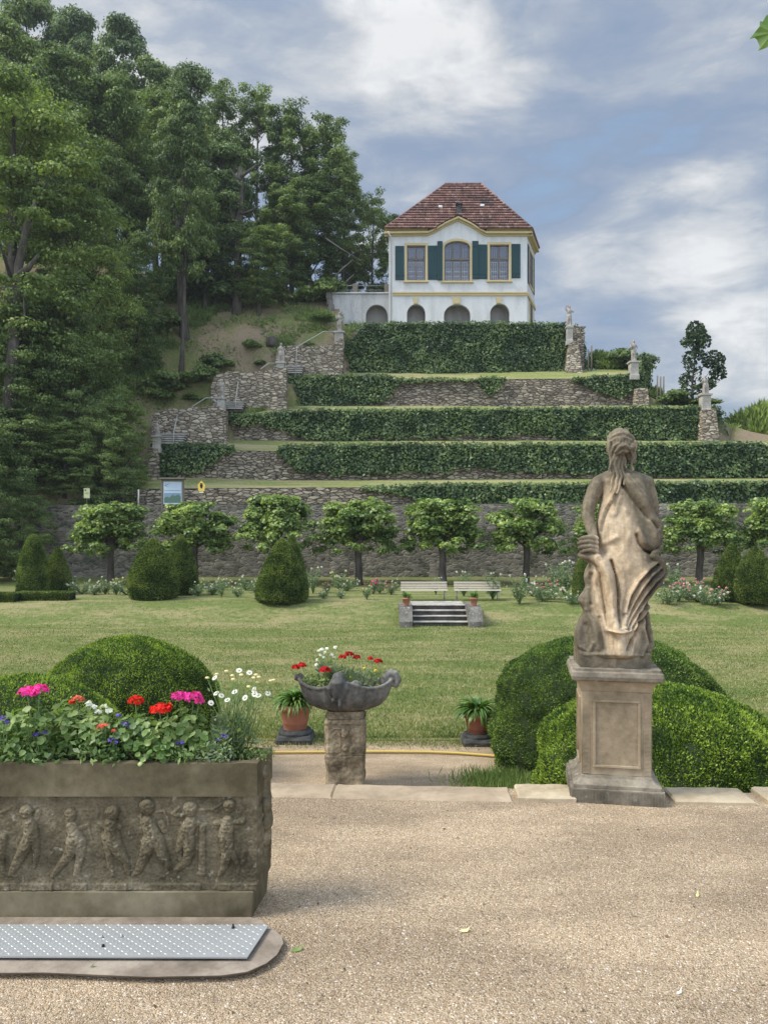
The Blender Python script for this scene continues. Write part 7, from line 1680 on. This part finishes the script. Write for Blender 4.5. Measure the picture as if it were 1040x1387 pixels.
# ------------------------------------------------------------------ signs on the garden wall
def infoboard():
    d = 46.9; b = P(234, 688, d); root = thing('information_board', (b.x, d, b.z), 'wooden framed information board with a small roof above the second linden', 'sign'); org = root.location; c = lambda x, y, w_=0: (PX(x, d), d + w_, PZ(y, d))
    for x in (220, 248.3): mb = MB(); q = c(x, 672); mb.box((q[0], d, q[2]), (.11, .11, 1.9), bev=.01); mb.build('post', M['wood'], root, org)
    mb = MB(); q = c(234, 648.5); mb.box((q[0], d, q[2]), (1.55, .5, .09), bev=.02); mb.box((q[0], d, q[2] - .1), (1.35, .12, .12)); mb.build('roof', M['wood'], root, org)
    q0, q1 = c(222, 683), c(246.5, 652.5); w_ = q1[0] - q0[0]; h = q1[2] - q0[2]; mx = (q0[0] + q1[0]) / 2
    p = MB(); p.box((mx, d - .02, (q0[2] + q1[2]) / 2), (w_, .03, h)); pn = p.build('panel', M['panelsky'], root, org)
    for (u0, u1, v0, v1, m) in ((0.04, .96, .06, .22, 'panelgreen'), (.04, .96, .225, .50, 'panelmid'), (.04, .96, .60, .615, 'panelgreen')): s = MB(); s.box((q0[0] + w_ * (u0 + u1) / 2, d - .038, q0[2] + h * (v0 + v1) / 2), (w_ * (u1 - u0), .006, h * (v1 - v0))); s.build('print', M[m], pn, org)
    s = MB()
    hill = [(.04, .28), (.2, .34), (.32, .30), (.5, .42), (.62, .36), (.8, .44), (.96, .33), (.96, .22), (.04, .22)]; s.poly([(q0[0] + w_ * a, d - .044, q0[2] + h * v) for a, v in hill]); s.build('hill_drawing', M['panelgreen'], pn, org)
    s = MB()
    for (u, v, r) in ((.10, .84, .05), (.16, .80, .04), (.21, .88, .045), (.30, .91, .03), (.13, .90, .03)): s.poly([(q0[0] + w_ * u + r * math.cos(a * 1.047), d - .042, q0[2] + h * v + r * .6 * math.sin(a * 1.047)) for a in range(6)])
    s.build('leaf_emblem', M['panelgreen'], pn, org)
infoboard()
def owl_sign():
    d = 46.8; b = P(273, 684, d); root = thing('nature_reserve_sign', (b.x, d, b.z), 'yellow pentagonal sign with a black owl beside the information board', 'sign'); org = root.location; X = lambda x: PX(273, d) + x; Zc = PZ(659, d)
    mb = MB(); mb.tube([(X(0), d + .03, b.z - .2), (X(0), d + .03, Zc)], .03, 6); mb.build('post', M['iron'], root, org)
    mb = MB(); o = [(-.19, -.28), (.19, -.28), (.22, .12), (0, .36), (-.22, .12)]; mb.faces([(X(a), d, Zc + c) for a, c in o] + [(X(a), d + .015, Zc + c) for a, c in o], [(4, 3, 2, 1, 0), (5, 6, 7, 8, 9), (0, 1, 6, 5), (1, 2, 7, 6), (2, 3, 8, 7), (3, 4, 9, 8), (4, 0, 5, 9)]); pl = mb.build('plate', M['signyellow'], root, org)
    mb = MB(); o = [(0, -.12), (.05, -.08), (.085, .02), (.085, .12), (.07, .19), (.085, .235), (.035, .215), (-.035, .215), (-.085, .235), (-.07, .19), (-.085, .12), (-.085, .02), (-.05, -.08)]; mb.poly([(X(a), d - .004, Zc + c - .01) for a, c in o]); mb.build('owl_silhouette', M['black'], pl, org)
    mb = MB(); 
    for s in (-1, 1): mb.poly([(X(s * .032 + .017 * math.cos(a * .785)), d - .008, Zc + .15 + .017 * math.sin(a * .785)) for a in range(8)])
    mb.build('owl_eyes', M['signyellow'], pl, org)
    mb = MB(); mb.box((X(0), d, Zc - .35), (.26, .015, .09)); mb.build('lower_plate', M['paper'], root, org)
owl_sign()
d = 46.85; b = P(118, 684, d); r = thing('notice', tuple(b), 'small cream notice on a post at the left end of the garden wall', 'sign'); mb = MB(); mb.tube([tuple(b + Vector((0, .02, -.3))), tuple(P(118, 662, d) + Vector((0, .02, 0)))], .03, 6); mb.build('post', M['wood'], r, r.location); mb = MB(); q = P(118, 668, d); mb.box(tuple(q), (.36, .02, .60)); pp = mb.build('sheet', M['paper'], r, r.location)
mb = MB(); mb.box((q.x - .08, q.y - .014, q.z + .18), (.10, .006, .10)); mb.box((q.x + .02, q.y - .014, q.z + .02), (.20, .006, .02)); mb.box((q.x + .0, q.y - .014, q.z - .04), (.24, .006, .02)); mb.build('print', M['panelgreen'], pp, r.location)
mb = MB(); mb.tube([tuple(P(188, 692, 46.9)), tuple(P(188.3, 663, 46.9))], .05, 6); tag(mb.build('post', M['rail'], loc=tuple(P(188, 690, 46.9))), 'pale thin post on the wall left of the information board', 'post', 'thin posts on the terraces')

# ------------------------------------------------------------------ leaf of an overhead branch, top right
def hang_leaf():
    d = 2.2; k = d / F; c = P(1046, 44, d); root = thing('maple_branch', tuple(c), 'jagged green maple leaf hanging into the top right corner', 'branch'); org = root.location
    out = [(1015, 52), (1023, 42), (1028, 36), (1029, 28), (1034, 27), (1037, 21), (1042, 18), (1050, 5), (1054, 20), (1062, 16), (1068, 12), (1070, 28), (1082, 30), (1074, 42), (1086, 56), (1072, 58), (1066, 70), (1056, 66), (1050, 62), (1042, 62), (1036, 64), (1026, 69), (1029, 62), (1026, 52), (1020, 50)]
    cc = Vector((c.x, d, c.z)); pts = []
    mb = MB(); V = [tuple(cc)]; n = len(out)
    for i, (x, y) in enumerate(out):
        p = P(x, y, d); rr = (p - cc).length; V.append((p.x, d + .06 * rr + .004 * math.sin(i * 2), p.z))
    mb.faces(V, [(0, 1 + (i + 1) % n, 1 + i) for i in range(n)]); mb.build('leaf', M['leaf_strap'], root, org)
    mb = MB(); mb.tube([P(1060, 58, d), P(1090, 10, d), P(1130, -60, d + .1), P(1300, -160, d + .3)], [.0012, .0016, .003, .006], 6); mb.build('twig', M['bark'], root, org)
hang_leaf()

# ------------------------------------------------------------------ loose pebbles on the gravel
def pebbles():
    n = 26000; y = 2.6 + (RNG.random(n) ** 1.5) * 2.75; x = RNG.uniform(-.56, .60, n) * y; s = .0022 + .0035 * RNG.random(n) ** 3; ok = ~((x < -.42) & (y > 2.98)) ; ok &= y < 5.28 - .055 * x - .28; x, y, s = x[ok], y[ok], s[ok]; n = len(x)
    base = np.array([[1, 0, 0], [.2, .9, 0], [-.9, .3, 0], [-.3, -.9, 0], [.1, .1, .8]]); a = RNG.uniform(0, 6.28, n); ca, sa = np.cos(a), np.sin(a); V = np.zeros((n, 5, 3))
    for i in range(5):
        bx, by, bz = base[i] * 1.0; jx = RNG.uniform(.7, 1.3, n); V[:, i, 0] = x + s * (bx * ca - by * sa) * jx; V[:, i, 1] = y + s * (bx * sa + by * ca) * jx; V[:, i, 2] = bz * s * RNG.uniform(.6, 1.2, n)
    b = (np.arange(n) * 5)[:, None]; Fc = np.concatenate([b + np.array([[0, 1, 4]]), b + np.array([[1, 2, 4]]), b + np.array([[2, 3, 4]]), b + np.array([[3, 0, 4]])]); m, t, bb = mat('pebble'); t.put(t.ramp(t.island(), [(0, (.09, .07, .055)), (.3, (.24, .19, .145)), (.75, (.42, .35, .275)), (1, (.68, .62, .54))]), bb.inputs['Base Color'])
    tag(link('pebbles', mesh_np('pebbles', V.reshape(-1, 3), Fc, m)), kind='stuff')
pebbles()
def litter():
    n = 420; y = 2.6 + RNG.random(n) * 2.6; x = RNG.uniform(-.45, .60, n) * y; ok = (y < 4.95 - .055 * x) & ~((x < -.40) & (y > 2.9)); x, y = x[ok], y[ok]; n = len(x)
    D = np.stack([RNG.normal(0, 1, n), RNG.normal(0, 1, n), np.full(n, .05)], 1); Pt = np.stack([x, y, np.full(n, .004)], 1); m, t, bb = mat('dry_litter'); t.put(t.ramp(t.island(), [(0, (.05, .035, .02)), (.5, (.14, .10, .055)), (1, (.34, .30, .14))]), bb.inputs['Base Color'])
    q = int(n * .75); a = shoots(Pt[:q], D[:q], .022, .0035, .1); c_ = leafs(Pt[q:], np.tile(np.array([[0, 0, 1.]]), (n - q, 1)), .018, .6, .25)
    tag(leaf_obj('dry_litter', [a, c_], m), kind='stuff')
litter()


# ------------------------------------------------------------------ thin summer haze
def haze():
    mb = MB(); mb.box((0, 60, 36), (700, 324, 80)); m = bpy.data.materials.new('haze'); m.use_nodes = True; nt = m.node_tree; nt.nodes.clear()
    o = nt.nodes.new('ShaderNodeOutputMaterial'); v = nt.nodes.new('ShaderNodeVolumePrincipled'); v.inputs['Color'].default_value = (.86, .92, 1.0, 1); v.inputs['Density'].default_value = .0003; v.inputs['Anisotropy'].default_value = .2
    nt.links.new(v.outputs[0], o.inputs['Volume']); tag(mb.build('haze', m), kind='stuff')
haze()
